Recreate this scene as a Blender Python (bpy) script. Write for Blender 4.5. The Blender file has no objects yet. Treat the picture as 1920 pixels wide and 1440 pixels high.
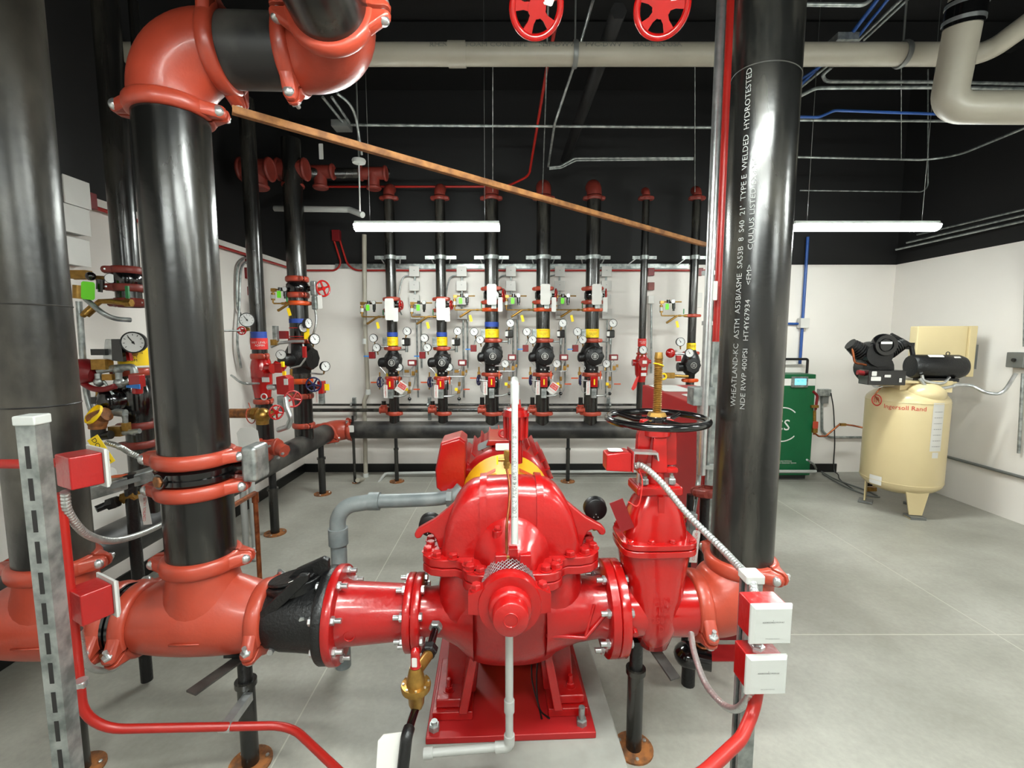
import bpy, bmesh, math, random
from mathutils import Vector, Matrix
random.seed(7)
C = bpy.context.scene.collection
scn = bpy.context.scene
R_ = math.radians; PI = math.pi
# ---------------- camera ----------------
FPX = 870.0; PIT = math.atan(88/FPX); HC = 1.6
cd = bpy.data.cameras.new('camera'); cam = bpy.data.objects.new('camera', cd); C.objects.link(cam)
cam.location = (0, 0, HC); cam.rotation_euler = (PI/2-PIT, 0, 0)
cd.sensor_width = 36; cd.lens = FPX/1920*36; cd.clip_start = 0.02
scn.camera = cam
def P(x, y, Y):
    dx = (x-960)/FPX; dz = (720-y)/FPX
    d = Vector((dx, math.cos(PIT)+dz*math.sin(PIT), -math.sin(PIT)+dz*math.cos(PIT)))
    return Vector((0, 0, HC))+d*(Y/d.y)
# ---------------- world, exposure ----------------
w = bpy.data.worlds.new('world'); scn.world = w; w.use_nodes = True
w.node_tree.nodes['Background'].inputs[0].default_value = (0.9, 0.95, 1, 1)
w.node_tree.nodes['Background'].inputs[1].default_value = 0.2
scn.view_settings.view_transform = 'Standard'
try: scn.view_settings.look = 'None'
except Exception: pass
scn.view_settings.gamma = 1; scn.view_settings.use_curve_mapping = False
scn.view_settings.exposure = 2.05
scn.cycles.use_denoising = True
scn.cycles.max_bounces = 8; scn.cycles.diffuse_bounces = 5
LAMP = 30.0        # emission strength of the strip-light lenses
# ---------------- materials ----------------
def lin(c): return tuple(((v/255)/12.92 if v/255 <= .04045 else ((v/255+.055)/1.055)**2.4) for v in c)+(1,)
def M(name, rgb, rough=.5, metal=0, var=.15, scale=8, bump=0, bscale=60, coat=0, emit=0, rgb2=None, stretch=None, detail=4, spec=.5, lo=.35, hi=.65):
    m = bpy.data.materials.new(name); m.use_nodes = True
    nt = m.node_tree; b = nt.nodes['Principled BSDF']
    a = lin(rgb); b.inputs['Roughness'].default_value = rough; b.inputs['Metallic'].default_value = metal
    b.inputs['Specular IOR Level'].default_value = spec
    if coat: b.inputs['Coat Weight'].default_value = coat; b.inputs['Coat Roughness'].default_value = .12
    if emit:
        b.inputs['Emission Color'].default_value = a; b.inputs['Emission Strength'].default_value = emit
    tc = nt.nodes.new('ShaderNodeTexCoord'); mp = nt.nodes.new('ShaderNodeMapping')
    nt.links.new(tc.outputs['Object'], mp.inputs[0])
    if stretch: mp.inputs['Scale'].default_value = stretch
    n = nt.nodes.new('ShaderNodeTexNoise'); n.inputs['Scale'].default_value = scale; n.inputs['Detail'].default_value = detail
    nt.links.new(mp.outputs[0], n.inputs['Vector'])
    r = nt.nodes.new('ShaderNodeValToRGB'); r.color_ramp.elements[0].position = lo; r.color_ramp.elements[1].position = hi
    a2 = lin(rgb2) if rgb2 else tuple(v*(1-var) for v in a[:3])+(1,)
    r.color_ramp.elements[0].color = a2; r.color_ramp.elements[1].color = a
    nt.links.new(n.outputs[0], r.inputs[0]); nt.links.new(r.outputs[0], b.inputs['Base Color'])
    if bump:
        n2 = nt.nodes.new('ShaderNodeTexNoise'); n2.inputs['Scale'].default_value = bscale
        nt.links.new(tc.outputs['Object'], n2.inputs['Vector'])
        bp = nt.nodes.new('ShaderNodeBump'); bp.inputs['Strength'].default_value = bump; bp.inputs['Distance'].default_value = .01
        nt.links.new(n2.outputs[0], bp.inputs['Height']); nt.links.new(bp.outputs[0], b.inputs['Normal'])
    return m
m_pipe = M('black_pipe', (15, 15, 14), .24, 0, rgb2=(52, 50, 45), scale=11, stretch=(1, 1, .18), detail=10, lo=.36, hi=.56, bump=.05, bscale=30, spec=.6)
m_oldpipe = M('weathered_pipe', (26, 25, 23), .33, .1, rgb2=(84, 80, 72), scale=5, stretch=(1, 1, .5), detail=12, lo=.3, hi=.58, bump=.08, bscale=40)
m_header = M('header_pipe', (28, 27, 27), .45, 0, rgb2=(88, 85, 80), scale=4, detail=12, lo=.3, hi=.56)
m_gloss = M('gloss_black', (8, 8, 9), .16, 0, spec=.6, coat=.4)
m_cast = M('black_casting', (13, 13, 14), .4, 0, bump=.25, bscale=90)
m_or = M('orange_enamel', (166, 62, 42), .38, 0, var=.12, scale=10, bump=.06, bscale=70, coat=.15)
m_or2 = M('dull_and_shaded_orange', (120, 42, 32), .5, 0, var=.2, scale=14, bump=.1)  # darker orange; on fittings near the ceiling it stands in for shade
m_amber = M('amber_orange', (200, 72, 16), .4)
m_red = M('pump_red', (160, 12, 12), .32, 0, var=.12, scale=6, bump=.14, bscale=55, coat=.35)
m_vred = M('valve_red', (165, 14, 12), .22, 0, var=.1, bump=.03, coat=.6)
m_base = M('faded_red', (158, 24, 26), .5, 0, rgb2=(150, 14, 16), scale=5, bump=.05)
m_cab = M('cabinet_red', (158, 12, 18), .4, 0, var=.06)
m_condr = M('conduit_red', (160, 28, 20), .38, 0, var=.12)
m_dkred = M('dark_red', (115, 10, 16), .45)
m_zinc = M('zinc', (205, 208, 208), .28, .85, var=.2, scale=30)
m_galv = M('galvanised', (176, 180, 178), .38, .7, rgb2=(120, 126, 124), scale=22, detail=8, bump=.03)
m_flex = M('flex_steel', (200, 202, 200), .3, .8, var=.2)
m_steel = M('grey_steel', (120, 122, 120), .45, .4)
m_brass = M('brass', (168, 128, 62), .35, .75, var=.35, scale=40)
m_copper = M('copper', (170, 98, 58), .38, .75, rgb2=(120, 62, 36), scale=25)
m_rust = M('rusty_plate', (158, 98, 48), .7, .2, rgb2=(92, 60, 38), scale=30)
m_rust2 = M('rusty_angle', (172, 118, 66), .7, .1, rgb2=(120, 78, 44), scale=18)
m_pvc = M('white_pvc', (165, 166, 162), .35, 0, var=.05)
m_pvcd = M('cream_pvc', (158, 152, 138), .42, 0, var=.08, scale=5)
m_grey = M('grey_pvc', (128, 134, 134), .4, 0, rgb2=(100, 108, 110), scale=9)
m_white = M('white_plastic', (190, 192, 188), .45, 0, var=.04)
m_box = M('grey_box', (205, 203, 198), .5, 0, var=.05)
m_paper = M('paper_tag', (205, 203, 198), .7, 0, var=.04)
m_yel = M('yellow_sign', (246, 208, 10), .5, 0, var=.04)
m_yel2 = M('yellow_guard', (236, 178, 16), .38, 0, var=.08)
m_green = M('tag_green', (110, 220, 40), .5, 0, var=.05)
m_dgreen = M('handle_green', (22, 120, 60), .5)
m_blue = M('blue_tape', (34, 66, 150), .55, 0, var=.1)
m_lblue = M('blue_lever', (40, 120, 200), .45)
m_navy = M('navy_wheel', (16, 22, 66), .35)
m_conb = M('conduit_blue', (34, 78, 150), .4)
m_ink = M('ink', (30, 28, 28), .6)
m_wink = M('white_ink', (120, 120, 118), .6)
m_rink = M('red_ink', (205, 40, 34), .6)
m_cream = M('cream_enamel', (208, 190, 146), .36, 0, var=.06, scale=3, coat=.2)
m_cab_g = M('cabinet_green', (6, 84, 48), .4, 0, var=.06)
m_concp = M('pad_concrete', (148, 148, 141), .8, 0, rgb2=(134, 133, 127), scale=9, bump=.06)
m_wall = M('wall_paint', (226, 221, 215), .75, 0, var=.04, scale=1.5)
m_ceil = M('black_wall_paint', (6, 5, 6), .7, 0, var=.2, scale=3)
m_bb = M('black_vinyl', (9, 9, 10), .42)
m_lamp = M('lamp_lens', (248, 255, 250), .5, emit=LAMP)
m_lcd = M('lcd_glow', (90, 170, 220), .4, emit=.6)
m_card = M('cardboard', (170, 128, 84), .7)
m_glass = M('dial_white', (205, 205, 203), .3, 0, var=.02, coat=.6)
def floor_mat():
    m = bpy.data.materials.new('sealed_concrete'); m.use_nodes = True; nt = m.node_tree; b = nt.nodes['Principled BSDF']
    g = nt.nodes.new('ShaderNodeNewGeometry'); L = nt.links.new; N = nt.nodes.new
    def noise(s, d=6):
        n = N('ShaderNodeTexNoise'); n.inputs['Scale'].default_value = s; n.inputs['Detail'].default_value = d; n.inputs['Roughness'].default_value = .6
        L(g.outputs['Position'], n.inputs['Vector']); return n
    n1 = noise(1.3); r1 = N('ShaderNodeValToRGB'); r1.color_ramp.elements[0].position = .35; r1.color_ramp.elements[1].position = .66
    r1.color_ramp.elements[0].color = lin((134, 132, 123)); r1.color_ramp.elements[1].color = lin((164, 162, 153)); L(n1.outputs[0], r1.inputs[0])
    n2 = noise(40, 8); r2 = N('ShaderNodeValToRGB'); r2.color_ramp.elements[0].position = .3; r2.color_ramp.elements[1].position = .7
    r2.color_ramp.elements[0].color = (.86, .86, .86, 1); r2.color_ramp.elements[1].color = (1, 1, 1, 1); L(n2.outputs[0], r2.inputs[0])
    mx = N('ShaderNodeMix'); mx.data_type = 'RGBA'; mx.blend_type = 'MULTIPLY'; mx.inputs[0].default_value = 1
    L(r1.outputs[0], mx.inputs[6]); L(r2.outputs[0], mx.inputs[7])
    # dusty saw-cut joints
    sep = N('ShaderNodeSeparateXYZ'); L(g.outputs['Position'], sep.inputs[0]); last = None
    def mth(op, a, b2=None):
        n = N('ShaderNodeMath'); n.operation = op
        for i, v in enumerate((a, b2)):
            if v is None: continue
            if isinstance(v, (int, float)): n.inputs[i].default_value = v
            else: L(v, n.inputs[i])
        return n.outputs[0]
    for ax, v in ((1, 4.99), (1, 2.36), (1, -.3), (0, 2.62), (0, -.9)):
        d = mth('LESS_THAN', mth('ABSOLUTE', mth('SUBTRACT', sep.outputs[ax], v)), .004 if ax else .003)
        last = d if last is None else mth('MAXIMUM', last, d)
    j = mth('MULTIPLY', last, .45)
    mx2 = N('ShaderNodeMix'); mx2.data_type = 'RGBA'; L(j, mx2.inputs[0]); L(mx.outputs[2], mx2.inputs[6]); mx2.inputs[7].default_value = lin((205, 200, 188))
    L(mx2.outputs[2], b.inputs['Base Color'])
    rr = N('ShaderNodeMapRange'); rr.inputs[3].default_value = .32; rr.inputs[4].default_value = .6; L(n1.outputs[0], rr.inputs[0]); L(rr.outputs[0], b.inputs['Roughness'])
    return m
m_floor = floor_mat()
# ---------------- geometry helpers ----------------
def V(*a): return Vector(a[0]) if len(a) == 1 else Vector(a)
X_, Y_, Z_ = V(1, 0, 0), V(0, 1, 0), V(0, 0, 1)
def frame(ax):
    ax = V(ax).normalized(); h = Z_ if abs(ax.z) < .9 else X_
    u = ax.cross(h).normalized(); return u, ax.cross(u).normalized(), ax
class MB:
    def __init__(s): s.v = []; s.f = []; s.sm = []
    def add(s, vs, fs, smooth=True):
        k = len(s.v); s.v += [V(q) for q in vs]; s.f += [tuple(i+k for i in f) for f in fs]; s.sm += [smooth]*len(fs); return s
    def rings(s, rs, closed=False, caps=True, smooth=True):
        n = len(rs[0]); vs = [p for r in rs for p in r]; fs = []; m = len(rs)
        for i in range(m if closed else m-1):
            a = i*n; b = ((i+1) % m)*n
            for j in range(n): fs.append((a+j, a+(j+1) % n, b+(j+1) % n, b+j))
        s.add(vs, fs, smooth)
        if caps and not closed:
            s.add(rs[0], [tuple(range(n))[::-1]], False); s.add(rs[-1], [tuple(range(n))], False)
        return s
    def lathe(s, prof, o, ax, n=28, a0=0, a1=2*PI, sx=1, sy=1, ux=None, smooth=True):
        # prof: (t along axis, radius); consecutive equal points split the shading
        u, v, ax = frame(ax); o = V(o)
        if ux is not None: u = V(ux).normalized(); v = ax.cross(u)
        full = abs(a1-a0-2*PI) < 1e-6; k = n if full else n+1
        segs = [[prof[0]]]
        for q in prof[1:]:
            if q == segs[-1][-1]: segs.append([q])
            else: segs[-1].append(q)
        for sg in segs:
            rs = [[o+ax*t+(u*math.cos(a0+(a1-a0)*j/n)*sx+v*math.sin(a0+(a1-a0)*j/n)*sy)*max(r, 1e-5) for j in range(k)] for t, r in sg]
            vs = [p for r in rs for p in r]; fs = []
            for i in range(len(rs)-1):
                for j in range(n if full else k-1): fs.append((i*k+j, i*k+(j+1) % k, (i+1)*k+(j+1) % k, (i+1)*k+j))
            s.add(vs, fs, smooth)
        return s
    def cyl(s, a, b, r, r1=None, n=20, caps=True):
        a, b = V(a), V(b); d = b-a; L = d.length; r1 = r if r1 is None else r1
        pr = [(0, 0), (0, r), (0, r), (L, r1), (L, r1), (L, 0)] if caps else [(0, r), (L, r1)]
        return s.lathe(pr, a, d, n)
    def disc(s, c, ax, r, t, n=28, bev=.15):
        b = min(t, r)*bev
        return s.lathe([(-t/2, 0), (-t/2, r-b), (-t/2, r-b), (-t/2+b, r), (-t/2+b, r), (t/2-b, r), (t/2-b, r), (t/2, r-b), (t/2, r-b), (t/2, 0)], c, ax, n)
    def hexp(s, c, ax, r, h):
        c = V(c); u, v, ax = frame(ax)
        rs = [[c+ax*t+(u*math.cos(PI/3*j)+v*math.sin(PI/3*j))*q for j in range(6)] for t, q in ((0, r), (h*.8, r), (h, r*.85))]
        return s.rings(rs, smooth=False)
    def box(s, c, sz, u=None, v=None, smooth=False):
        c = V(c); u = V(u).normalized() if u is not None else X_; v = V(v).normalized() if v is not None else Y_; w = u.cross(v)
        hx, hy, hz = [q/2 for q in sz]
        vs = [c+u*a*hx+v*b*hy+w*d*hz for a in (-1, 1) for b in (-1, 1) for d in (-1, 1)]
        return s.add(vs, [(0, 1, 3, 2), (4, 6, 7, 5), (0, 4, 5, 1), (2, 3, 7, 6), (0, 2, 6, 4), (1, 5, 7, 3)], False)
    def prism(s, poly, o, u, v, w, smooth=False):
        # polygon in (u, v), extruded along vector w (its length included)
        o, u, v, w = V(o), V(u), V(v), V(w); n = len(poly)
        a = [o+u*p[0]+v*p[1] for p in poly]; b = [q+w for q in a]
        s.add(a+b, [tuple(range(n))[::-1], tuple(range(n, 2*n))], False)
        s.add(a+b, [(i, (i+1) % n, n+(i+1) % n, n+i) for i in range(n)], smooth); return s
    def tube(s, pts, r, n=12, fil=0, caps=True, radii=None):
        pts = path(pts, fil); rs = []; m = len(pts); T = []
        for i in range(m):
            d = (pts[min(i+1, m-1)]-pts[max(i-1, 0)]); T.append(d.normalized())
        u = frame(T[0])[0]
        for i in range(m):
            u = (u-T[i]*u.dot(T[i])).normalized(); v = T[i].cross(u); q = radii(i) if radii else r
            rs.append([pts[i]+(u*math.cos(2*PI*j/n)+v*math.sin(2*PI*j/n))*q for j in range(n)])
        return s.rings(rs, caps=caps)
    def torus(s, c, ax, R, r, n=40, m=12, a0=0, a1=2*PI, sr=1, ux=None):
        u, v, ax = frame(ax); c = V(c)
        if ux is not None: u = V(ux).normalized(); v = ax.cross(u)
        full = abs(a1-a0-2*PI) < 1e-6; rs = []
        for i in range(n if full else n+1):
            a = a0+(a1-a0)*i/n; d = u*math.cos(a)+v*math.sin(a)
            rs.append([c+d*(R+r*math.cos(2*PI*j/m))+ax*r*sr*math.sin(2*PI*j/m) for j in range(m)])
        return s.rings(rs, closed=full)
    def ball(s, c, r, n=20, sc=(1, 1, 1)):
        c = V(c); rs = []
        for i in range(1, n//2):
            t = PI*i/(n//2); rs.append([c+V(math.sin(t)*math.cos(2*PI*j/n)*r*sc[0], math.sin(t)*math.sin(2*PI*j/n)*r*sc[1], math.cos(t)*r*sc[2]) for j in range(n)])
        k = s.rings(rs, caps=False)
        s.add([c+V(0, 0, r*sc[2])]+rs[0], [(0, 1+(j+1) % n, 1+j) for j in range(n)]); s.add([c-V(0, 0, r*sc[2])]+rs[-1], [(0, 1+j, 1+(j+1) % n) for j in range(n)]); return s
    def build(s, name, mat, parent=None, bevel=0, sub=0, label=None):
        me = bpy.data.meshes.new(name)
        off = V(0, 0, 0); q = parent
        while q is not None: off = off+q.location; q = q.parent
        me.from_pydata([tuple(p-off) for p in s.v], [], s.f)
        me.polygons.foreach_set('use_smooth', s.sm); me.update()
        bm = bmesh.new(); bm.from_mesh(me); bmesh.ops.remove_doubles(bm, verts=bm.verts, dist=1e-6)
        bmesh.ops.recalc_face_normals(bm, faces=bm.faces)
        for e in bm.edges:
            if len(e.link_faces) == 2 and e.calc_face_angle(0) > .9: e.smooth = False
        bm.to_mesh(me); bm.free()
        o = bpy.data.objects.new(name, me); C.objects.link(o)
        if mat: me.materials.append(mat)
        if parent: o.parent = parent
        if bevel:
            b = o.modifiers.new('bevel', 'BEVEL'); b.width = bevel; b.segments = 2; b.limit_method = 'ANGLE'; b.angle_limit = .7
            for pl in me.polygons: pl.use_smooth = True
            b.harden_normals = True
        if sub:
            b = o.modifiers.new('sub', 'SUBSURF'); b.levels = sub; b.render_levels = sub
            for pl in me.polygons: pl.use_smooth = True
        if label: o['label'] = label
        return o
def path(pts, fil):
    pts = [V(p) for p in pts]
    if not fil or len(pts) < 3: return pts
    out = [pts[0]]
    for i in range(1, len(pts)-1):
        a, b, c = pts[i-1], pts[i], pts[i+1]; d0 = (a-b); d1 = (c-b)
        ang = d0.angle(d1, PI)
        if PI-ang < .02: out.append(b); continue
        R = fil[i-1] if isinstance(fil, (list, tuple)) else fil
        t = min(R/math.tan(ang/2), d0.length*.49, d1.length*.49); p0 = b+d0.normalized()*t; p1 = b+d1.normalized()*t
        k = max(4, int((PI-ang)/.16))
        for j in range(k+1):
            q = j/k; w0 = (1-q)**2; w1 = 2*q*(1-q)*.98; w2 = q*q
            # rational quadratic: a true arc
            wm = math.sin(ang/2); den = w0+2*q*(1-q)*wm+w2
            out.append((p0*w0+b*(2*q*(1-q)*wm)+p1*w2)/den)
    out.append(pts[-1]); return out
def smoothpath(pts, k=8):
    pts = [V(p) for p in pts]; P0 = [pts[0]*2-pts[1]]+pts+[pts[-1]*2-pts[-2]]; out = []
    for i in range(1, len(P0)-2):
        a, b, c, d = P0[i-1:i+3]
        for j in range(k):
            t = j/k; out.append(.5*((2*b)+(c-a)*t+(2*a-5*b+4*c-d)*t*t+(3*b-a-3*c+d)*t**3))
    out.append(pts[-1]); return out
def thing(name, label, cat, loc=(0, 0, 0), group=None):
    o = bpy.data.objects.new(name, None); C.objects.link(o); o.location = loc; o.empty_display_size = .05
    return tg(o, label, cat, group)
def tg(o, label, cat, group=None, kind=None):
    if label: o['label'] = label
    if cat: o['category'] = cat
    if group: o['group'] = group
    if kind: o['kind'] = kind
    return o
def one(name, mb, mat, label, cat, group=None, loc=None, **k):
    # a thing that is a single mesh; origin moved to its base
    c = sum(mb.v, V(0, 0, 0))/len(mb.v); zb = min(q.z for q in mb.v); o0 = V(c.x, c.y, zb)
    mb.v = [q-o0 for q in mb.v]; o = mb.build(name, mat, **k); o.location = o0
    return tg(o, label, cat, group)
def struct(name, mb, mat, **k):
    o = mb.build(name, mat, **k); o['kind'] = 'structure'; return o
def text(body, size, fn, name, mat, parent=None, align='CENTER', sx=1):
    cu = bpy.data.curves.new('t', 'FONT'); cu.body = body; cu.size = size; cu.align_x = align; cu.align_y = 'CENTER'; cu.resolution_u = 2
    ob = bpy.data.objects.new('t', cu); C.objects.link(ob)
    dg = bpy.context.evaluated_depsgraph_get(); me = bpy.data.meshes.new_from_object(ob.evaluated_get(dg))
    vs = [fn(v.co.x*sx, v.co.y) for v in me.vertices]; fs = [tuple(p.vertices) for p in me.polygons]
    bpy.data.objects.remove(ob); bpy.data.curves.remove(cu); bpy.data.meshes.remove(me)
    b = MB(); b.add(vs, fs, False); return b.build(name, mat, parent)
def plane_fn(o, u, v, eps=.0012):
    o = V(o); u = V(u).normalized(); v = V(v).normalized(); n = u.cross(v)*eps
    return lambda x, y: o+u*x+v*y+n
def cyl_fn(o, r, ang0, up=True, eps=.0015):
    # text running up a vertical pipe: x of the text goes up (z), y goes round the pipe
    o = V(o); r += eps
    def f(x, y):
        a = ang0-y/r
        return o+V(math.cos(a)*r, math.sin(a)*r, x)
    def g(x, y):
        a = ang0+x/r
        return o+V(math.cos(a)*r, math.sin(a)*r, y)
    return f if up else g
# ---------------- reusable components (each makes ONE top-level thing) ----------------
def pipe(p0, p1, r, label, mat=None, name='steel_pipe', cat='pipe', n=40, group=None):
    return one(name, MB().cyl(p0, p1, r, n=n), mat or m_pipe, label, cat, group)
def conduit(pts, r, label, mat=None, name='conduit', cat='conduit', fil=.08, n=12, group=None):
    return one(name, MB().tube(pts, r, n=n, fil=fil), mat or m_galv, label, cat, group)
def flexc(pts, r, label, mat=None, name='flexible_conduit', cat='conduit', pitch=.011, n=14):
    sp = smoothpath(pts, 14); L = [0]
    for i in range(1, len(sp)): L.append(L[-1]+(sp[i]-sp[i-1]).length)
    m = int(L[-1]/pitch*4); out = []; k = 0
    for i in range(m+1):
        t = L[-1]*i/m
        while k < len(L)-2 and L[k+1] < t: k += 1
        q = (t-L[k])/max(L[k+1]-L[k], 1e-9); out.append(sp[k].lerp(sp[k+1], q))
    return one(name, MB().tube(out, r, n=n, radii=lambda i: r*(1, .97, .84, .97)[i % 4]), mat or m_flex, label, cat)
def coupling(c, ax, R, L, label, w=None, mat=None, th=None, name='grooved_coupling', long=1.0, flip=1, group=None, simple=False):
    c = V(c); ax = V(ax).normalized(); L = V(L); L = (L-ax*L.dot(ax)).normalized(); B = ax.cross(L)*flip
    w = w or (.05 if R > .09 else .042); th = th or (.021 if R > .09 else .014); mat = mat or m_or
    t = thing(name, label, 'pipe coupling', c, group)
    nn = 48 if not simple else 24; h = w/2; g = .006
    prof = [(-h, R-.001), (-h, R+th*.45), (-h*.86, R+th*.72), (-h*.55, R+th*.95), (0, R+th*1.05), (h*.55, R+th*.95), (h*.86, R+th*.72), (h, R+th*.45), (h, R-.001)]
    for k, sg in ((0, 1), (1, -1)):
        mb = MB(); a = math.asin(g/(R+th))
        mb.lathe(prof, c, ax, nn//2, (a if k == 0 else PI+a), (PI-a if k == 0 else 2*PI-a), ux=L)
        for s in (1, -1):
            # ear: tapers back into the ring
            e0 = R*.97; e1 = R+th+(.044 if R > .09 and not simple else .030)*long; hh = w*.42; rs = []
            for b, q in ((g, 1), (g+.012, 1), (g+.022, .8), (g+.058 if R > .09 else g+.035, .1)):
                x1 = e0+(e1-e0)*q; x0 = math.sqrt(max((R-.004)**2-b*b, 1e-6))
                x0 = min(x0, x1-.002)
                po = [(x0, -hh), (x1-hh*.7, -hh), (x1-hh*.2, -hh*.7), (x1, 0), (x1-hh*.2, hh*.7), (x1-hh*.7, hh), (x0, hh)]
                rs.append([c+L*s*p[0]+ax*p[1]+B*sg*flip*b for p in po])
            mb.rings(rs, smooth=False)
        mb.build('housing', mat, t, bevel=.002 if not simple else 0)
    rb = .0105 if R > .09 else .006; le = R+th+(.022 if R > .09 and not simple else .012)*long
    if simple: rb = .006
    for s in (1, -1):
        q = c+L*s*le; bl = .042 if R > .09 else .026
        b = MB().cyl(q-B*bl*.8, q+B*bl*1.25, rb*.72, n=10).lathe([(0, rb*1.7), (.006, rb*1.7), (.012, rb*1.2), (.015, 0)], q-B*bl*.55, -B, 16).cyl(q-B*bl*.56, q-B*bl*.5, rb*1.7, n=12)
        bo = b.build('bolt', m_zinc, t)
        if not simple: MB().hexp(q+B*bl*.5, B, rb*1.75, .012).build('nut', m_zinc, bo)
    return t
def hexbolts(mb, pts, ax, r, h, stud=0):
    for p in pts:
        mb.hexp(p, ax, r, h)
        if stud: mb.cyl(V(p), V(p)+V(ax).normalized()*(h+stud), r*.55, n=8)
def gauge(c, nrm, r, label, stem=None, rim=None, back=False, group=None, mark=True, face_ang=0):
    c = V(c); nrm = V(nrm).normalized(); t = thing('pressure_gauge', label, 'gauge', c, group)
    u = nrm.cross(Z_).normalized(); v = u.cross(nrm)  # u to the viewer's left
    d = r*.65
    MB().lathe([(-d, 0), (-d, r*.9), (-d*.9, r*.97), (0, r), (0, r), (d*.12, r*1.02), (d*.12, r*.9), (0, r*.9)], c, nrm, 28).build('case', m_bb if rim is None else rim, t)
    MB().lathe([(.0, .0), (.0, r*.92)], c+nrm*.002, nrm, 28).build('dial', m_glass, t)
    if mark:
        b = MB(); nd = (v*math.cos(.6)+u*math.sin(.6)); b.box(c+nrm*.004+nd*r*.22, (r*.09, .001, r*.85), u=nd.cross(nrm), v=nrm)
        b.lathe([(0, 0), (0, r*.12)], c+nrm*.0045, nrm, 10)
        for i in range(9):
            a = -2.2+i*.55; dd = v*math.cos(a)+u*math.sin(a); b.box(c+nrm*.0035+dd*r*.72, (r*.05, .001, r*.16), u=dd.cross(nrm), v=nrm)
        b.build('pointer', m_ink, t)
    if stem is not None:
        s = V(stem); q = c-nrm*d*.5; MB().cyl(q, s, r*.14, n=10).hexp(q+(s-q).normalized()*r*.95, s-q, r*.22, r*.3).build('stem', m_brass, t)
    return t
def plate(c, u, v, w, h, th, mat, label, cat='tag', name='hanging_tag', group=None, parent=None, corner=0):
    c = V(c); u = V(u).normalized(); v = V(v).normalized(); n = u.cross(v)
    k = corner or min(w, h)*.12
    po = [(-w/2+k, -h/2), (w/2-k, -h/2), (w/2, -h/2+k), (w/2, h/2-k), (w/2-k, h/2), (-w/2+k, h/2), (-w/2, h/2-k), (-w/2, -h/2+k)]
    mb = MB().prism(po, c-n*th/2, u, v, n*th)
    if parent is not None: return mb.build(name, mat, parent)
    return one(name, mb, mat, label, cat, group)
def bevbox(c, sz, mat, label, cat, name, u=None, v=None, bev=.003, group=None):
    return one(name, MB().box(c, sz, u, v), mat, label, cat, group, bevel=bev)
def handwheel(mb, c, ax, R, r, hub, spokes=4, a0=.4, dish=0, sw=1.6):
    c = V(c); u, v, ax = frame(ax); mb.torus(c, ax, R, r, 48, 12)
    mb.lathe([(-hub*.6-dish, 0), (-hub*.6-dish, hub), (-hub*.6-dish, hub), (hub*.6-dish, hub), (hub*.6-dish, hub), (hub*.6-dish, 0)], c, ax, 20)
    for i in range(spokes):
        a = a0+2*PI*i/spokes; d = u*math.cos(a)+v*math.sin(a); mb.tube([c-ax*dish+d*hub*.6, c-ax*dish*.7+d*R*.5, c+d*R], r*.7*sw, n=8, fil=R*.3)
    return mb
def copy_tree(o, dx, parent=None):
    c = o.copy(); C.objects.link(c); c.parent = parent
    if parent is None: c.location = o.location+V(dx)
    for ch in list(o.children): copy_tree(ch, dx, c)
    return c
# ================= room shell =================
XL, XR, YB, YF, ZW, ZC = -2.47, 4.38, 5.4, -3.2, 2.42, 4.3
struct('floor', MB().box((0.955, 1.1, -.05), (6.95, 8.7, .1)), m_floor)
struct('ceiling', MB().box((0.955, 1.1, ZC+.05), (6.95, 8.7, .1)), m_ceil)
def wallp(nm, c, sz, mat): struct(nm, MB().box(c, sz), mat)
for nm, z0, z1, mt in (('', 0, ZW, m_wall), ('_upper', ZW, ZC, m_ceil)):
    zc_, zh = (z0+z1)/2, z1-z0
    wallp('wall_back'+nm, (.955, YB+.05, zc_), (XR-XL+.2, .1, zh), mt)
    wallp('wall_front'+nm, (.955, YF-.05, zc_), (XR-XL+.2, .1, zh), mt)
    wallp('wall_left'+nm, (XL-.05, (YB+YF)/2, zc_), (.1, YB-YF, zh), mt)
    wallp('wall_right'+nm, (XR+.05, (YB+YF)/2, zc_), (.1, YB-YF, zh), mt)
struct('baseboard_back', MB().box(((XL+3.86)/2, YB-.006, .052), (3.86-XL, .012, .1)), m_bb)
struct('baseboard_left', MB().box((XL+.006, (YB+YF)/2, .052), (.012, YB-YF-.05, .1)), m_bb)
# open web joists / beams under the black deck
for i, y in enumerate((4.3, 2.55, .8, -1.0)):
    struct('trim_%d' % (i+1), MB().box((.955, y, ZC-.12), (XR-XL, .09, .2)), m_ceil)
# ================= strip lights =================
def striplight(c, L, label, rot=False):
    c = V(c); u = Y_ if rot else X_; v = X_ if rot else Y_
    t = thing('strip_light', label, 'light fixture', c, 'suspended strip lights')
    MB().prism([(-.05, .03), (-.035, .055), (.035, .055), (.05, .03)], c-u*L/2, v, Z_, u*L).build('housing', m_white, t)
    po = [(.055*math.cos(a)*1.0, -.045*math.sin(a)+.028) for a in [PI*i/10 for i in range(11)]]
    MB().prism(po, c-u*(L/2-.012), v, Z_, u*(L-.024), smooth=True).build('lens', m_lamp, t)
    for s in (-1, 1):
        MB().prism(po, c+u*s*(L/2-.012), v, Z_, u*s*.014).build('end_cap', m_lamp, t)
        MB().tube([c+u*s*L*.4+Z_*.05, c+u*s*L*.4+V(0, 0, ZC-c.z)], .0022, n=5).build('hanger_wire', m_steel, t)
    return t
LZ = 2.44
striplight((-.66, 3.73, LZ), 1.12, 'lit white strip light over the left side of the riser row on the back wall')
striplight((2.75, 3.73, LZ), 1.12, 'lit white strip light in front of the back right corner, right of the tall pipe')
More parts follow.
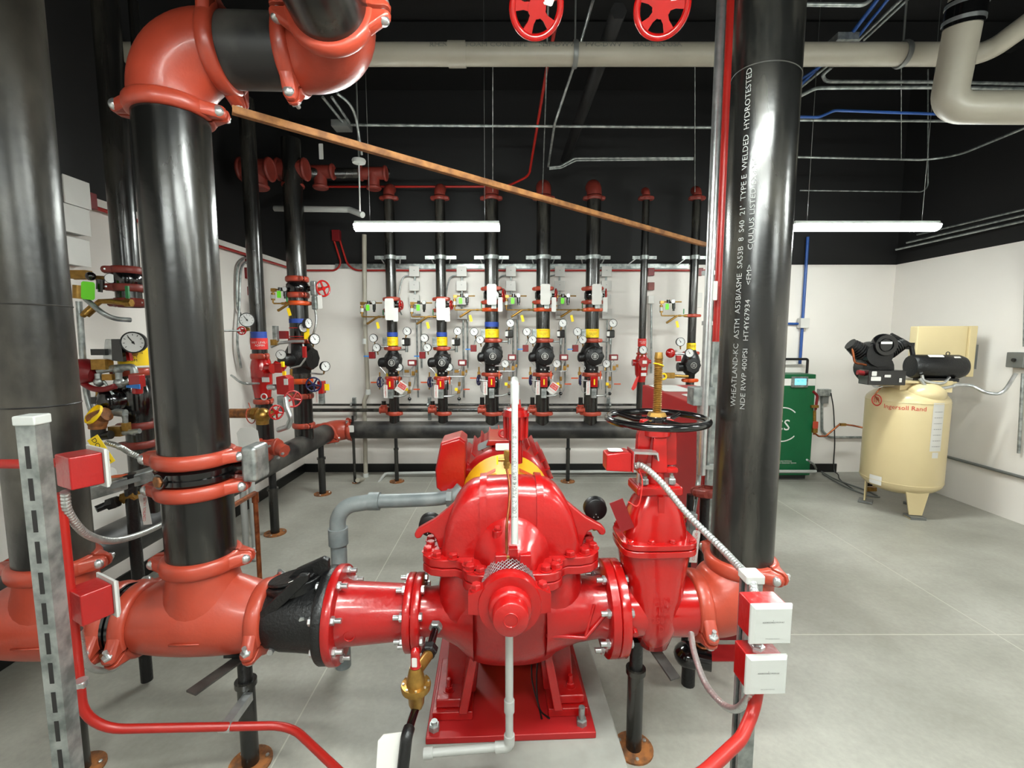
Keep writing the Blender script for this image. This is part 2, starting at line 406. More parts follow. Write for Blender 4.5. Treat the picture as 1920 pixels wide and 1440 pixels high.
for x, y, nm in ((.32, 1.06, 'nearest strip light above the pump'), (.32, .1, 'strip light above the camera position'), (2.75, 1.06, 'strip light over the open floor'), (2.75, -.9, 'strip light at the front right'), (-.9, -1.0, 'strip light at the front left')):
    striplight((x, y, LZ+.02), 1.12, 'lit white '+nm+', above the picture')

# ================= main manifold, left to right =================
ang = R_(2.5); E_ = V(math.cos(ang), math.sin(ang), 0); N_ = V(math.sin(ang), -math.cos(ang), 0)  # along run; toward the viewer
MZ = .578
def run(x, n=0, z=0): return V(0, 1.66, MZ)+E_*(x/math.cos(ang))+N_*n+V(0, 0, z)
PR = .1095
x1, x2, x3 = -1.635, -1.122, .875     # riser axes
def tee(xc, label, half=.208):
    t = thing('grooved_tee', label, 'pipe fitting', run(xc), 'large orange pipe fittings')
    b = MB(); hr = half
    # body: run barrel with waist plus branch blending up
    rs = []
    n = 36
    for i in range(17):
        s = -1+2*i/16; x = s*hr; r = PR+.002+.018*math.cos(s*PI/2)**.7 if abs(s) < 1 else PR+.002
        ring = []
        for j in range(n):
            a = 2*PI*j/n; up = max(0, math.sin(a))**3*.05*math.cos(s*PI/2)
            ring.append(run(xc+x)+N_*(math.cos(a)*r)+V(0, 0, math.sin(a)*(r+up)))
        rs.append(ring)
    b.rings(rs)
    # flared neck
    rs = []
    for i in range(10):
        q = i/9; z = .03+q*(.205-.03); fl = (1-q)**2.2*.085
        rs.append([run(xc)+E_*math.cos(2*PI*j/n)*(PR+.002+fl)+N_*math.sin(2*PI*j/n)*(PR+.002+fl*.10)+V(0, 0, z) for j in range(n)])
    b.rings(rs); b.build('body', m_or, t); 
    bb = MB(); bb.tube([run(xc-.05, PR+.021, -.02), run(xc+.05, PR+.021, -.02)], .003, n=6); bb.build('mould_line', m_or, t)
    return t
tee(x1, 'large orange tee fitting at the foot of the leftmost thick pipe')
tee(x2, 'large orange tee fitting at the foot of the pipe with the elbow on top')
def runcoup(x, label, up=True): return coupling(run(x), E_, PR, (N_*.93+Z_*.12 if up else N_), label, w=.052)
coupling(run(x1+.205), E_, PR, N_-Z_*.35, 'orange coupling between the leftmost tee and the black ring valve', w=.052)
coupling(run(x2-.235), E_, PR, N_*.9-Z_*.42, 'orange coupling on the left side of the tee under the elbow pipe', w=.052, flip=-1)
coupling(run(x2+.215), E_, PR, N_*.9-Z_*.42, 'orange coupling joining the middle tee and the black check valve', w=.052, flip=-1)
def bfly(c, ax, up, label, L=.075, plug=None):
    c = V(c); ax = V(ax).normalized(); t = thing('butterfly_valve', label, 'valve', c)
    h = L/2
    MB().lathe([(-h, PR*.8), (-h, PR), (-h*.75, PR), (-h*.7, PR), (-h*.5, PR+.006), (-h*.5, PR+.006), (-h*.45, PR+.014), (-.004, PR+.014), (-.004, PR+.005), (.004, PR+.005), (.004, PR+.014), (h*.45, PR+.014), (h*.5, PR+.006), (h*.5, PR+.006), (h*.7, PR), (h*.75, PR), (h, PR), (h, PR*.8)], c, ax, 48).build('body', m_gloss, t)
    if plug is not None:
        d = V(plug).normalized(); MB().cyl(c+d*(PR-.01), c+d*(PR+.022), .026, n=20).build('boss', m_gloss, t)
        MB().hexp(c+d*(PR+.022), d, .019, .007).build('hex_plug', m_rust, t)
    return t
bfly(run((x1+.205+x2-.235)/2), E_, Z_, 'black ring valve lying in the main between the two large orange tees', L=.085, plug=N_-Z_*.55)

# ---- leftmost riser ----
r1b = run(x1, 0, .19); rtop = ZC-.02
rp1 = thing('steel_pipe', 'thick weathered dark pipe at the far left edge of the photo', 'pipe', r1b)
MB().cyl(r1b, V(r1b.x, r1b.y, rtop), PR, n=56).build('pipe_wall', m_oldpipe, rp1)
for z in (P(80, 765, 1.5).z, P(80, 570, 1.5).z): MB().torus((r1b.x, r1b.y, z), Z_, PR-.0005, .003, 56, 6).build('weld_seam', m_rust2 if 0 else m_header, rp1)
coupling(run(x1, 0, .215), Z_, PR, E_-N_*.1, 'orange coupling holding the leftmost thick pipe in its tee', w=.055)
# ---- elbow riser ----
def rz(x, z): return run(x, 0, z-MZ)
cxy = run(x2)
coupling(rz(x2, .80), Z_, PR, E_-N_*.1, 'orange coupling directly on top of the middle tee', w=.055)
pipe(rz(x2, .825), rz(x2, 1.045), PR, 'short black pipe piece between middle tee and ring valve', n=56)
coupling(rz(x2, 1.07), Z_, PR, E_-N_*.1, 'orange coupling under the black ring valve of the elbow pipe', w=.05)
v1 = bfly(rz(x2, 1.125), Z_, Z_, 'black ring valve with hex plug clamped between two orange couplings', L=.09, plug=-X_*.35-Y_)
# gear operator of that valve
go = MB(); oc = rz(x2, 1.13)+E_*.17+Y_*.03
go.cyl(rz(x2, 1.13)+E_*.10+Y_*.03, oc, .028, n=16); go.build('operator_neck', m_gloss, v1)
MB().box(oc+E_*.02+Z_*.02, (.055, .10, .13)).build('operator_box', m_galv, v1, bevel=.014)
coupling(rz(x2, 1.18), Z_, PR, E_-N_*.1, 'orange coupling on top of the black ring valve of the elbow pipe', w=.05)
EZ = 2.53; RE = .17
pA = rz(x2, EZ)
pipe(rz(x2, 1.20), rz(x2, EZ-RE-.045), PR, 'thick black vertical pipe carrying the large orange elbow', mat=m_pipe, n=56)
def elbow(c0, d0, c1, d1, R, r, mat, label, name='pipe_elbow', n=40, cat='pipe fitting', bulge=.0, group=None):
    # from point c0 heading d0, turns to heading d1
    c0 = V(c0); d0 = V(d0).normalized(); d1 = V(d1).normalized(); cc = c0+d1*R; rs = []; ax = d0.cross(d1)
    for i in range(17):
        a = PI/2*i/16; p = cc-d1*R*math.cos(a)+d0*R*math.sin(a); rr = r+bulge*math.sin(a*2)
        o = (-d1*math.cos(a)+d0*math.sin(a))
        rs.append([p+(o*math.cos(2*PI*j/n)+ax*math.sin(2*PI*j/n))*rr for j in range(n)])
    return one(name, MB().rings(rs), mat, label, cat, group)
e1 = elbow(rz(x2, EZ-RE), Z_, None, E_, RE, PR+.006, m_or, 'large orange elbow turning the thick pipe to the right under the ceiling', bulge=.008, group='large orange pipe fittings')
coupling(rz(x2, EZ-RE-.02), Z_, PR, E_-N_*.1, 'orange coupling at the lower mouth of the large orange elbow', w=.05)
coupling(pA+E_*(RE+.01), E_, PR, N_*.55+Z_*.8, 'orange coupling at the side mouth of the large orange elbow', w=.05, flip=-1)
pipe(pA+E_*(RE+.03), pA+E_*(.585-RE-.03), PR, 'short horizontal black pipe between the two large orange elbows', mat=m_header, n=56)
pB = pA+E_*.585; up_n = (N_*.99+Z_*.10).normalized()
elbow(pB-E_*RE, E_, None, up_n, RE, PR+.006, m_or, 'second large orange elbow, turning toward the viewer at the top', bulge=.008, group='large orange pipe fittings')
coupling(pB-E_*(RE+.01), E_, PR, N_*.2-Z_*.95, 'orange coupling left of the second large orange elbow', w=.05)
coupling(pB+up_n*(RE+.01), up_n, PR, E_, 'orange coupling at the open mouth of the second large orange elbow', w=.05)
pipe(pB+up_n*(RE+.02), pB+up_n*(RE+1.2), PR, 'thick black pipe rising toward the viewer from the second elbow', mat=m_pipe, n=56)
# brace strut running from the elbow to the right riser
bs = MB(); a0, a1 = P(435, 212, 1.66), P(1322, 462, 3.1); d = (a1-a0).normalized(); sv = d.cross(Z_).normalized()
bs.box((a0+a1)/2, ((a1-a0).length, .024, .004), u=d, v=sv); bs.box((a0+a1)/2-d.cross(sv)*.011+sv*.012, ((a1-a0).length, .004, .022), u=d, v=sv)
one('brace_angle', bs, m_rust2, 'long thin rust coloured angle brace slanting across under the ceiling', 'brace')

# ---- check valve ----
cv = thing('check_valve', 'black cast check valve between the middle tee and the red reducer', 'valve', run(-.8))
xa, xb = x2+.215+.005, -.655
MB().lathe([(0, PR*.8), (0, PR), (.03, PR), (.07, PR+.012), (.13, PR+.016), (.19, PR+.022), (.225, PR+.02), (.225, PR+.02), (xb-xa-.04, PR+.01), (xb-xa-.04, PR+.01)], run(xa), E_, 44).build('body', m_cast, cv)
MB().lathe([(0, PR), (0, .166), (0, .166), (.006, .170), (.028, .170), (.034, .166), (.034, .166), (.034, PR)], run(xb-.034), E_, 44).build('flange', m_cast, cv)
# bonnet: a tilted oval cover on the top with a fin
bon = MB(); bc = run(-.80, .0, PR+.012)
po = [(math.cos(2*PI*i/24)*.105, math.sin(2*PI*i/24)*.072) for i in range(24)]
tl = (E_*.97+Z_*.2).normalized(); nn_ = tl.cross(N_).normalized(); nn_ = nn_ if nn_.z > 0 else -nn_
bon.prism(po, bc-nn_*.04, tl, N_, nn_*.055); po2 = [(p[0]*.85, p[1]*.85) for p in po]; bon.prism(po2, bc+nn_*.015, tl, N_, nn_*.014)
bon.build('bonnet', m_cast, cv, bevel=.006)
fin = MB(); fin.prism([(-.09, -.015), (-.02, .055), (.08, .10), (.10, .09), (.10, 0), (.03, -.02)], bc+N_*(-.012)+E_*.03, E_, Z_, N_*.024)
fin.prism([(-.10, -.06), (-.06, -.075), (.09, .07), (.09, .09), (.06, .09)], bc+N_*.075+E_*.0-Z_*.01, E_, Z_, N_*.022)
fin.build('web', m_cast, cv, bevel=.004)
plate(run(-.765, .062, PR+.06), E_*.8+Z_*.35, N_*.7+Z_*.25, .055, .03, .002, m_paper, '', parent=cv, name='label_plate')
for q in ((-.85, .095, -.075), (-.73, .108, .05)): MB().hexp(run(*q), N_, .012, .012).build('plug', m_zinc, cv)
# ---- reducer ----
rd = thing('flanged_reducer', 'glossy red flanged reducer between black check valve and pump', 'pipe fitting', run(-.5))
xr = -.362
MB().lathe([(0, PR), (0, .170), (0, .170), (.004, .173), (.026, .173), (.03, .170), (.03, .170), (.03, PR+.006)], run(xb+.001), E_, 56).build('flange', m_red, rd)
MB().lathe([(0, PR+.012), (.02, PR+.002), (xr-xb-.06, PR-.012), (xr-xb-.03, PR-.008)], run(xb+.03), E_, 44).build('cone', m_red, rd)
MB().lathe([(0, .09), (0, .135), (0, .135), (.003, .138), (.024, .138), (.027, .135), (.027, .135), (.027, .09)], run(xr-.027), E_, 48).build('flange', m_red, rd)
def fbolts(parent, x, R, xa_, xb_, n=8, r=.0155, ph=.5, stud0=0, stud1=0, mat=None):
    # bolts through a flange pair: one part per bolt, head at xa_, nut at xb_
    for i in range(n):
        a = 2*PI*(i+ph)/n; d = N_*math.cos(a)+Z_*math.sin(a)
        MB().hexp(run(xa_)+d*R, -E_, r, .012).cyl(run(xa_-.012-stud0)+d*R, run(xb_+.012+stud1)+d*R, r*.6, n=10).hexp(run(xb_)+d*R, E_, r, .012).build('bolt', mat or m_zinc, parent)
MB().torus(run(-.575, .108, -.02), N_*.98+E_*.12, .018, .0025, 24, 6).build('cast_emblem', m_red, rd)
fbolts(rd, 0, .148, xb-.034, xb+.031, stud1=.022)
fbolts(rd, 0, .118, xr-.027, xr+.031, stud0=.02, r=.0145)

# ================= pump =================
pc = V(.0, 0, 0)
def pl(x, y, z): return V(-.005, 1.66, 0)+E_*x-N_*y+V(0, 0, z)    # y here grows away from the viewer
UY = -N_
pump = thing('fire_pump', 'large glossy red split case pump in the centre of the room', 'pump', pl(0, 0, .12))
SZ = .80     # split line = shaft height
# suction nozzle + flange
b = MB()
b.lathe([(0, .08), (0, .135), (0, .135), (.003, .138), (.026, .138), (.029, .135), (.029, .135), (.029, .09), (.05, .086), (.10, .09), (.16, .12), (.22, .17)], run(xr+.002), E_, 44)
b.build('suction_nozzle', m_red, pump)
xd = .375
b = MB()
b.lathe([(0, .10), (0, .170), (0, .170), (.003, .174), (.030, .174), (.033, .170), (.033, .170), (.033, .112), (.06, .108), (.14, .118), (.26, .16)], run(xd), -E_, 48)
b.tube([run(xd-.04, .108, .045), run(xd-.12, .118, -.045), run(xd-.26, .15, -.01)], .008, n=8)
b.tube([run(xd-.12, .118, -.045), run(xd-.085, .10, .07)], .006, n=8)
b.build('discharge_nozzle', m_red, pump)
# lower casing: lofted body
b = MB(); rs = []
for z, hx, hy, cx_ in ((.40, .09, .06, 0), (.43, .17, .11, 0), (.50, .235, .135, 0), (.60, .27, .15, 0), (.70, .265, .14, 0), (SZ-.03, .25, .12, 0)):
    rs.append([pl(cx_+hx*math.copysign(abs(math.cos(a))**.8, math.cos(a)), hy*math.copysign(abs(math.sin(a))**.8, math.sin(a)), z) for a in [2*PI*j/36 for j in range(36)]])
b.rings(rs)
# bearing arms below the split to the front and the back
for s in (-1, 1):
    rs = []
    for y, r in ((.0, .15), (.12, .125), (.20, .098), (.25, .09)):
        rs.append([pl(math.cos(PI+PI*j/18)*r, s*y, SZ-.03+math.sin(PI+PI*j/18)*r*1.15) for j in range(19)]+[pl(r, s*y, SZ-.005), pl(-r, s*y, SZ-.005)])
    b.rings(rs, smooth=False)
b.build('lower_casing', m_red, pump, label='')
# split flanges: outline wide over the volute, lobes over the stuffing boxes
def outline():
    h = []   # quarter outline x>=0 (front, y negative)
    pts = [(.0, -.225), (.10, -.225), (.135, -.218), (.158, -.20), (.168, -.175), (.168, -.15), (.176, -.128), (.195, -.115), (.24, -.115), (.285, -.10), (.315, -.065), (.32, 0)]
    q1 = pts; q2 = [(p[0], -p[1]) for p in pts[::-1][1:]]
    r = q1+q2; l = [(-p[0], p[1]) for p in r[::-1][1:-1]]
    return r+l
ol = outline()
for nm, z0, th_ in (('lower_flange', SZ-.032, .031), ('upper_flange', SZ, .032)):
    MB().prism(ol, pl(0, 0, z0), E_, UY, Z_*th_).build(nm, m_red, pump, bevel=.006)
# dome
b = MB(); prof = []
hw = .25
def dome_z(x):
    ax_ = abs(x)
    if ax_ < .115: return .260-.008*(ax_/.115)**2
    q = (ax_-.115)/(hw-.115); return .252*max(1-q**1.9, 0)**.62
rs = []
for k, (y, sc) in enumerate(((-.085, .30), (-.088, .86), (-.075, .94), (-.045, 1), (.045, 1), (.075, .94), (.088, .86), (.085, .3))):
    pass
N = 40; cols = []
ys = [(-.098, 0), (-.096, .5), (-.088, .8), (-.068, .94), (-.03, 1), (.03, 1), (.068, .94), (.088, .8), (.096, .5), (.098, 0)]
for i in range(N+1):
    x = -hw+2*hw*i/N; h = max(dome_z(x), .002)
    cols.append([pl(x, y*(1 if abs(x) < .2 else 1-.35*((abs(x)-.2)/.062)**2), SZ+.031+h*q) for y, q in ys])
m_ = len(ys); vs = [p for c_ in cols for p in c_]
b.add(vs, [(i*m_+j, (i+1)*m_+j, (i+1)*m_+j+1, i*m_+j+1) for i in range(N) for j in range(m_-1)])
# raised central belt bands
for xs in ((-.112, -.088), (.088, .112)):
    vs = []
    for x in xs:
        for y, q in ys: vs.append(pl(x, y*1.07, SZ+.031+(dome_z(x)*1.03+.004)*q))
    b.add(vs, [(j, j+1, m_+j+1, m_+j) for j in range(m_-1)]+[tuple(range(m_)), tuple(range(m_, 2*m_))[::-1]])
b.build('upper_casing', m_red, pump)
# lifting horns
for s in (-1, 1):
    b = MB(); po = [(.15, .215), (.19, .185), (.235, .145), (.275, .112), (.31, .092), (.335, .078), (.350, .062), (.350, .048), (.340, .040), (.328, .044), (.318, .058), (.300, .064), (.284, .056), (.272, .036), (.262, .0), (.15, .0)]
    b.prism([(s*p[0], p[1]) for p in po], pl(0, -.03, SZ+.031), E_, Z_, UY*.034); b.build('lifting_lug', m_red, pump, bevel=.007)
# stuffing box arches, front and back
for s in (-1, 1):
    b = MB(); rs = []
    for y, r, h in ((.07, .14, .155), (.11, .13, .14), (.118, .115, .125), (.15, .105, .105), (.158, .09, .09), (.195, .08, .075), (.205, .065, .055)):
        rs.append([pl(math.cos(PI*j/16)*r, s*y, SZ+.03+math.sin(PI*j/16)*h) for j in range(17)])
    vs = [p for r in rs for p in r]; b.add(vs, [(i*17+j, i*17+j+1, (i+1)*17+j+1, (i+1)*17+j) for i in range(6) for j in range(16)]); b.add(rs[-1], [tuple(range(17))], False)
    b.build('stuffing_box_cover', m_red, pump)
    b = MB()
    for xx, yy, zz in ((-.05, .13, .145), (.0, .09, .175)):
        b.cyl(pl(xx, s*yy, SZ+zz-.03), pl(xx, s*yy, SZ+zz), .018, n=14).hexp(pl(xx, s*yy, SZ+zz), Z_, .013, .012)
    b.box(pl(-.04, s*.20, SZ+.065), (.038, .03, .055), u=E_, v=UY).box(pl(.04, s*.20, SZ+.065), (.038, .03, .055), u=E_, v=UY).box(pl(-.0, s*.19, SZ+.085), (.03, .03, .05), u=E_, v=UY)
    b.build('packing_boss', m_red, pump, bevel=.004)
# casing bolts
zt = SZ+.032
def hb(parent, name, mat, p, ax, r, h, stud=0, wash=0):
    b = MB(); p = V(p); ax = V(ax).normalized()
    if wash: b.lathe([(0, wash), (.003, wash), (.003, 0)], p, ax, 16); p = p+ax*.003
    b.hexp(p, ax, r, h)
    if stud: b.cyl(p, p+ax*(h+stud), r*.58, n=10)
    return b.build(name, mat, parent)
for x, y in ((.30, -.045), (.262, -.085), (.205, -.10), (.30, .045), (.262, .085), (.142, -.185), (.150, -.15), (.108, -.20), (.20, -.085), (.295, 0)):
    for s in (-1, 1):
        hb(pump, 'casing_bolt', m_red, pl(s*x, y, zt), Z_, .0165, .016, wash=.022)
BX = -.016
# bearing housing at the front
fy = -.33
b = MB()
rb_ = .098
b.lathe([(0, .05), (0, rb_*.97), (.010, rb_), (.045, rb_), (.052, rb_*.96), (.06, .085), (.06, .0)], pl(BX, fy, SZ-.012), UY, 48)
for s in (-1, 1):
    b.prism([(s*.08, -.030), (s*.126, -.026), (s*.126, .034), (s*.07, .06)], pl(BX, fy+.006, SZ-.012), E_, Z_, UY*.042)
b.build('bearing_housing', m_red, pump, bevel=0)
b = MB()
b.lathe([(0, 0), (0, .049), (0, .049), (.003, .052), (.040, .054), (.040, .054), (.043, .062), (.043, .062), (.050, .065), (.075, .066)], pl(BX, fy-.070, SZ-.012), UY, 44)
b.torus(pl(BX, fy-.070, SZ-.012), UY, .021, .002, 32, 6); b.build('bearing_cap', m_red, pump)
for s in (-1, 1): MB().cyl(pl(BX+s*.102, fy+.028, SZ-.012+.03), pl(BX+s*.102, fy+.028, SZ-.012+.046), .019, n=14).hexp(pl(BX+s*.102, fy+.028, SZ-.012+.046), Z_, .016, .016).build('cap_bolt', m_red, pump)
b = MB(); b.cyl(pl(BX, fy+.05, SZ-.012), pl(BX, -.18, SZ-.012), .024, n=20).build('shaft', m_galv, pump)
b = MB()
for j in range(15):  # support ribs of the bracket between casing and bearing
    pass
for s in (-1, 1): b.prism([(s*.05, -.11), (s*.10, -.05), (s*.12, -.02), (s*.08, -.02), (s*.03, -.09)], pl(BX, fy+.05, SZ-.012), E_, Z_, UY*.14)
b.prism([(-.09, -.06), (.09, -.06), (.05, -.105), (-.05, -.105)], pl(BX, fy+.05, SZ-.012), E_, Z_, UY*.12)
b.build('bearing_bracket', m_red, pump)
# expanded metal guard
b = MB(); rg = .090
y0, y1 = fy+.05, -.195
for k in range(22):
    for sg in (1, -1):
        a0_ = PI*(k/21)
        pts = []
        for i in range(9):
            q = i/8; a = a0_+sg*q*PI*4/21
            if -.01 <= a <= PI+.01: pts.append(pl(BX+math.cos(a)*rg, y0+(y1-y0)*q, SZ-.012+math.sin(a)*rg))
        if len(pts) > 1: b.tube(pts, .0017, n=4)
b.build('mesh_guard', m_zinc, pump)
# feet of the casing
for s in (-1, 1):
    b = MB()
    b.prism([(s*.10, .50), (s*.235, .50), (s*.262, .16), (s*.14, .16)], pl(0, .10, 0), E_, Z_, UY*.10)
    b.prism([(s*.095, .56), (s*.125, .56), (s*.20, .175), (s*.165, .175)], pl(0, -.03, 0), E_, Z_, UY*.22)
    b.prism([(s*.17, .163), (s*.29, .163), (s*.29, .20), (s*.16, .20)], pl(0, .02, 0), E_, Z_, UY*.24)
    b.build('foot', m_red, pump, bevel=.006)
    MB().box(pl(s*.225, .135, .145), (.155, .27, .034), u=E_, v=UY).build('shim_plate', m_red, pump, bevel=.003)
    for yy in (.07, .22): hb(pump, 'foot_bolt', m_red, pl(s*.243, yy, .20), Z_, .016, .014, stud=.03, wash=.024)
# motor
motor = thing('electric_motor', 'red ribbed electric motor behind the pump casing with yellow coupling guard between', 'motor', pl(0, .95, .15))
MY0, MY1, MR = .62, 1.22, .235
b = MB(); b.lathe([(0, .08), (0, .15), (0, .15), (.03, .20), (.07, MR), (.08, MR), (MY1-MY0-.05, MR), (MY1-MY0, .19), (MY1-MY0, 0)], pl(0, MY0, SZ), UY, 48)
b.box(pl(0, .92, .375), (.34, .5, .49), u=E_, v=UY)
for i in range(30):
    a = 2*PI*i/30; d = E_*math.cos(a)+Z_*math.sin(a); b.box(pl(0, (MY0+MY1)/2+.03, SZ)+d*(MR+.012), (.032, .42, .007), u=d, v=UY)
b.build('frame', m_red, motor)
b = MB()
for i in range(26):
    a = PI*i/25; d = E_*math.cos(a)+Z_*math.sin(a); b.box(pl(0, MY0+.025, SZ)+d*.185, (.03, .02, .006), u=d, v=UY)
b.build('vent_slots', m_bb, motor)
b = MB(); b.prism([(-.10, 0), (.10, 0), (.085, .03), (-.085, .03)], pl(0, MY0+.1, SZ+MR), E_, Z_, UY*.3); b.build('top_cover', m_red, motor, bevel=.006)
plate(pl(-.11, MY0+.12, SZ+MR-.0), E_*.8+Z_*.35, UY*.6+Z_*.4, .07, .05, .003, m_steel, '', parent=motor, name='name_plate')
plate(pl(.01, MY0+.06, SZ+MR+.004), E_, UY*.6+Z_*.5, .12, .045, .002, m_paper, '', parent=motor, name='label_sticker')
# terminal box
b = MB(); tb = P(848, 880, 2.25)
po = [(-.09, .0), (-.06, .135), (.035, .155), (.065, .13), (.06, -.11), (-.02, -.15), (-.085, -.09)]
b.prism(po, P(850, 878, 2.22), (E_*.86+UY*.3).normalized(), Z_, UY*.16); b.build('terminal_box', m_red, motor, bevel=.006)
b = MB(); b.prism([(p[0]*.93, p[1]*.93) for p in po], P(850, 878, 2.215), (E_*.86+UY*.3).normalized(), Z_, -UY*.018); b.build('terminal_cover', m_red, motor, bevel=.004)
b = MB(); b.cyl(P(862, 880, 2.33), pl(-.1, MY0+.2, SZ), .05, n=20); b.build('box_neck', m_red, motor)
# guard
gd = thing('coupling_guard', 'yellow half round guard over the shaft coupling between pump and motor', 'guard', pl(0, .45, .55))
gb = MB(); gb.lathe([(0, .15), (0, .195), (0, .195), (.30, .222), (.30, .222), (.30, .18)], pl(0, .30, SZ), UY, 40)
gb.box(pl(0, .44, .42), (.26, .24, .57), u=E_, v=UY); gb.build('shell', m_yel2, gd)
for sx_ in (-.085, .085):
    plate(pl(sx_, .37, SZ+.193), E_+Z_*(-.5 if sx_ > 0 else .5), UY+Z_*.15, .07, .03, .002, m_amber, '', parent=gd, name='warning_sticker')
# air release valve above the motor
ar = thing('relief_valve', 'red flanged relief valve standing above the motor under the white pipe elbow', 'valve', P(967, 828, 2.0))
ac = P(967, 800, 2.0); r_ = .042
b = MB(); b.lathe([(-.16, .03), (-.06, .03), (-.055, r_), (.045, r_), (.05, r_+.018), (.05, r_+.018), (.064, r_+.018), (.064, r_+.018), (.064, r_+.012), (.078, r_+.012), (.085, .025), (.12, .02), (.12, 0)], ac, Z_, 28)
for i in range(6):
    a = 2*PI*i/6; b.cyl(ac+V(math.cos(a), math.sin(a), 0)*(r_+.004)+Z_*-.05, ac+V(math.cos(a), math.sin(a), 0)*(r_+.006)+Z_*.05, .008, n=8)
b.torus(ac-X_*(r_+.014)-Z_*.03, Y_, .016, .006, 20, 8); b.build('body', m_vred, ar)
for i in range(6):
    a = 2*PI*(i+.5)/6; hb(ar, 'bolt', m_zinc, ac+V(math.cos(a), math.sin(a), 0)*(r_+.008)+Z_*.078, Z_, .008, .008)
# white drop pipe with printing
wp0, wp1 = P(965, 735, 1.60), P(965, 1020, 1.42)
wp = thing('pvc_pipe', 'thin white plastic pipe dropping vertically in front of the pump, printed with black letters', 'pipe', wp1)
MB().cyl(wp0+V(0, .03, 0)-V(0, .03, 0), wp1, .0115, n=20).build('pipe', m_pvc, wp)
MB().tube([P(965, 758, 1.59), P(965, 722, 1.61), P(965, 712, 1.95), P(966, 735, 1.98)], .0155, n=16, fil=.03).build('elbow', m_pvc, wp)
ax_ = (wp0-wp1).normalized(); uu = X_
fnp = plane_fn((wp0+wp1)/2, ax_, -X_, eps=-.0)
wn = ax_.cross(X_).normalized(); wn = wn if wn.y < 0 else -wn
def wpf(x, y):
    a = y/.0119; return (wp0+wp1)/2+ax_*(x-.02)+(-X_*math.sin(a)+wn*math.cos(a))*.0121
text('1 2   CRESLINE   PVC SCH 40  600 PSI WATER AT 73 F   PVC 1120   NSF-PW', .0185, wpf, 'print', m_ink, wp, sx=.52)
# lower drain pipe
dr = thing('pvc_drain_pipe', 'white plastic drain pipe from under the bearing, bending left near the floor', 'pipe', P(955, 1395, 1.42))
q0, q1, q2 = P(952, 1165, 1.30), P(955, 1399, 1.36), P(795, 1413, 1.36); q0.x = q1.x; q0.y = q1.y
MB().tube([q0, q1, q2], .0125, n=20, fil=.02).build('pipe', m_pvc, dr)
MB().cyl(q0+Z_*.01, q0-Z_*.06, .0155).build('socket', m_pvc, dr); MB().cyl(q1+Z_*.16, q1+Z_*.12, .0165).build('coupler', m_pvc, dr); MB().tube([q1+Z_*.04, q1, q1+(q2-q1).normalized()*.045], .0172, n=20, fil=.018).build('elbow', m_pvc, dr)
MB().cyl(q2, q2+(q1-q2).normalized()*.03, .017, n=20).build('socket', m_pvc, dr)
# copper tube with valve
ct = thing('copper_tube', 'bent copper tube with small brass valve rising in front of the pump dome', 'tube', P(950, 1045, 1.45))
MB().tube(smoothpath([P(950, 1045, 1.46), P(950, 990, 1.48), P(955, 940, 1.52), P(955, 905, 1.56), P(950, 880, 1.6)], 6), .0045, n=10).build('tube', m_copper, ct)
b = MB(); t0 = P(950, 878, 1.6); b.cyl(t0, t0+Z_*.05, .009, n=12).hexp(t0+Z_*.012, Z_, .013, .012).hexp(t0+Z_*.045, Z_, .011, .02).cyl(t0+Z_*.03, t0+Z_*.03-X_*.03, .006, n=10); b.hexp(P(950, 1048, 1.46), Z_, .011, .014); b.build('valve', m_brass, ct)
MB().box(t0+V(-.033, 0, .03), (.006, .01, .03)).build('lever', m_yel, ct)
# pressure gauges seen from the back
for x, y, Yg, s, nm in ((808, 981, 1.86, 0, 'black backed round gauge left of the pump dome'), (1115, 951, 1.86, 1, 'black backed round gauge right of the pump dome')):
    c_ = P(x, y, Yg); g = gauge(c_, (0, 1, .05), .047, nm+', its face turned away', stem=None)
    b = MB(); b.cyl(c_-Z_*.045, c_-Z_*.085, .009, n=10).cyl(c_-Z_*.08, V(c_.x, c_.y, .80), .007, n=10); b.build('stem', m_brass, g)
    for dx, dz_ in ((0, -.018), (-.009, -.030), (.009, -.030)): MB().cyl(c_+V(dx, -.031, dz_), c_+V(dx, -.0345, dz_), .002, n=8).build('case_screw', m_zinc, g)
# grey conduit into the motor box
gc = thing('grey_conduit', 'thick grey plastic conduit rising from the floor and bending to the motor box', 'conduit', P(633, 1180, 2.16))
g0, g1, g2, g3 = P(634, 1065, 2.1), P(632, 950, 2.12), P(700, 940, 2.14), P(846, 930, 2.16); g0 = V(g1.x, g1.y, 0)
MB().tube([g0, g1, g2], .037, n=24, fil=.13).build('rigid_bend', m_grey, gc)
MB().tube(smoothpath([g2, P(760, 938, 2.15), P(820, 935, 2.16), P(852, 928, 2.17), P(866, 915, 2.18)], 6), .033, n=24).build('flexible_length', m_grey, gc)
MB().cyl(g2-X_*.02, g2+X_*.03, .045, n=8).build('fitting', m_grey, gc); MB().cyl(V(g1.x, g1.y, P(632, 990, 2.12).z), V(g1.x, g1.y, P(632, 1020, 2.12).z), .045, n=24).build('fitting', m_grey, gc); MB().hexp(P(838, 933, 2.16), X_, .042, .03).build('fitting', m_grey, gc)
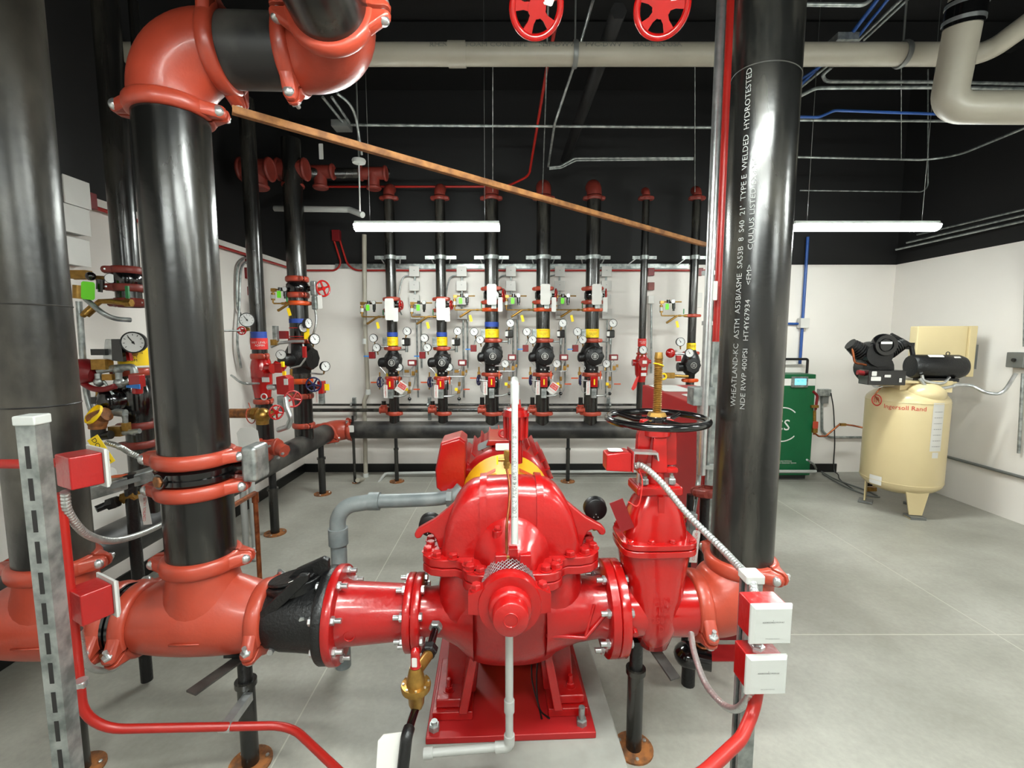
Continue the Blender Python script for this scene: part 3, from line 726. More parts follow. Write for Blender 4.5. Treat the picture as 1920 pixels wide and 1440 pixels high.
# pad and base
pad = MB(); PB = [(-.43, -.22), (.43, -.22), (.43, 1.5), (-.43, 1.5)]
fz = P(735, 1370, 1.6)
pb0 = P(727, 1405, 1); 
one('concrete_pad', MB().prism([(-.40, -.42), (.405, -.42), (.405, 1.45), (-.40, 1.45)], pl(0, 0, .0), E_, UY, Z_*.10), m_concp, 'low grey concrete pad under the red pump', 'pad', bevel=.008)
bp = thing('base_plate', 'faded red painted base plate on the concrete pad under the pump', 'base plate', pl(0, 0, .10))
MB().prism([(-.318, -.075-.0), (.318, -.075), (.318, 1.35), (-.318, 1.35)], pl(0, -.0, .1005), E_, UY, Z_*.026).build('plate', m_base, bp, bevel=.004)
for x in (-.29, .27):
    b = MB(); o = pl(x, -.035, .1265); b.hexp(o, Z_, .021, .024).cyl(o, o+Z_*(.035 if x < 0 else .07), .012, n=12); b.build('anchor_bolt', m_galv, bp)
# ================= discharge side =================
gv = thing('gate_valve', 'glossy red gate valve with rising stem and black handwheel right of the pump', 'valve', run(.56, 0, -.18))
xf = xd+.002
b = MB()
b.lathe([(0, .10), (0, .170), (0, .170), (.004, .174), (.031, .174), (.034, .170), (.034, .170), (.034, .115), (.05, .108), (.30, .112), (.315, .118)], run(xf), E_, 52)
# wedge body, oval section rising to the bonnet flange
gx = xf+.155
def oval(z, hx, hy, pw=.75, n=40): return [run(gx)+E_*hx*math.copysign(abs(math.cos(a))**pw, math.cos(a))+N_*hy*math.copysign(abs(math.sin(a))**pw, math.sin(a))+Z_*(z-MZ) for a in [2*PI*j/n for j in range(n)]]
b.rings([oval(MZ-.145, .03, .05), oval(MZ-.13, .055, .085), oval(MZ-.04, .082, .118), oval(MZ+.08, .105, .115), oval(MZ+.20, .125, .10), oval(MZ+.24, .130, .10)])
b.build('body', m_vred, gv)
MB().rings([oval(.818, .14, .112, .45), oval(.842, .14, .112, .45)], smooth=False).build('body_flange', m_vred, gv, bevel=.004)
b = MB(); b.rings([oval(.845, .14, .112, .45), oval(.866, .14, .112, .45)], smooth=False); b.build('bonnet_flange', m_vred, gv, bevel=.004)
b = MB(); b.rings([oval(.866, .118, .088), oval(.90, .115, .085), oval(.96, .10, .078), oval(1.0, .082, .068), oval(1.03, .06, .055), oval(1.06, .052, .05)])
b.box(run(gx, 0, .98-MZ), (.022, .15, .10), u=E_, v=N_); b.build('bonnet', m_vred, gv)
for sx in (-.118, -.04, .04, .118):
    for sy in (-1, 1):
        if abs(sx) > .1 or 1: hb(gv, 'bonnet_bolt', m_vred, run(gx+sx*.95, sy*.088, .866-MZ), Z_, .010, .009, wash=.014)
b = MB(); b.box(run(gx, 0, 1.045-MZ), (.17, .125, .036), u=E_, v=N_).build('gland_flange', m_vred, gv, bevel=.01)
b = MB(); b.box(run(gx, 0, 1.115-MZ), (.15, .075, .022), u=E_, v=N_); b.cyl(run(gx, 0, 1.06-MZ), run(gx, 0, 1.11-MZ), .035); b.build('packing_gland', m_vred, gv, bevel=.008)
for s in (-1, 1):
    MB().cyl(run(gx+s*.062, 0, 1.05-MZ), run(gx+s*.062, 0, 1.15-MZ), .007, n=10).hexp(run(gx+s*.062, 0, 1.127-MZ), Z_, .013, .012).build('gland_bolt', m_zinc, gv)
for s in (-1, 1): hb(gv, 'gland_stud', m_galv, run(gx+s*.05, .035, 1.068-MZ), Z_, .014, .02, stud=.008)
# yoke
b = MB()
for s in (-1, 1):
    b.prism([(s*.075, 1.13), (s*.038, 1.13), (s*.022, 1.23), (s*.022, 1.30), (s*.058, 1.30), (s*.072, 1.24)], run(gx, .016, -MZ), E_, Z_, -N_*.032)
b.prism([(-.03, 1.11), (.03, 1.11), (.024, 1.24), (-.024, 1.24)], run(gx, .045, -MZ), E_, Z_, -N_*.015)
b.cyl(run(gx, 0, 1.24-MZ), run(gx, 0, 1.285-MZ), .052, n=24); b.build('yoke', m_vred, gv, bevel=.004)
WZ = 1.300
b = MB(); c0 = run(gx, 0, WZ-MZ)
b.torus(c0, Z_, .176, .0135, 64, 14); b.lathe([(-.02, 0), (-.02, .03), (-.02, .03), (.006, .036), (.012, .034), (.012, .018)], c0, Z_, 28)
for i in range(4):
    a = .75+PI/2*i; d = V(math.cos(a), math.sin(a), 0); b.tube([c0+d*.02-Z_*.004, c0+d*.09-Z_*.012, c0+d*.172], .0105, n=10, fil=.08)
b.build('handwheel', m_gloss, gv)
MB().cyl(c0+Z_*.012, c0+Z_*.026, .036, .03, n=6).build('wheel_nut', m_brass, gv)
st = MB(); zt0, zt1 = WZ, 1.545; n_ = 34
pr = [(0, 0), (0, .0135)]
for i in range(n_):
    t_ = (zt1-zt0-.02)*i/n_; pr += [(t_+.001, .0125), (t_+.004, .0158), (t_+.0055, .0158)]
pr += [(zt1-zt0, .013), (zt1-zt0, 0)]
st.lathe(pr, c0, Z_, 20); st.build('threaded_stem', m_brass, gv)
MB().torus(c0+Z_*(1.50-WZ), (.3, .1, 1), .018, .002, 20, 6).build('wire_tag', m_yel, gv)
# text cast on the body
text('C509\n10"\n250W\nDI', .032, plane_fn(run(gx-.0, .1195, .03), E_, (Z_*.998-N_*0.0), eps=.0035), 'cast_letters', m_vred, gv)
fbolts(gv, 0, .148, xd-.036, xf+.034, stud0=.02)
# test cocks: small nub
MB().cyl(run(xf+.06, .10, -.03), run(xf+.06, .122, -.035), .011, n=12).build('boss', m_vred, gv)
pt = P(1166, 966, 1.60); tgt = thing('hanging_tag', 'dark red tag tied at the left side of the gate valve bonnet', 'tag', pt); MB().box(pt, (.05, .003, .115), u=V(1, 0, .42), v=Y_).build('card', m_dkred, tgt); MB().tube(smoothpath([pt+V(.02, 0, .05), pt+V(.055, -.01, .04), pt+V(.07, 0, .12), pt+V(.062, .02, .16)], 5), .0022, n=6).build('cable_tie', m_rink, tgt)
# tamper switch
ts = thing('tamper_switch', 'small red tamper switch box with white sticker beside the gate valve yoke', 'switch', P(1155, 860, 1.62))
tc_ = P(1157, 862, 1.62); MB().prism([(-.045, -.032), (.045, -.036), (.045, .03), (.03, .036), (-.045, .028)], tc_+Y_*.035, X_, Z_, -Y_*.07).build('housing', m_dkred if 0 else m_red, ts, bevel=.005)
MB().box(tc_+X_*.047+Z_*.002, (.006, .082, .075)).build('cover', m_red, ts, bevel=.003)
plate(tc_+V(-.008, -.0, .0365), X_, Y_, .05, .045, .0015, m_paper, '', parent=ts, name='sticker')
MB().prism([(.045, .035), (.14, .03), (.145, -.0), (.14, -.0), (.135, .022), (.045, .026)], tc_-Y_*.02, X_, Z_, Y_*.045).build('bracket', m_zinc, ts)
fl0 = tc_+V(.055, -.015, -.02)
flexc([fl0, P(1205, 874, 1.58), P(1240, 905, 1.52), P(1290, 965, 1.45), P(1350, 1025, 1.34), P(1385, 1062, 1.25), P(1408, 1085, 1.17), P(1415, 1115, 1.12)], .0115, 'ribbed steel flexible conduit sagging from tamper switch to the upper white plated box')
# coupling and elbow and riser
coupling(run(xf+.325), E_, PR, N_*.95-Z_*.35, 'orange coupling between red gate valve and the right hand elbow', w=.054, flip=-1)
RR = x3-(xf+.34)
elbow(run(x3-RR), E_, None, Z_, RR, PR+.004, m_or, 'large orange elbow turning up into the tall printed pipe', bulge=.02, group='large orange pipe fittings')
coupling(run(x3, 0, RR+.01), Z_, PR, E_*.45+N_*.9, 'orange coupling at the foot of the tall printed pipe', w=.055)
zr0 = MZ+RR+.02
rp = thing('steel_pipe', 'tall thick black pipe with white printed lettering, right of the gate valve', 'pipe', run(x3, 0, zr0-MZ))
MB().cyl(run(x3, 0, zr0-MZ), run(x3, 0, 3.3-MZ), PR, n=64).cyl(run(x3, 0, 3.3-MZ), run(x3, 0, ZC-MZ-.01), PR, n=64).build('pipe_wall', m_pipe, rp)
MB().torus(run(x3, 0, P(1430, 150, 1.7).z-MZ), (.12, 0, 1), PR, .0018, 64, 6).build('weld_seam', m_header, rp)
ro = run(x3); 
def angto(px, py):
    # angle on the pipe surface seen at the pixel
    d = P(px, py, 1.0)-V(0, 0, HC); d2 = V(d.x, d.y, 0).normalized(); oc = V(ro.x, ro.y, 0); tca = oc.dot(d2); dd = oc.length_squared-tca*tca
    t = tca-math.sqrt(max((PR)**2-dd, 0)); h = d2*t-oc; return math.atan2(h.y, h.x), HC+d.z/math.hypot(d.x, d.y)*t
def vtext(body, y_top, y_bot, px, name='print', sz=.03):
    a, z0 = angto(px, y_bot); _, z1 = angto(px+10, y_top)
    cu = len(body)*sz*.62; L = z1-z0
    f = cyl_fn(V(ro.x, ro.y, z0), PR, a); tmp = f
    return a, z0, L
def vt(body, px, y0, y1, sz):
    a, za = angto(px, y0); _, zb = angto(px, y1); L = zb-za; k = L/(len(body)*sz*.56)
    text(body, sz, cyl_fn(V(ro.x, ro.y, za), PR, a), 'print', m_wink, rp, align='LEFT', sx=k)
vt('WHEATLAND-KC  ASTM  A53B/ASME  SA53B  8  S40  21\'  TYPE E  WELDED  HYDROTESTED', 1375, 762, 95, .026)
vt('NDE RWP 400PSI   HT4Y67934      <FM>      C(UL)US LISTED EX4265', 1392, 768, 205, .022)
# right strut post with cap, boxes and conduits
def strut(x, y, z0, z1, s, label, face=1, cap=True, slots=True):
    t = thing('strut_post', label, 'post', (x, y, z0)); h = s/2; w_ = .003; sgn = face
    po = [(-h, -h), (h, -h), (h, h), (h*.45, h), (h*.45, h*.7), (h-w_, h*.7), (h-w_, -h+w_), (-h+w_, -h+w_), (-h+w_, h*.7), (-h*.45, h*.7), (-h*.45, h), (-h, h)]
    return t, po
def strut_post(x, y, z0, z1, s, label, yaw=0, slotside=None):
    t, po = strut(x, y, z0, z1, s, label); u = V(math.cos(yaw), math.sin(yaw), 0); v = V(-math.sin(yaw), math.cos(yaw), 0)
    MB().prism(po, (x, y, z0), u, v, Z_*(z1-z0)).build('channel', m_galv, t)
    if slotside is not None:
        b = MB(); n = slotside; w_ = n.cross(Z_)
        z = z0+.03
        while z < z1-.04:
            b.box(V(x, y, z)+n*(s/2+.0005), (.010, .001, .056), u=w_, v=n); z += .080
        b.build('slots', m_ink, t)
    MB().box((x, y, z1-.002), (s+.008, s+.008, .024), u=u, v=v).build('end_cap', m_white, t, bevel=.004)
    return t
sp = P(1420, 1090, 1.14)
strut_post(sp.x, sp.y+.03, .0, sp.z, .041, 'galvanised channel post with white cap behind the two white plated boxes', yaw=PI/2)
def sqbox(c, f, s, dp, label, pl_mat=m_white, ps=None, txt=None, body=m_red, name='junction_box', tilt=0):
    # square box with a bevelled cover on side f
    c = V(c); f = V(f).normalized(); u = f.cross(Z_).normalized()*-1; t = thing(name, label, 'electrical box', c-Z_*s/2)
    MB().box(c, (s, dp, s), u=u, v=f).build('body', body, t, bevel=.004)
    k = (ps or s*1.12)/2; cc = c+f*dp/2; q = k*.86
    rs = [[cc+u*a*k+Z_*b_*k for a, b_ in ((-1, -1), (1, -1), (1, 1), (-1, 1))], [cc+f*.006+u*a*k+Z_*b_*k for a, b_ in ((-1, -1), (1, -1), (1, 1), (-1, 1))], [cc+f*.014+u*a*q+Z_*b_*q for a, b_ in ((-1, -1), (1, -1), (1, 1), (-1, 1))]]
    MB().rings(rs, smooth=False).build('cover', pl_mat, t)
    if txt:
        fr = plane_fn(cc+f*.0145+Z_*k*.25, u, Z_, eps=.0006); text(txt, s*.055, fr, 'print', m_ink, t)
        fr = plane_fn(cc+f*.0145-Z_*k*.62, u, Z_, eps=.0006); text('FIRE ALARM MODULE', s*.04, fr, 'print', m_steel, t)
    return t
bA, bB = P(1446, 1172, 1.03), P(1437, 1267, 1.03)
fA = V(.03, -1, 0)
sqbox(bA+Y_*.04, fA, .088, .062, 'upper red box with white square cover on the right channel post', txt='a\nADDRESSABLE MODULE')
sqbox(bB+Y_*.04, fA, .088, .062, 'lower red box with white square cover on the right channel post', txt='a\nADDRESSABLE MODULE')
for p in (bA, bB): pass
one('conduit_nipple', MB().cyl(bB+V(-.003, .04, .044), bA+V(-.01, .04, -.044), .010, n=12).hexp(bB+V(-.003, .04, .044), Z_, .017, .008), m_zinc, 'short metal nipple joining the two white plated boxes', 'conduit fitting')
flexc([P(1296, 1188, 1.50), P(1302, 1225, 1.42), P(1322, 1280, 1.30), P(1352, 1318, 1.2), P(1378, 1330, 1.13), P(1398, 1316, 1.08), P(1410, 1295, 1.06)], .010, 'ribbed steel flexible conduit looping up into the lower white plated box')
conduit([bB+V(.0, .03, -.045), P(1414, 1330, 1.06), P(1390, 1385, 1.0), P(1320, 1450, .92), P(1180, 1530, .85), V(P(1180, 1530, .85).x-.12, .82, .0)], .0145, 'red conduit curving down and left from the lower white plated box', mat=m_condr, fil=.12, n=16)
# support posts under the main
def floorpost(x, y, ztop, r, label, ang_=True, base=.062, mat=None):
    t = thing('pipe_support', label, 'pipe support', (x, y, 0)); zs = ztop*.72 if ztop > .3 else ztop*.8
    MB().cyl((x, y, .006), (x, y, zs), r).cyl((x, y, zs), (x, y, zs+.02), r*1.25).build('post', mat or m_pipe, t)
    MB().cyl((x, y, zs), (x, y, ztop), r*.82).build('threaded_top', m_cast, t)
    MB().cyl((x, y, 0), (x, y, .008), base, n=28).build('base_flange', m_rust, t)
    for k in range(3):
        a = .5+2.1*k; hb(t, 'floor_bolt', m_zinc, (x+math.cos(a)*base*.75, y+math.sin(a)*base*.75, .008), Z_, .007, .006)
    return t
for x, nm in ((-.985, 'black support post with rusty round base under the middle tee'), (.475, 'black support post with rusty round base under the gate valve'), (-1.60, 'black support post behind the left channel post')):
    q = run(x); t = floorpost(q.x, q.y-.02, MZ-.135, .030, nm, base=.075)
    MB().torus((q.x, q.y-.02, MZ), E_, PR+.018, .011, 20, 8, a0=0, a1=PI, ux=-Y_).build('saddle', m_cast, t) if 0 else MB().box((q.x, q.y-.02, MZ-.128), (.12, .05, .016)).build('saddle', m_cast, t)
    if x == -.985: MB().box(V(q.x-.03, q.y-.10, MZ-.142), (.045, .22, .007), u=V(.9, -.35, 0), v=V(.35, .9, 0)).build('flat_bar', m_header, t)
    if x == .475: MB().box(V(q.x+.07, q.y-.06, MZ-.155), (.04, .2, .008), u=V(.9, .35, .0), v=V(-.35, .9, .3)).build('flat_bar', m_header, t)
# left strut post, boxes, conduits
lp = P(60, 785, 1.12)
strut_post(lp.x, lp.y, 0, lp.z, .042, 'galvanised slotted channel post with white cap at the left front', yaw=.12, slotside=V(math.sin(.12), -math.cos(.12), 0))
b1, b2 = P(131, 885, 1.26), P(152, 1138, 1.26)
sqbox(b1+V(0, .03, 0), V(.45, .85, 0), .092, .075, 'upper red box behind the left channel post, white cover facing away', ps=.112)
sqbox(b2+V(0, .03, 0), V(.45, .85, 0), .092, .075, 'lower red box behind the left channel post, white cover facing away', ps=.112)
flexc([P(122, 922, 1.25), P(128, 960, 1.27), P(160, 1000, 1.35), P(205, 1014, 1.5), P(250, 1006, 1.66), P(300, 985, 1.85), P(340, 960, 2.0)], .0115, 'ribbed steel flexible conduit looping from upper red box behind the thick pipe')
flexc([P(148, 1180, 1.3), P(160, 1240, 1.35), P(185, 1257, 1.45), P(215, 1252, 1.6), P(240, 1230, 1.75)], .010, 'ribbed steel flexible conduit hanging under the leftmost coupling')
conduit([P(112, 925, 1.26), P(158, 1368, 1.30), P(545, 1360, 1.5), P(640, 1450, 1.32), P(700, 1540, 1.22), V(P(700, 1540, 1.22).x, 1.2, .0)], .0135, 'red conduit running from the left boxes along the floor, bending down at the pump pad', mat=m_condr, fil=[.13, .12, .05, .06], n=16)
conduit([V(XL+.01, 1.32, P(48, 870, 1.3).z), P(48, 870, 1.3), P(112, 868, 1.29)], .0135, 'short red conduit entering the upper left red box from the left edge', mat=m_condr, n=16)
cl = P(424, 1363, 1.437)
one('conduit_clamp', MB().tube([cl-X_*.02, cl+X_*.02], .017, n=16).box(cl+Y_*.07, (.03, .13, .03)), m_zinc, 'zinc clamp holding the red conduit to the support post', 'clamp')
cl = P(152, 1280, 1.245); one('conduit_clamp', MB().cyl(cl-Z_*.008, cl+Z_*.008, .017).box(cl+V(.0, -.012, .0), (.045, .008, .012)), m_zinc, 'zinc clamp holding the red conduit to the left channel post', 'clamp')
# relief branch left front of the pump
cn = P(818, 1172, 1.56); c1 = P(803, 1228, 1.44)
rb = thing('pipe_nipple', 'black threaded pipe piece slanting out of the suction nozzle', 'pipe', c1)
MB().cyl(cn+(cn-c1).normalized()*.02, c1, .013, n=18).build('pipe', m_gloss, rb); MB().hexp(cn, c1-cn, .024, .02).build('hex_bushing', m_galv, rb)
MB().cyl(c1+(cn-c1)*.2, c1, .022, n=20).hexp(c1+(cn-c1)*.25, c1-cn, .027, .025).build('union', m_cast, rb)
vz = P(780, 1285, 1.36)
rv = thing('relief_valve', 'brass relief valve with red cap hanging at the lower left of the pump', 'valve', vz-Z_*.06)
b = MB(); b.lathe([(-.075, .0), (-.075, .018), (-.06, .024), (-.02, .027), (-.012, .03), (-.012, .045), (-.012, .045), (.0, .047), (.008, .045), (.008, .045), (.008, .030), (.05, .022), (.062, .018), (.062, 0)], vz, Z_, 28)
b.cyl(c1+Z_*0, V(vz.x, vz.y, c1.z-.0), .018, n=16); b.build('body', m_brass, rv)
for i in range(8): a = 2*PI*i/8+.2; MB().cyl(vz+V(math.cos(a)*.039, math.sin(a)*.039, .007), vz+V(math.cos(a)*.039, math.sin(a)*.039, .012), .0035, n=8).build('cover_screw', m_zinc, rv)
MB().lathe([(0, .013), (.004, .017), (.012, .0145), (.05, .0145), (.062, .012), (.068, 0)], vz+Z_*.06, Z_, 20).build('cap', m_vred, rv)
plate(vz+V(0, -.0155, .088), X_, Z_, .016, .03, .001, m_paper, '', parent=rv, name='cap_sticker')
b = MB(); e0, e1, e2 = vz-Z_*.07, P(765, 1372, 1.27), P(752, 1440, 1.12)
dp = thing('drain_pipe', 'black threaded pipe and elbow leaving the brass relief valve toward the floor', 'pipe', e1)
MB().tube([e0, e1], .0125, n=16).build('pipe', m_gloss, dp); e3 = V(e1.x-.01, e1.y-.05, e1.z-.16)
MB().tube([e0.lerp(e1, .88), e1+(e1-e0)*.15, e3+Z_*.05], .0175, n=18, fil=.03).build('elbow', m_cast, dp); MB().tube([e3+Z_*.06, V(e3.x, e3.y, .0)], .0125, n=16).build('pipe', m_gloss, dp)
MB().cyl(e3+Z_*.058, e3+Z_*.066, .0165, n=18).build('seal_ring', m_copper, dp)
sc = P(735, 1412, 1.25); sp_ = plate(sc, X_+Y_*.15, Z_*.9+Y_*.35, .085, .10, .006, m_box, 'blank light grey cover plate standing beside the pad at bottom left of centre', cat='cover plate', name='cover_plate', corner=.014)
# cable pair on the base plate
for k in (0, 1): one('black_cable', MB().tube(smoothpath([pl(.10+.03*k, .16, .36), pl(.09+.02*k, .10, .22), pl(.115, .04, .135), pl(.12+.03*k, -.01, .131)], 6), .0035, n=6), m_bb, ('left' if not k else 'right')+' one of two thin black cables hanging behind the bearing onto the base plate', 'cable')
# ================= red controller cabinet =================
CX0, CX1, CY0, CY1, CZ1 = .975, 1.36, 2.30, 3.45, 1.245
cb = thing('controller_cabinet', 'tall red steel cabinet with paper sheets on top behind the gate valve', 'cabinet', ((CX0+CX1)/2, (CY0+CY1)/2, 0))
MB().box(((CX0+CX1)/2, (CY0+CY1)/2, (CZ1+.12)/2), (CX1-CX0, CY1-CY0, CZ1-.12)).build('body', m_cab, cb, bevel=.006)
MB().box(((CX0+CX1)/2, (CY0+CY1)/2, .06), (CX1-CX0-.02, CY1-CY0-.02, .12)).build('plinth', m_dkred, cb, bevel=.004)
for x, y, w_, d_ in ((1.1, 3.2, .2, .4), (1.13, 2.75, .17, .22), (1.2, 2.5, .2, .2)): plate((x, y, CZ1+.003), X_, Y_, w_, d_, .002, m_paper, '', parent=cb, name='paper_sheet')
# drip tray edge painted on floor in front
one('floor_paint', MB().box((1.10, 2.21, .003), (.36, .12, .006)), m_base, 'faded red painted strip on the floor before the red cabinet', 'painted strip')
# ================= back wall riser row =================
YR = 5.03; S = 5.08/870
def q(x, y, Y=YR): return P(x, y, Y)
REC = None
def rec(o, lab):
    o['label'] = lab
    if REC is not None: REC.append((o, lab))
    return o
def tubes(name, mat, lab, cat, pts, r, fil=.03, n=8): return rec(one(name, MB().tube(pts, r, n=n, fil=fil), mat, lab, cat), lab)
def sgauge(x, y, Y, lab, r=.043, stem=None): return rec(gauge(q(x, y, Y), (-.05, -1, .0), r, lab, stem=stem), lab)
def wheel_t(c, ax, R, r, mat, lab, hub=None, spokes=5, name='handwheel'):
    return rec(one(name, handwheel(MB(), c, ax, R, r, hub or R*.22, spokes), mat, lab, 'handwheel'), lab)
def ctag(x, y, Y, w, h, lab, ang=0, ul=X_, txt='CONTROL VALVE'):
    t = thing('hanging_tag', lab, 'tag', q(x, y, Y)); c = q(x, y, Y); u = (X_*math.cos(ang)+Z_*math.sin(ang)); v = (-X_*math.sin(ang)+Z_*math.cos(ang))
    MB().prism([(-w/2, -h/2), (w/2, -h/2), (w/2, h/2*.9), (w/2*.7, h/2), (-w/2*.7, h/2), (-w/2, h/2*.9)], c, u, v, Y_*.002).build('card', m_paper, t)
    if txt: text(txt, w*.5, plane_fn(c-Y_*.001, v, -u, eps=.001), 'print', m_rink, t, sx=h*.85/(len(txt)*w*.5*.6))
    MB().tube([c+v*h*.45, c+v*h*.45+Z_*.04+Y_*.02], .002, n=5).build('cable_tie', m_rink, t)
    return rec(t, lab)
def brass_trim(x, y, Y, R, reach=46, small=0, flipx=1):
    # air supply trim reaching left from the riser: regulator, filter bowl, strainer, green lever
    g = lambda dx, dy, dY=0: q(x+dx*flipx, y+dy, Y+dY)
    lab = 'brass air supply piping with strainer reaching left from '+R
    t = thing('air_supply_trim', lab, 'pipe trim', g(-reach/2, 12)); rec(t, lab)
    b = MB(); b.tube([g(0, 0), g(-reach, 0), g(-reach, -26), g(-reach+12, -26), g(-reach+38, -26)], .007, n=8, fil=.012)
    b.tube([g(-reach+30, 0), g(-reach+12, 12)], .012, n=8).hexp(g(-reach+12, 12), g(-reach+8, 14)-g(-reach+12, 12), .013, .018).cyl(g(-8, 0), g(-2, 0), .014, n=10).cyl(g(-18, 0), g(-13, 0), .012, n=8)
    b.cyl(g(-reach, -6), g(-reach, -20), .018, n=12).box(g(-reach+1, -25), (.04, .03, .03)); b.build('brass_pipe', m_brass, t)
    MB().cyl(g(-reach, -16), g(-reach, -9), .022, n=12).build('regulator_sleeve', m_white, t)
    MB().cyl(g(-reach+23, -24), g(-reach+23, -13), .017, n=12).cyl(g(-reach+23, -13), g(-reach+23, -9), .012, n=12).build('filter_bowl', m_gloss, t)
    MB().cyl(g(-reach+13, -30), g(-reach+13, -24), .018, n=12).cyl(g(-reach+13, -25), g(-reach+20, -25), .01, n=10).build('regulator_knob', m_gloss, t)
    MB().box(g(-8, -8), (.010, .008, .055)).build('lever', m_dgreen, t)
    gg = gauge(g(-reach+22, -27, -.03), (-.1, -1, 0), .022, 'small air gauge on the brass trim of '+R, mark=False); rec(gg, gg['label'])
    la = 'bright green paper tag hanging from the brass trim of '+R; c = g(-reach+11, -17, -.04)
    rec(plate(c, X_, Z_, .036, .062, .002, m_green, la), la)
    la = 'narrow yellow tag hanging below the brass trim of '+R; c = g(-reach+30, 16, -.03)
    rec(plate(c, X_+Z_*.25, Z_-X_*.25, .028, .07, .002, m_yel, la), la)
def preaction(x, R, k):
    # k: dictionary of pixel heights for one riser kind
    r = k['r']; zt = q(x, 372).z; cx = q(x, 600).x
    c = lambda y, dY=0, dx=0: V(q(x, y).x*0+cx+dx, YR+dY, q(x, y, YR).z)
    L = lambda s: s+' '+R
    def add(o): return rec(o, o['label'])
    zv0, zv1 = c(k['v'][1]).z, c(k['v'][0]).z
    add(pipe(V(cx, YR, zv1), V(cx, YR, zt), r, L('upper glossy black pipe of'), m_gloss if 0 else m_pipe, n=28))
    add(pipe(V(cx, YR, .60), V(cx, YR, zv0), r, L('lower black pipe standing on the main of'), n=28))
    # clamp
    t = thing('riser_clamp', L('steel riser clamp at the top of'), 'pipe clamp', c(483)); rec(t, t['label'])
    MB().lathe([(-.02, r), (-.02, r+.009), (-.02, r+.009), (.02, r+.009), (.02, r+.009), (.02, r)], c(483), Z_, 24).build('ring', m_galv, t)
    for s in (-1, 1):
        MB().box(c(483, 0, s*(r+.055)), (.11, .012, .035)).build('ear', m_galv, t)
        MB().cyl(c(483, 0, s*(r+.05)), c(492, .06, s*(r+.03)), .006, n=8).build('brace_rod', m_zinc, t)
    # top elbow and coupling, the dark up there put into their orange
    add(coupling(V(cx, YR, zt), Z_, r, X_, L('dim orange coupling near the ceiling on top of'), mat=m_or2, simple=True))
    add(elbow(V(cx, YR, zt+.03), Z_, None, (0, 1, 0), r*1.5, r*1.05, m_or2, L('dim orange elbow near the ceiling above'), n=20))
    # couplings
    for j, y in enumerate(k['coup']):
        nm = k['cn'][j]; add(coupling(c(y), Z_, r, X_*.95-Y_*.3, L(nm+' of'), mat=m_or, simple=True, w=.045))
    # upper shut off valve with grey gear box and wheel
    yv = k['sv']; t = thing('butterfly_valve', L('upper black butterfly valve between couplings of'), 'valve', c(yv+8)); rec(t, t['label'])
    MB().lathe([(-.055, r), (-.04, r+.004), (-.03, r+.014), (.03, r+.014), (.04, r+.004), (.055, r)], c(yv), Z_, 24).cyl(c(yv), c(yv, -.0, r+.05), .022, n=12).build('body', m_gloss, t)
    gx = k['gb']; gc_ = q(x+gx, yv, YR-r-.06); MB().lathe([(-.035, 0), (-.035, .05), (.0, .055), (.03, .045), (.03, 0)], gc_, Y_, 20).box(gc_-Z_*.085, (.05, .05, .10)).build('gear_operator', m_galv, t)
    MB().cyl(gc_, V(gc_.x, YR, gc_.z), .018, n=12).cyl(gc_+X_*.02, q(x+k['hw'][0], yv, YR-.06), .007, n=8).build('spindle', m_steel, t)
    handwheel(MB(), q(x+k['hw'][0], yv, YR-.06), V(1, -.25, 0), k['hw'][1], .007, .018, 4).build('handwheel', m_vred, t)
    for j, (dx, y0, w_, h_) in enumerate(k['bags']):
        la = L(('larger' if j == 0 else 'smaller')+' white paper tag tied to the upper valve of'); add(plate(q(x+dx, y0, YR-r-.13-.01*j), X_, Z_, w_*S, h_*S, .003, m_paper, la))
    bt = k['bt']; brass_trim(x-r/S*.9, bt, YR-.02, R, reach=k['br'])
    if k['strap']: add(coupling(c(bt), Z_, r, X_, L('amber orange strap outlet under the upper valve of'), mat=m_amber, simple=True, w=.04, th=.010, name='strap_outlet'))
    # blue tape and yellow sign
    if k['tape']: y0, y1 = k['tape']; la = L('blue tape band wrapped round'); add(one('tape_band', MB().cyl(c(y1), c(y0), r+.002, n=28), m_blue, la, 'tape'))
    y0, y1 = k['sign']; t = thing('wrap_sign', L('yellow printed sign wrapped round'), 'sign', c(y1)); rec(t, t['label'])
    MB().lathe([(0, r+.001), (0, r+.005), (0, r+.005), (c(y0).z-c(y1).z, r+.005), (c(y0).z-c(y1).z, r+.005), (c(y0).z-c(y1).z, r+.001)], c(y1), Z_, 28).build('wrap', m_yel, t)
    zc_ = (c(y0).z+c(y1).z)/2; zh = c(y0).z-c(y1).z
    text('PRE-ACTION', .016, cyl_fn(V(cx, YR, zc_+zh*.32), r+.005, -PI/2, up=False), 'print', m_rink, t)
    text('LEVEL 1 NORTH\nDATA HALL\nSYS', .012, cyl_fn(V(cx, YR, zc_-zh*.12), r+.005, -PI/2, up=False), 'print', m_ink, t)
    la = L('galvanised box left of the yellow sign on'); add(bevbox(q(x+k['gbx'], (y0+y1)/2, YR-.01), (.05, .06, .09), m_galv, la, 'electrical box', 'junction_box'))
    # valve body
    y0, y1 = k['v']; t = thing('preaction_valve', L('black cast preaction valve with round emblem on'), 'valve', c(y1)); rec(t, t['label'])
    H_ = zv1-zv0; w_ = k['vw']; zb = zv0
    b = MB(); b.lathe([(0, r), (.02, r+.004), (H_*.22, r*1.02), (H_*.32, w_*.62), (H_*.5, w_*.9), (H_*.7, w_*.95), (H_*.85, w_*.8), (H_*.95, r+.006), (H_, r)], V(cx, YR, zb), Z_, 28)
    fc = V(cx+w_*.12, YR-w_*.97, zb+H_*.56)
    b.lathe([(0, w_*.82), (.03, w_*.86), (.05, w_*.8), (.055, w_*.74), (.062, 0)], fc+Y_*.05, -Y_, 8)
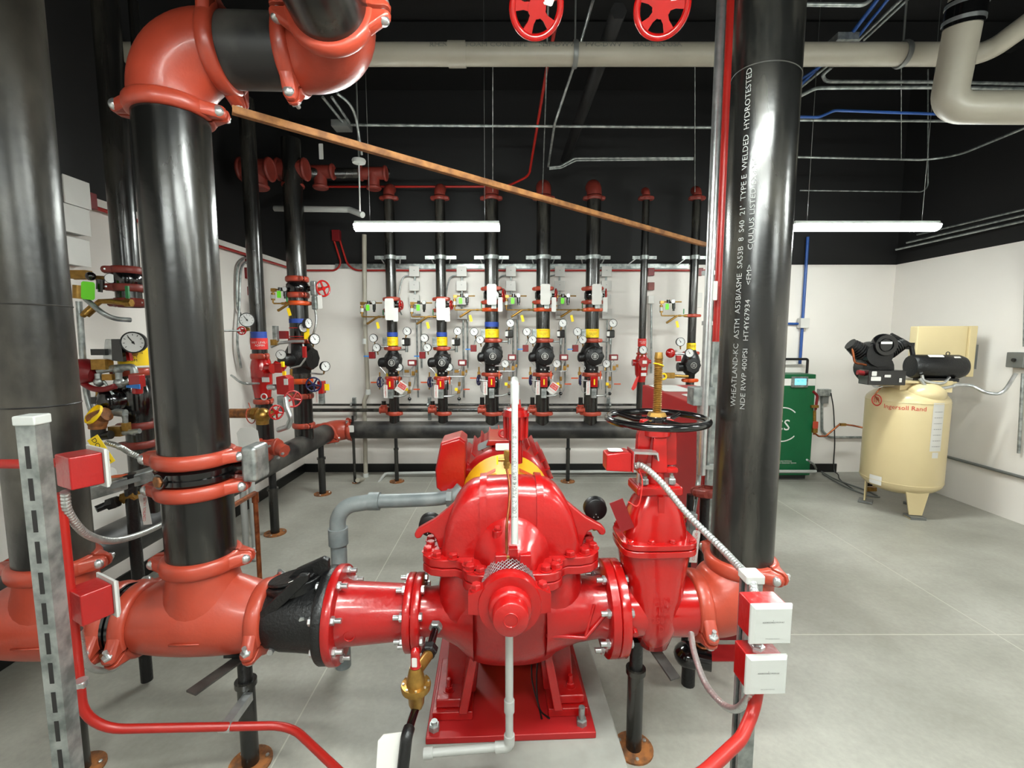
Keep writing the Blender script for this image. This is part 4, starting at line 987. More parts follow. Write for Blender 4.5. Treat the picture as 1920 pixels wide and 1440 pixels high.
    b.cyl(V(cx, YR-.02, zb+H_*.6), q(x+k['nose'][0], k['nose'][1], YR-.03), .06, .052, n=20).ball(q(x+k['nose'][0], k['nose'][1], YR-.03), .052, 16, (.6, 1, 1))
    b.box(V(cx+w_*.5, YR-.03, zb+H_*.8), (w_*.7, .08, .05)).build('body', m_cast, t)
    for i in range(6): a = PI/3*i+.5; MB().hexp(fc+V(math.cos(a)*w_*.66, -.005, math.sin(a)*w_*.66), -Y_, .008, .012).build('cover_bolt', m_gloss, t)
    lg = MB(); lc = fc-Y_*.0135; lg.torus(lc, Y_, .034, .0022, 28, 6); lg.box(lc, (.004, .002, .05))
    for dz_ in (-.014, -.005, .005, .014): lg.box(lc+Z_*dz_, (.036, .002, .0035))
    lg.build('emblem', m_paper, t)
    for s_, yy in ((-1, y1-6), (1, y1-6)): MB().hexp(c(yy, -r, s_*.02), -Y_, .009, .012).build('plug', m_zinc, t)
    # gauges
    for j, (dx, y, nm) in enumerate(k['g']): sgauge(x+dx, y, YR-.16+.02*j, L(nm+' gauge beside'), stem=q(x+dx*.9, y+13, YR-.10))
    # pressure switch
    dx, y = k['ps']; t = thing('pressure_switch', L('black pressure switch right of the yellow sign on'), 'switch', q(x+dx, y+12)); rec(t, t['label'])
    pc_ = q(x+dx, y, YR-.05); MB().box(pc_, (.085, .07, .085)).build('housing', m_gloss, t, bevel=.012); MB().box(pc_+V(-.03, -.037, 0), (.03, .004, .05)).build('label_plate', m_paper, t)
    MB().cyl(pc_-Z_*.04, pc_-Z_*.11, .016, n=12).cyl(pc_-Z_*.08, V(cx+r, YR-.02, pc_.z-.085), .009, n=8).build('pipe_stem', m_galv, t)
    # left red pilot box with blue lever
    dx, y = k['rb']; t = thing('manual_pull_box', L('red pull box with blue lever left of the valve on'), 'valve', q(x+dx, y+7)); rec(t, t['label'])
    rc = q(x+dx, y, YR-.10); MB().box(rc, (.062, .05, .072)).build('housing', m_red if 0 else m_dkred, t, bevel=.005); MB().box(rc+V(-.055, -.02, -.01), (.06, .008, .012)).build('lever', m_lblue, t)
    MB().tube([rc+Z_*.03, rc+V(.02, 0, .09), V(cx-r*.5, YR-.03, rc.z+.09)], .007, n=8, fil=.02).build('pipe_stem', m_galv, t)
    # right alarm box + trim
    dx, y = k['ab']; t = thing('alarm_switch', L('red alarm box with white label right of the valve on'), 'switch', q(x+dx, y+7)); rec(t, t['label'])
    rc = q(x+dx, y, YR-.10); MB().box(rc, (.088, .06, .062)).build('housing', m_dkred, t, bevel=.006); MB().box(rc-Y_*.032, (.056, .003, .032)).build('label_plate', m_paper, t)
    la = L('brass and steel trim valves right of the black valve on'); t = thing('valve_trim', la, 'pipe trim', q(x+dx-8, y+28)); rec(t, la)
    g = lambda ddx, ddy, Y=YR-.08: q(x+dx+ddx, y+ddy, Y)
    b = MB(); b.tube([g(-32, 16), g(-2, 14), g(2, 6)], .008, n=8, fil=.02).tube([g(-28, 26), g(6, 26), g(9, 16)], .007, n=8, fil=.02).cyl(g(-16, 10), g(-16, 24), .012, n=8).cyl(g(-2, 12), g(-2, 24), .013, n=8); b.tube([g(-5, 26), g(-5, 75)], .008, n=8); b.build('steel_pipe', m_zinc, t)
    b = MB(); b.box(g(-10, 16), (.045, .03, .03)).box(g(2, 20), (.03, .03, .045)).cyl(g(-5, 36), g(-5, 44), .014, n=10).box(g(-6, 54), (.032, .03, .04)).box(g(8, 16), (.02, .02, .03)); b.build('brass_valves', m_brass, t)
    MB().box(g(-24, 33, YR-.11), (.012, .008, .085)).build('orange_lever', m_amber, t); MB().box(g(8, 50, YR-.11), (.07, .008, .012)).build('yellow_lever', m_amber, t); MB().box(g(-11, 50, YR-.11), (.03, .02, .03)).build('yellow_handle', m_yel, t)
    MB().ball(g(-5, 68), .02, 14).build('drain_ball', m_gloss, t)
    for i in range(4): MB().tube([g(-34+5*i, 28, YR-.05), g(-34+5*i, 60, YR-.05)], .003, n=6).build('sensing_tube', m_zinc, t)
    # left drip tubing loop
    dx, y = k['nose']; la = L('looping clear drip tube left of'); tubes('drip_tube', m_zinc, la, 'tube', smoothpath([q(x+dx-2, y+8, YR-.08), q(x+dx+8, y+20, YR-.09), q(x+dx-8+10, y+30, YR-.09), q(x+dx+2, y+60, YR-.09), q(x+dx+10, y+66, YR-.08), q(x+dx+14, y+50, YR-.07)], 5), .0035, n=6)
    la = L('brass drain valve with orange lever left of'); t = thing('drain_valve', la, 'valve', q(x+dx-4, y+44)); rec(t, la)
    MB().cyl(q(x+dx-2, y+18, YR-.07), q(x+dx-2, y+50, YR-.07), .008, n=8).box(q(x+dx-2, y+30, YR-.07), (.03, .03, .035)).build('body', m_brass, t); MB().box(q(x+dx-12, k['ol'], YR-.10), (.075, .01, .013)).build('lever', m_amber, t)
    la = L('yellow caution ribbon tied on the drain left of'); add(one('caution_tape', MB().prism([(0, 0), (.02, .0), (.035, -.12), (.01, -.20), (-.015, -.2), (.012, -.11)], q(x+dx+10, y+20, YR-.0), X_, Z_, Y_*.003), m_yel, la, 'tape'))
    # lower control valve
    y0, y1 = k['lv']; t = thing('control_valve', L('lower black control valve with red indicator box on'), 'valve', c(y1)); rec(t, t['label'])
    MB().lathe([(-.05, r), (-.035, r+.012), (.035, r+.012), (.05, r)], c((y0+y1)/2+4), Z_, 24).build('body', m_gloss, t)
    ac_ = q(x+k['ax'], (y0+y1)/2, YR-r-.07); MB().box(ac_, (.078, .09, .115)).build('indicator_box', m_vred, t, bevel=.01); MB().box(ac_-Y_*.047, (.012, .006, .06)).build('flag', m_yel, t)
    wc = q(x+k['bw'], (y0+y1)/2-3, YR-r-.05); MB().cyl(wc, ac_, .007, n=8).build('spindle', m_zinc, t); handwheel(MB(), wc, V(1, -.35, 0), .053, .006, .014, 5).build('handwheel', m_navy, t)
    la = L('small galvanised box under the red indicator box on'); gb_ = q(x+k['ax'], y1+10, YR-r-.08); add(bevbox(gb_, (.055, .05, .10), m_galv, la, 'electrical box', 'junction_box'))
    ctag(x+k['ct'][0], k['ct'][1], YR-r-.12, .042, .14, L('narrow white CONTROL VALVE tag hanging on'))
    la = L('grey flexible conduit looping right from the small lower box of')
    tubes('flexible_conduit', m_flex, la, 'conduit', smoothpath([gb_+V(.03, 0, -.03), q(x+k['ax']+22, y1+14, YR-.12), q(x+k['ax']+40, y1+4, YR), q(x+k['ax']+46, y1-20, YR+.2), q(x+k['ax']+47, y1-50, YR+.33)], 5), .010)
    # drain branch: orange tee on the thin black pipe
    la = L('small orange drain tee left of the foot of'); t = thing('drain_tee', la, 'pipe fitting', q(x+k['dt'], 774, YR)); rec(t, la)
    b = MB(); z_ = q(0, 769, YR).z; d0 = V(q(x+k['dt'], 769, YR).x, YR, z_); b.cyl(d0-X_*.045, d0+X_*.045, .032, n=16).cyl(d0, d0+Z_*.06, .03, n=16).torus(d0-X_*.04, X_, .032, .008, 20, 8).torus(d0+X_*.04, X_, .032, .008, 20, 8).torus(d0+Z_*.05, Z_, .03, .008, 20, 8); b.build('body', m_or, t)
    MB().cyl(d0+X_*.04, V(cx-r, YR, z_), .026, n=14).build('branch_stub', m_pipe, t)
    la = L('short upright black drain pipe left of the foot of'); add(pipe(d0+Z_*.055, V(d0.x, YR, q(0, k['du'], YR).z), .024, la, n=14))
def wallboxes(x, R, n=4):
    for j, y in enumerate((509, 536, 562, 589)[:n]):
        w_ = 18.5*5.33/870; lab = ('top', 'second', 'third', 'lowest')[j]+' pale wall box right of '+R
        c = q(x+(2 if j == 3 else 0), y, 5.33); t = thing('wall_box', lab, 'electrical box', c-Z_*w_/2); rec(t, lab)
        MB().box(c+Y_*.02, (w_*.86, .06, w_*.86)).build('body', m_galv, t); MB().box(c-Y_*.012, (w_, .008, w_)).build('cover', m_box, t, bevel=.003)
        MB().box(c+V(0, -.017, .01), (.012, .002, .005)).build('print', m_steel, t)
        if j < 3: la = 'conduit nipple under the '+lab; rec(one('conduit_nipple', MB().cyl(c+V(.0, .02, -w_/2), c+V(.0, .02, -w_/2-.055), .011, n=10), m_galv, la, 'conduit fitting'), la)
    for j, (dx, y1) in enumerate(((4, 745), (12, 690))):
        la = ('longer' if j == 0 else 'shorter')+' grey conduit dropping down the wall right of '+R; a = q(x+dx, 600, 5.36); tubes('conduit', m_galv, la, 'conduit', [V(a.x, 5.36, a.z), V(a.x, 5.36, q(x, y1, 5.36).z)], .0095)
    la = 'arched grey conduit from the top wall box to '+R; tubes('conduit', m_galv, la, 'conduit', smoothpath([q(x-9, 516, 5.35), q(x-22, 522, 5.33), q(x-29, 550, 5.30), q(x-30, 575, 5.28), q(x-24, 590, 5.2)], 5), .008)
kA = dict(r=.055, coup=(561, 582, 653.5, 709, 775), cn=('orange coupling over the upper valve', 'orange coupling under the upper valve', 'orange coupling above the black valve', 'orange coupling below the black valve', 'orange coupling at the foot'), sv=572, gb=-4, hw=(17, .045), bags=((-5, 580, 16, 38), (7, 590, 9, 24)), bt=594, br=48, strap=False, tape=(623, 631), sign=(632, 648),
  gbx=-12, v=(659, 705), vw=.105, nose=(-21, 680), g=((-35, 634, 'upper left'), (-29, 652, 'lower left'), (28, 621, 'upper right'), (13, 688.5, 'lower right')), ps=(27, 641), rb=(-37, 666), ab=(38, 680), lv=(711, 728), ax=-2, bw=-22, ct=(-12, 734), dt=-15, du=752, ol=717)
kB = dict(r=.074, coup=(541.5, 567, 638.5, 702, 775), cn=kA['cn'], sv=554, gb=4, hw=(23, .068), bags=((0, 552, 17, 36), (16, 571, 8, 25)), bt=581, br=58, strap=True, tape=(604, 613), sign=(617, 633),
  gbx=-16, v=(643, 698), vw=.125, nose=(-22, 670), g=((-33, 622, 'upper left'), (-22, 637, 'lower left'), (35, 606, 'upper right'), (25, 682, 'lower right')), ps=(33, 626), rb=(-34, 653), ab=(38, 670), lv=(704, 727), ax=0, bw=-24, ct=(-12, 728), dt=-18, du=745, ol=709)
def rowcopy(x0, R0, R1, x1, objs):
    dx = q(x1, 600).x-q(x0, 600).x
    for o, la in objs:
        if 'blue tape' in la and x1 > 950: continue
        c = copy_tree(o, (dx, 0, 0)); c['label'] = la.replace(R0, R1)
names = ['the leftmost back wall riser', 'the second back wall riser', 'the third back wall riser', 'the fourth back wall riser', 'the fifth back wall riser']
REC = []; preaction(735, names[0], kA); wallboxes(777, names[0]); rowcopy(735, names[0], names[1], 828, REC)
REC = []; preaction(922, names[2], kB); wallboxes(958, names[2]); pB_ = list(REC); rowcopy(922, names[2], names[3], 1018, pB_); rowcopy(922, names[2], names[4], 1110, pB_)
REC = None
# diamond shaped warning tags on the first and fourth riser
for x, y, nm, a in ((752, 727, 'the leftmost', .6), (1037, 728, 'the fourth', .62)):
    c = q(x, y, 4.88); t = thing('warning_tag', 'tilted red and white warning tag hanging at %s back wall riser' % nm, 'tag', c)
    u = X_*math.cos(-a)+Z_*math.sin(-a); v = X_*math.sin(a)+Z_*math.cos(a); MB().box(c, (.095, .002, .12), u=u, v=Y_).build('card', m_paper, t)
    MB().box(c-Y_*.0015+v*.02, (.083, .001, .055), u=u, v=Y_).build('red_field', m_rink, t); text('DO NOT\nCLOSE', .022, plane_fn(c-Y_*.0022+v*.02, u, v, eps=.0005), 'print', m_paper, t)
    MB().tube([c+v*.055, c+v*.07+Y_*.01, c-X_*.06+v*.08+Y_*.03], .002, n=5).build('string', m_rink, t); text('FIRE PROTECTION', .010, plane_fn(c-Y_*.0016-v*.03, u, v, eps=.0005), 'print', m_rink, t)
# sixth riser: red check valve
def xr(x): return q(x, 600).x
x6, x7 = xr(1205), xr(1298); zt = q(0, 372).z
def cz(y): return q(0, y, YR).z
R6, R7 = 'the sixth back wall riser', 'the rightmost back wall riser'
pipe((x6, YR, cz(652)), (x6, YR, zt), .038, 'slim black upper pipe of '+R6, n=24)
pipe((x7, YR, cz(660)), (x7, YR, zt), .044, 'slim black upper pipe of '+R7, n=24)
for X__, r, nm in ((x6, .038, R6), (x7, .044, R7)):
    t = thing('riser_clamp', 'steel riser clamp at the top of '+nm, 'pipe clamp', (X__, YR, cz(483)))
    MB().lathe([(-.02, r), (-.02, r+.009), (-.02, r+.009), (.02, r+.009), (.02, r+.009), (.02, r)], (X__, YR, cz(483)), Z_, 24).build('ring', m_galv, t)
    for s in (-1, 1): MB().box((X__+s*(r+.045), YR, cz(483)), (.09, .012, .032)).build('ear', m_galv, t)
    MB().cyl((X__-r-.04, YR, cz(483)), (X__-r-.14, YR, cz(497)), .006, n=8).build('brace_rod', m_zinc, t)
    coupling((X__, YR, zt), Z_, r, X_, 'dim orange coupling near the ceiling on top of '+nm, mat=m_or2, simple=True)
    elbow((X__, YR, zt+.03), Z_, None, (0, 1, 0), r*1.5, r*1.05, m_or2, 'dim orange elbow near the ceiling above '+nm, n=20)  # ceiling shade painted into the orange of coupling and elbow
t = thing('wrap_sign', 'red printed sign wrapped round the sixth back wall riser', 'sign', (x6, YR, cz(650)))
MB().cyl((x6, YR, cz(650)), (x6, YR, cz(635)), .044, n=24).build('wrap', m_rink, t); text('WET LEVEL 1\nADMIN', .016, cyl_fn((x6, YR, cz(642)), .044, -PI/2, up=False), 'print', m_paper, t)
cv6 = thing('check_valve', 'small red cast check valve on the sixth back wall riser', 'valve', (x6, YR, cz(716)))
b = MB(); b.lathe([(0, .045), (.05, .05), (.08, .065), (.2, .075), (.27, .06), (.30, .045), (.37, .044)], (x6, YR, cz(716)), Z_, 24); b.cyl((x6, YR-.02, cz(678)), (x6, YR-.10, cz(678)), .06, n=8); b.cyl((x6, YR, cz(680)), (x6-.10, YR, cz(680)), .035, n=16).cyl((x6, YR, cz(678)), (x6+.10, YR, cz(678)), .022, n=14).build('body', m_vred, cv6)
for dy, w_ in ((678, .045), (690, .05), (701, .055)): MB().box((x6+.005, YR-.105 if dy == 678 else YR-.078, cz(dy)), (w_, .004, .034)).build('label_plate', m_paper, cv6)
MB().torus((x6, YR, cz(663)), Z_, .047, .012, 24, 8).build('collar', m_or, cv6)
for i in range(5): a = i*1.26; MB().hexp((x6+math.cos(a)*.045, YR-.10, cz(678)+math.sin(a)*.045), -Y_, .009, .01).build('cover_bolt', m_vred, cv6)
gauge(q(1206, 656, YR-.12), (0, -1, 0), .044, 'white gauge in front of the sixth back wall riser', stem=q(1203, 668, YR-.08))
coupling((x6, YR, cz(590)), Z_, .038, X_, 'dark line joint on the sixth back wall riser', mat=m_pipe, simple=True, w=.01, th=.003) if 0 else None
for y, mt, nm in ((510, m_dkred, 'dark red'), (537, m_or2, 'faded red'), (562, m_box, 'pale')): bevbox(q(1220, y, 5.34), (.07, .06, .085), mt, nm+' wall box right of the sixth back wall riser', 'electrical box', 'junction_box')
conduit([q(1221, 570, 5.36), q(1221, 700, 5.36)], .012, 'grey conduit dropping down the wall right of the sixth back wall riser')
one('hanging_tag', MB().prism([(0, 0), (.03, .02), (.0, -.11), (-.03, -.14), (-.05, -.12)], q(1193, 708, YR-.1), X_, Z_, Y_*.004), m_rink, 'crumpled red and white tag below the red check valve', 'tag')
# seventh riser
brass_trim(1290, 592, YR-.02, R7, reach=50)
coupling((x7, YR, cz(592)), Z_, .044, X_, 'orange strap outlet on the rightmost back wall riser', mat=m_or, simple=True, w=.035, name='strap_outlet')
t = thing('wrap_sign', 'yellow sign wrapped round the rightmost back wall riser', 'sign', (x7, YR, cz(656)))
MB().cyl((x7, YR, cz(656)), (x7, YR, cz(643)), .049, n=24).build('wrap', m_yel, t); text('PRE-ACTION\nGARAGE', .014, cyl_fn((x7, YR, cz(649)), .049, -PI/2, up=False), 'print', m_ink, t)
t = thing('preaction_valve', 'black cast valve with round emblem on the rightmost back wall riser', 'valve', (x7, YR, cz(712)))
b = MB(); b.lathe([(0, .045), (.06, .05), (.10, .09), (.2, .10), (.26, .08), (.33, .045)], (x7, YR, cz(712)), Z_, 24); b.cyl((x7, YR, cz(688)), (x7-.14, YR, cz(688)), .05, n=18).lathe([(0, .08), (.03, .08), (.035, 0)], (x7-.01, YR-.08, cz(684)), -Y_, 8).build('body', m_cast, t)
lg = MB(); lc = V(x7-.01, YR-.118, cz(684)); lg.torus(lc, Y_, .03, .002, 24, 6)
for d_ in (-.012, 0, .012): lg.box(lc+Z_*d_, (.03, .002, .003))
lg.build('emblem', m_paper, t)
coupling((x7, YR, cz(662)), Z_, .044, X_, 'orange coupling above the black valve of the rightmost back wall riser', simple=True)
coupling((x7, YR, cz(713)), Z_, .044, X_, 'amber coupling below the black valve of the rightmost back wall riser', mat=m_amber, simple=True)
pipe((x7, YR, .6), (x7, YR, cz(712)), .044, 'lower black pipe of the rightmost back wall riser', n=24)
pipe((x6, YR, .6), (x6, YR, cz(716)), .044, 'lower black pipe of the sixth back wall riser', n=24)
gauge(q(1276, 641, YR-.1), (0, -1, 0), .046, 'upper white gauge left of the rightmost back wall riser', stem=q(1276, 655, YR-.08))
gauge(q(1293, 662, YR-.14), (0, -1, 0), .046, 'lower white gauge in front of the rightmost back wall riser', stem=q(1293, 672, YR-.08))
t = thing('alarm_bell', 'small round red bell left of the rightmost back wall riser', 'bell', q(1257, 671)); MB().ball(q(1257, 662, YR-.05), .052, 20, (1, .7, 1)).build('dome', m_vred, t); MB().cyl(q(1262, 662, YR-.03), q(1285, 664, YR-.03), .012, n=10).cyl(q(1268, 656, YR-.03), q(1268, 674, YR-.03), .012, n=8).build('pipe_arm', m_zinc, t)
bevbox(q(1272, 672, YR-.1), (.05, .04, .06), m_red, 'tiny red pull box left of the rightmost black valve', 'valve', 'manual_pull_box')
bevbox(q(1311, 510, 5.34), (.07, .06, .085), m_dkred, 'dark red wall box right of the rightmost back wall riser', 'electrical box', 'junction_box')
bevbox(q(1309, 563, 5.34), (.07, .06, .16), m_box, 'pale wall box right of the rightmost back wall riser', 'electrical box', 'junction_box')
t = thing('drain_valve', 'brass drain valve with yellow ribbon right of the big threaded stem', 'valve', q(1252, 714)); MB().box(q(1256, 704, YR-.1), (.09, .05, .06)).cyl(q(1245, 704, YR-.1), q(1290, 706, YR-.1), .018, n=10).build('body', m_brass, t); MB().torus(q(1244, 706, YR-.12), Y_, .03, .01, 16, 6).build('ribbon', m_yel, t)

# ---- mains on the back wall ----
HZ = .585; HX0 = q(655, 806).x
pipe((HX0, YR, HZ), (1.9, YR, HZ), .095, 'thick horizontal main pipe running along the back wall under the risers', mat=m_header, n=40)
plate(V(q(659, 800).x+.03, YR-.098, HZ+.03), X_, Z_, .06, .075, .002, m_paper, 'white label sheet on the left end of the back wall main', cat='label', name='label_sheet')
pipe((q(585, 769).x, YR, cz(769)), (q(1195, 769).x+.4, YR, cz(769)), .020, 'thin horizontal black drain pipe running behind the risers', n=16)
pipe((q(585, 760, 5.25).x, 5.25, q(0, 759, 5.25).z), (q(1195, 760, 5.25).x+.4, 5.25, q(0, 759, 5.25).z), .013, 'thinner horizontal black pipe close to the back wall', n=12)
for x, nm in ((662, 'left'), (804, 'middle'), (1142, 'right')):
    c = q(x, 764, 5.3); t = thing('pipe_bracket', 'small steel wall bracket holding the thin black pipes, '+nm+' one', 'bracket', c-Z_*.15)
    MB().box(c+V(0, .05, -.02), (.035, .04, .26)).build('rail', m_galv, t); MB().torus(V(c.x, 5.25, q(0, 759, 5.25).z), X_, .02, .006, 16, 6, sr=2).build('clamp', m_galv, t)
one('strut_rail', MB().box((-.0, YB-.02, ZW-.02), (4.0, .04, .05)), m_galv, 'galvanised channel rail along the top of the white back wall', 'rail')
# red conduit along the wall top, looping to the red box
cr = q(0, 507, 5.36).z
conduit([V(XL+.04, 5.36, cr), V(q(600, 507, 5.36).x, 5.36, cr), V(q(626, 0, 5.36).x, 5.36, cr), q(626, 450, 5.36)], .011, 'red conduit running left along the wall top from the small red box', mat=m_condr, fil=.12, n=10)
conduit([V(q(1340, 507, 5.36).x, 5.36, cr), V(q(637, 0, 5.36).x, 5.36, cr), q(637, 450, 5.36)], .011, 'red conduit running right along the wall top behind the risers', mat=m_condr, fil=.16, n=10)
bevbox(q(631, 442, 5.36), (.085, .06, .12), m_dkred, 'small dark red box on the black wall above the conduit loop', 'electrical box', 'junction_box')
# header supports
for x, Yp, nm in ((743, YR, 'left'), (1065, YR, 'right')): floorpost(q(x, 850, Yp).x, Yp, HZ-.085, .022, 'black post with rusty base under the back wall main, '+nm+' one', base=.08)
XH = -1.97
for Yp, nm in ((4.62, 'near the corner'), (3.66, 'in the middle')): floorpost(XH+.03, Yp, HZ-.08, .034, 'black post with rusty base under the left wall main, '+nm, base=.085)
floorpost(q(632, 0, 4.95).x, 4.98, q(0, 780, 4.95).z, .015, 'thin black post near the corner elbow holding the thin pipe', base=.03)
# corner elbow, left main
t = elbow((XH, YR-.17, HZ), (0, 1, 0), None, (1, 0, 0), .17, .102, m_or, 'orange elbow joining back wall main and left wall main', bulge=.012)
coupling((XH+.19, YR, HZ), X_, .095, (0, -.5, .85), 'orange coupling on the right mouth of the corner elbow', simple=False, w=.05)
coupling((XH, YR-.19, HZ), Y_, .095, (.85, 0, -.5), 'orange coupling on the near mouth of the corner elbow', simple=False, w=.05)
pipe((XH+.20, YR, HZ), (HX0+.01, YR, HZ), .095, 'short main piece beside the corner elbow', mat=m_header)
pipe((XH, .6, HZ), (XH, YR-.2, HZ), .097, 'thick main pipe running along the left wall toward the viewer', mat=m_header, n=40)
# white pvc drop and floor drain line
wd = [q(683, 440, 5.2), q(684, 600, 5.2), q(690, 735, 5.2), q(683, 752, 5.2), q(686, 900, 5.2)]; wd.append(V(wd[-1].x, 4.92, .05))
t = thing('pvc_pipe', 'cream plastic pipe dropping down the back wall left of the risers', 'pipe', wd[-1])
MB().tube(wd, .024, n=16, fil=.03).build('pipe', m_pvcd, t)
for p, d_ in ((wd[2], Z_), (wd[4]+Z_*.05, Z_), (q(684, 640, 5.2), Z_)): MB().cyl(p-d_*.03, p+d_*.03, .03, n=16).build('socket', m_white, t)
dp_ = [PZ0 for PZ0 in ()]
conduit([q(700, 918, 4.9), q(722, 888, 5.2), q(840, 886, 5.2), q(1190, 884, 5.2), q(1380, 884, 5.06), q(1530, 884, 5.04)], .018, 'white plastic drain line lying along the foot of the back wall', mat=m_pvc, name='pvc_drain_pipe', cat='pipe', fil=.04)
# ================= left wall risers =================
def LY(px): return 0.995*(870*(-XH)/(960-px))-.05   # distance of a left wall riser seen at column px
# ---- riser A, next to the corner ----
YA = 4.33; XA = XH; RA = 'the left wall corner riser'
def az(y, Y=YA): return P(560, y, Y).z
rA = .084
pipe((XA, YA, az(643)), (XA, YA, 3.35), rA, 'upper glossy black pipe of '+RA, n=32)
pipe((XA, YA, HZ+.05), (XA, YA, az(690)), rA, 'lower black pipe of '+RA, n=32)
text('WHEATLAND  A53B', .05, cyl_fn(V(XA, YA, az(520)), rA, -PI/2-.3), 'print', m_wink, None, align='LEFT') if 0 else None
for y, nm, mt in ((524, 'topmost orange', m_or), (554, 'second orange', m_or), (639, 'third orange', m_or), (714, 'amber', m_amber), (742, 'lower orange', m_or), (797, 'lowest orange', m_or)):
    coupling((XA, YA, az(y)), Z_, rA, (.75, -.66, 0), nm+' coupling on '+RA, mat=mt, simple=True, w=.05, th=.018)
coupling((XA, YA, az(569)), Z_, rA, (1, -.1, 0), 'amber strap outlet on '+RA, mat=m_amber, simple=True, w=.04, th=.012, name='strap_outlet')
t = thing('butterfly_valve', 'upper black butterfly valve with grey gear box on '+RA, 'valve', (XA, YA, az(547)))
MB().lathe([(-.06, rA), (-.04, rA+.004), (-.03, rA+.014), (.03, rA+.014), (.04, rA+.004), (.06, rA)], (XA, YA, az(540)), Z_, 28).cyl((XA, YA, az(541)), P(583, 541, YA), .024, n=14).build('body', m_gloss, t)
gp = P(589, 541, YA-.03); MB().box(gp, (.05, .07, .13)).box(gp-Z_*.13, (.045, .05, .12)).build('gear_operator', m_galv, t, bevel=.01)
handwheel(MB(), P(606, 541, YA-.06), V(.85, -.5, 0), .068, .008, .018, 4).build('handwheel', m_vred, t); MB().cyl(gp, P(606, 541, YA-.06), .012, n=10).build('spindle', m_amber, t)
plate(P(600, 566, YA-.12), X_, Z_, .04, .12, .002, m_paper, 'white paper tag hanging at the red wheel of '+RA)
flexc([gp-Z_*.18, P(593, 600, YA-.05), P(589, 622, YA-.05), P(582, 636, YA)], .011, 'grey flexible conduit down from the gear box of '+RA)
brass_trim(546, 569, YA-.08, RA, reach=34)
one('tape_band', MB().cyl((XA, YA, az(606)), (XA, YA, az(598)), rA+.002, n=28), m_blue, 'blue tape patch wrapped round '+RA, 'tape')
for y in (615, 631): one('cable_tie', MB().torus((XA, YA, az(y)), Z_, rA+.002, .004, 32, 6), m_rink, ('upper' if y == 615 else 'lower')+' thin red band round '+RA, 'tie')
plate(P(575, 626, YA-.12), X_, Z_, .05, .10, .003, m_yel, 'yellow sign edge on '+RA, cat='sign', name='wrap_sign')
t = thing('preaction_valve', 'black cast preaction valve turned to the right on '+RA, 'valve', (XA, YA, az(690)))
b = MB(); h0, h1 = az(700), az(642); b.lathe([(0, rA), (.04, rA+.004), (.10, .12), (.2, .135), ((h1-h0)*.85, .11), (h1-h0, rA)], (XA, YA, h0), Z_, 28)
b.lathe([(0, .105), (.10, .11), (.13, .10), (.135, 0)], (XA, YA, az(672)), (1, -.25, 0), 8).lathe([(0, .06), (.12, .062), (.15, .05), (.155, 0)], (XA-.03, YA-.06, az(673)), (-.35, -1, 0), 22); b.build('body', m_cast, t)
for x, y, nm, r in ((569, 614, 'upper left', .043), (578, 606, 'rear upper', .045), (590, 636, 'right', .048), (610, 687, 'lower right', .045)):
    gauge(P(x, y, YA-.14), (.75, -.6, 0) if nm != 'rear upper' else (.9, -.3, 0), r, nm+' gauge on '+RA, stem=P(x-3, y+14, YA-.1))
t = thing('valve_trim', 'galvanised and brass trim piping in front of '+RA, 'pipe trim', P(545, 660, YA-.2))
b = MB(); b.tube([P(508, 650, YA-.25), P(524, 643, YA-.25), P(550, 640, YA-.22), P(570, 640, YA-.2)], .014, n=10).tube([P(543, 640, YA-.22), P(543, 662, YA-.2)], .012, n=8).tube([P(568, 645, YA-.2), P(573, 672, YA-.2), P(563, 686, YA-.2), P(546, 690, YA-.2)], .008, n=8, fil=.03).tube([P(583, 700, YA-.1), P(605, 702, YA-.1), P(612, 692, YA-.1)], .008, n=8, fil=.02); b.build('galvanised_pipe', m_zinc, t)
MB().tube([P(546, 692, YA-.22), P(546, 740, YA-.22)], .012, n=8).box(P(545, 712, YA-.23), (.04, .04, .05)).box(P(515, 642, YA-.26), (.05, .05, .05)).build('brass_valve', m_brass, t)
bevbox(P(571, 660, YA-.22), (.03, .03, .10), m_red, 'red pilot valve in front of '+RA, 'valve', 'manual_pull_box')
bevbox(P(517, 625, YA-.25), (.035, .05, .13), m_galv, 'grey pressure switch standing left of '+RA, 'switch', 'pressure_switch')
bevbox(P(530, 628, YA-.2), (.09, .05, .07), m_dkred, 'dark red alarm box left of '+RA, 'switch', 'alarm_switch')
t = thing('control_valve', 'lower black control valve with red indicator box on '+RA, 'valve', (XA, YA, az(738)))
MB().cyl((XA, YA, az(737)), (XA, YA, az(718)), rA+.008, n=28).cyl((XA, YA, az(727)), P(600, 727, YA-.02), .02, n=12).build('body', m_gloss, t); MB().box(P(603, 726, YA-.05), (.055, .08, .12)).build('indicator_box', m_vred, t, bevel=.01); MB().box(P(613, 726, YA-.06), (.04, .01, .06)).build('flag', m_yel, t)
handwheel(MB(), P(588, 721, YA-.16), V(.25, -1, 0), .062, .007, .016, 5).build('handwheel', m_navy, t); MB().cyl(P(588, 721, YA-.16), P(600, 726, YA-.05), .008, n=8).build('spindle', m_zinc, t)
bevbox(P(602, 746, YA-.06), (.055, .05, .11), m_galv, 'small galvanised box under the red indicator box of '+RA, 'electrical box', 'junction_box')
REC = None; ctag(594, 743, YA-.1, .03, .13, 'narrow white CONTROL VALVE tag hanging on '+RA)
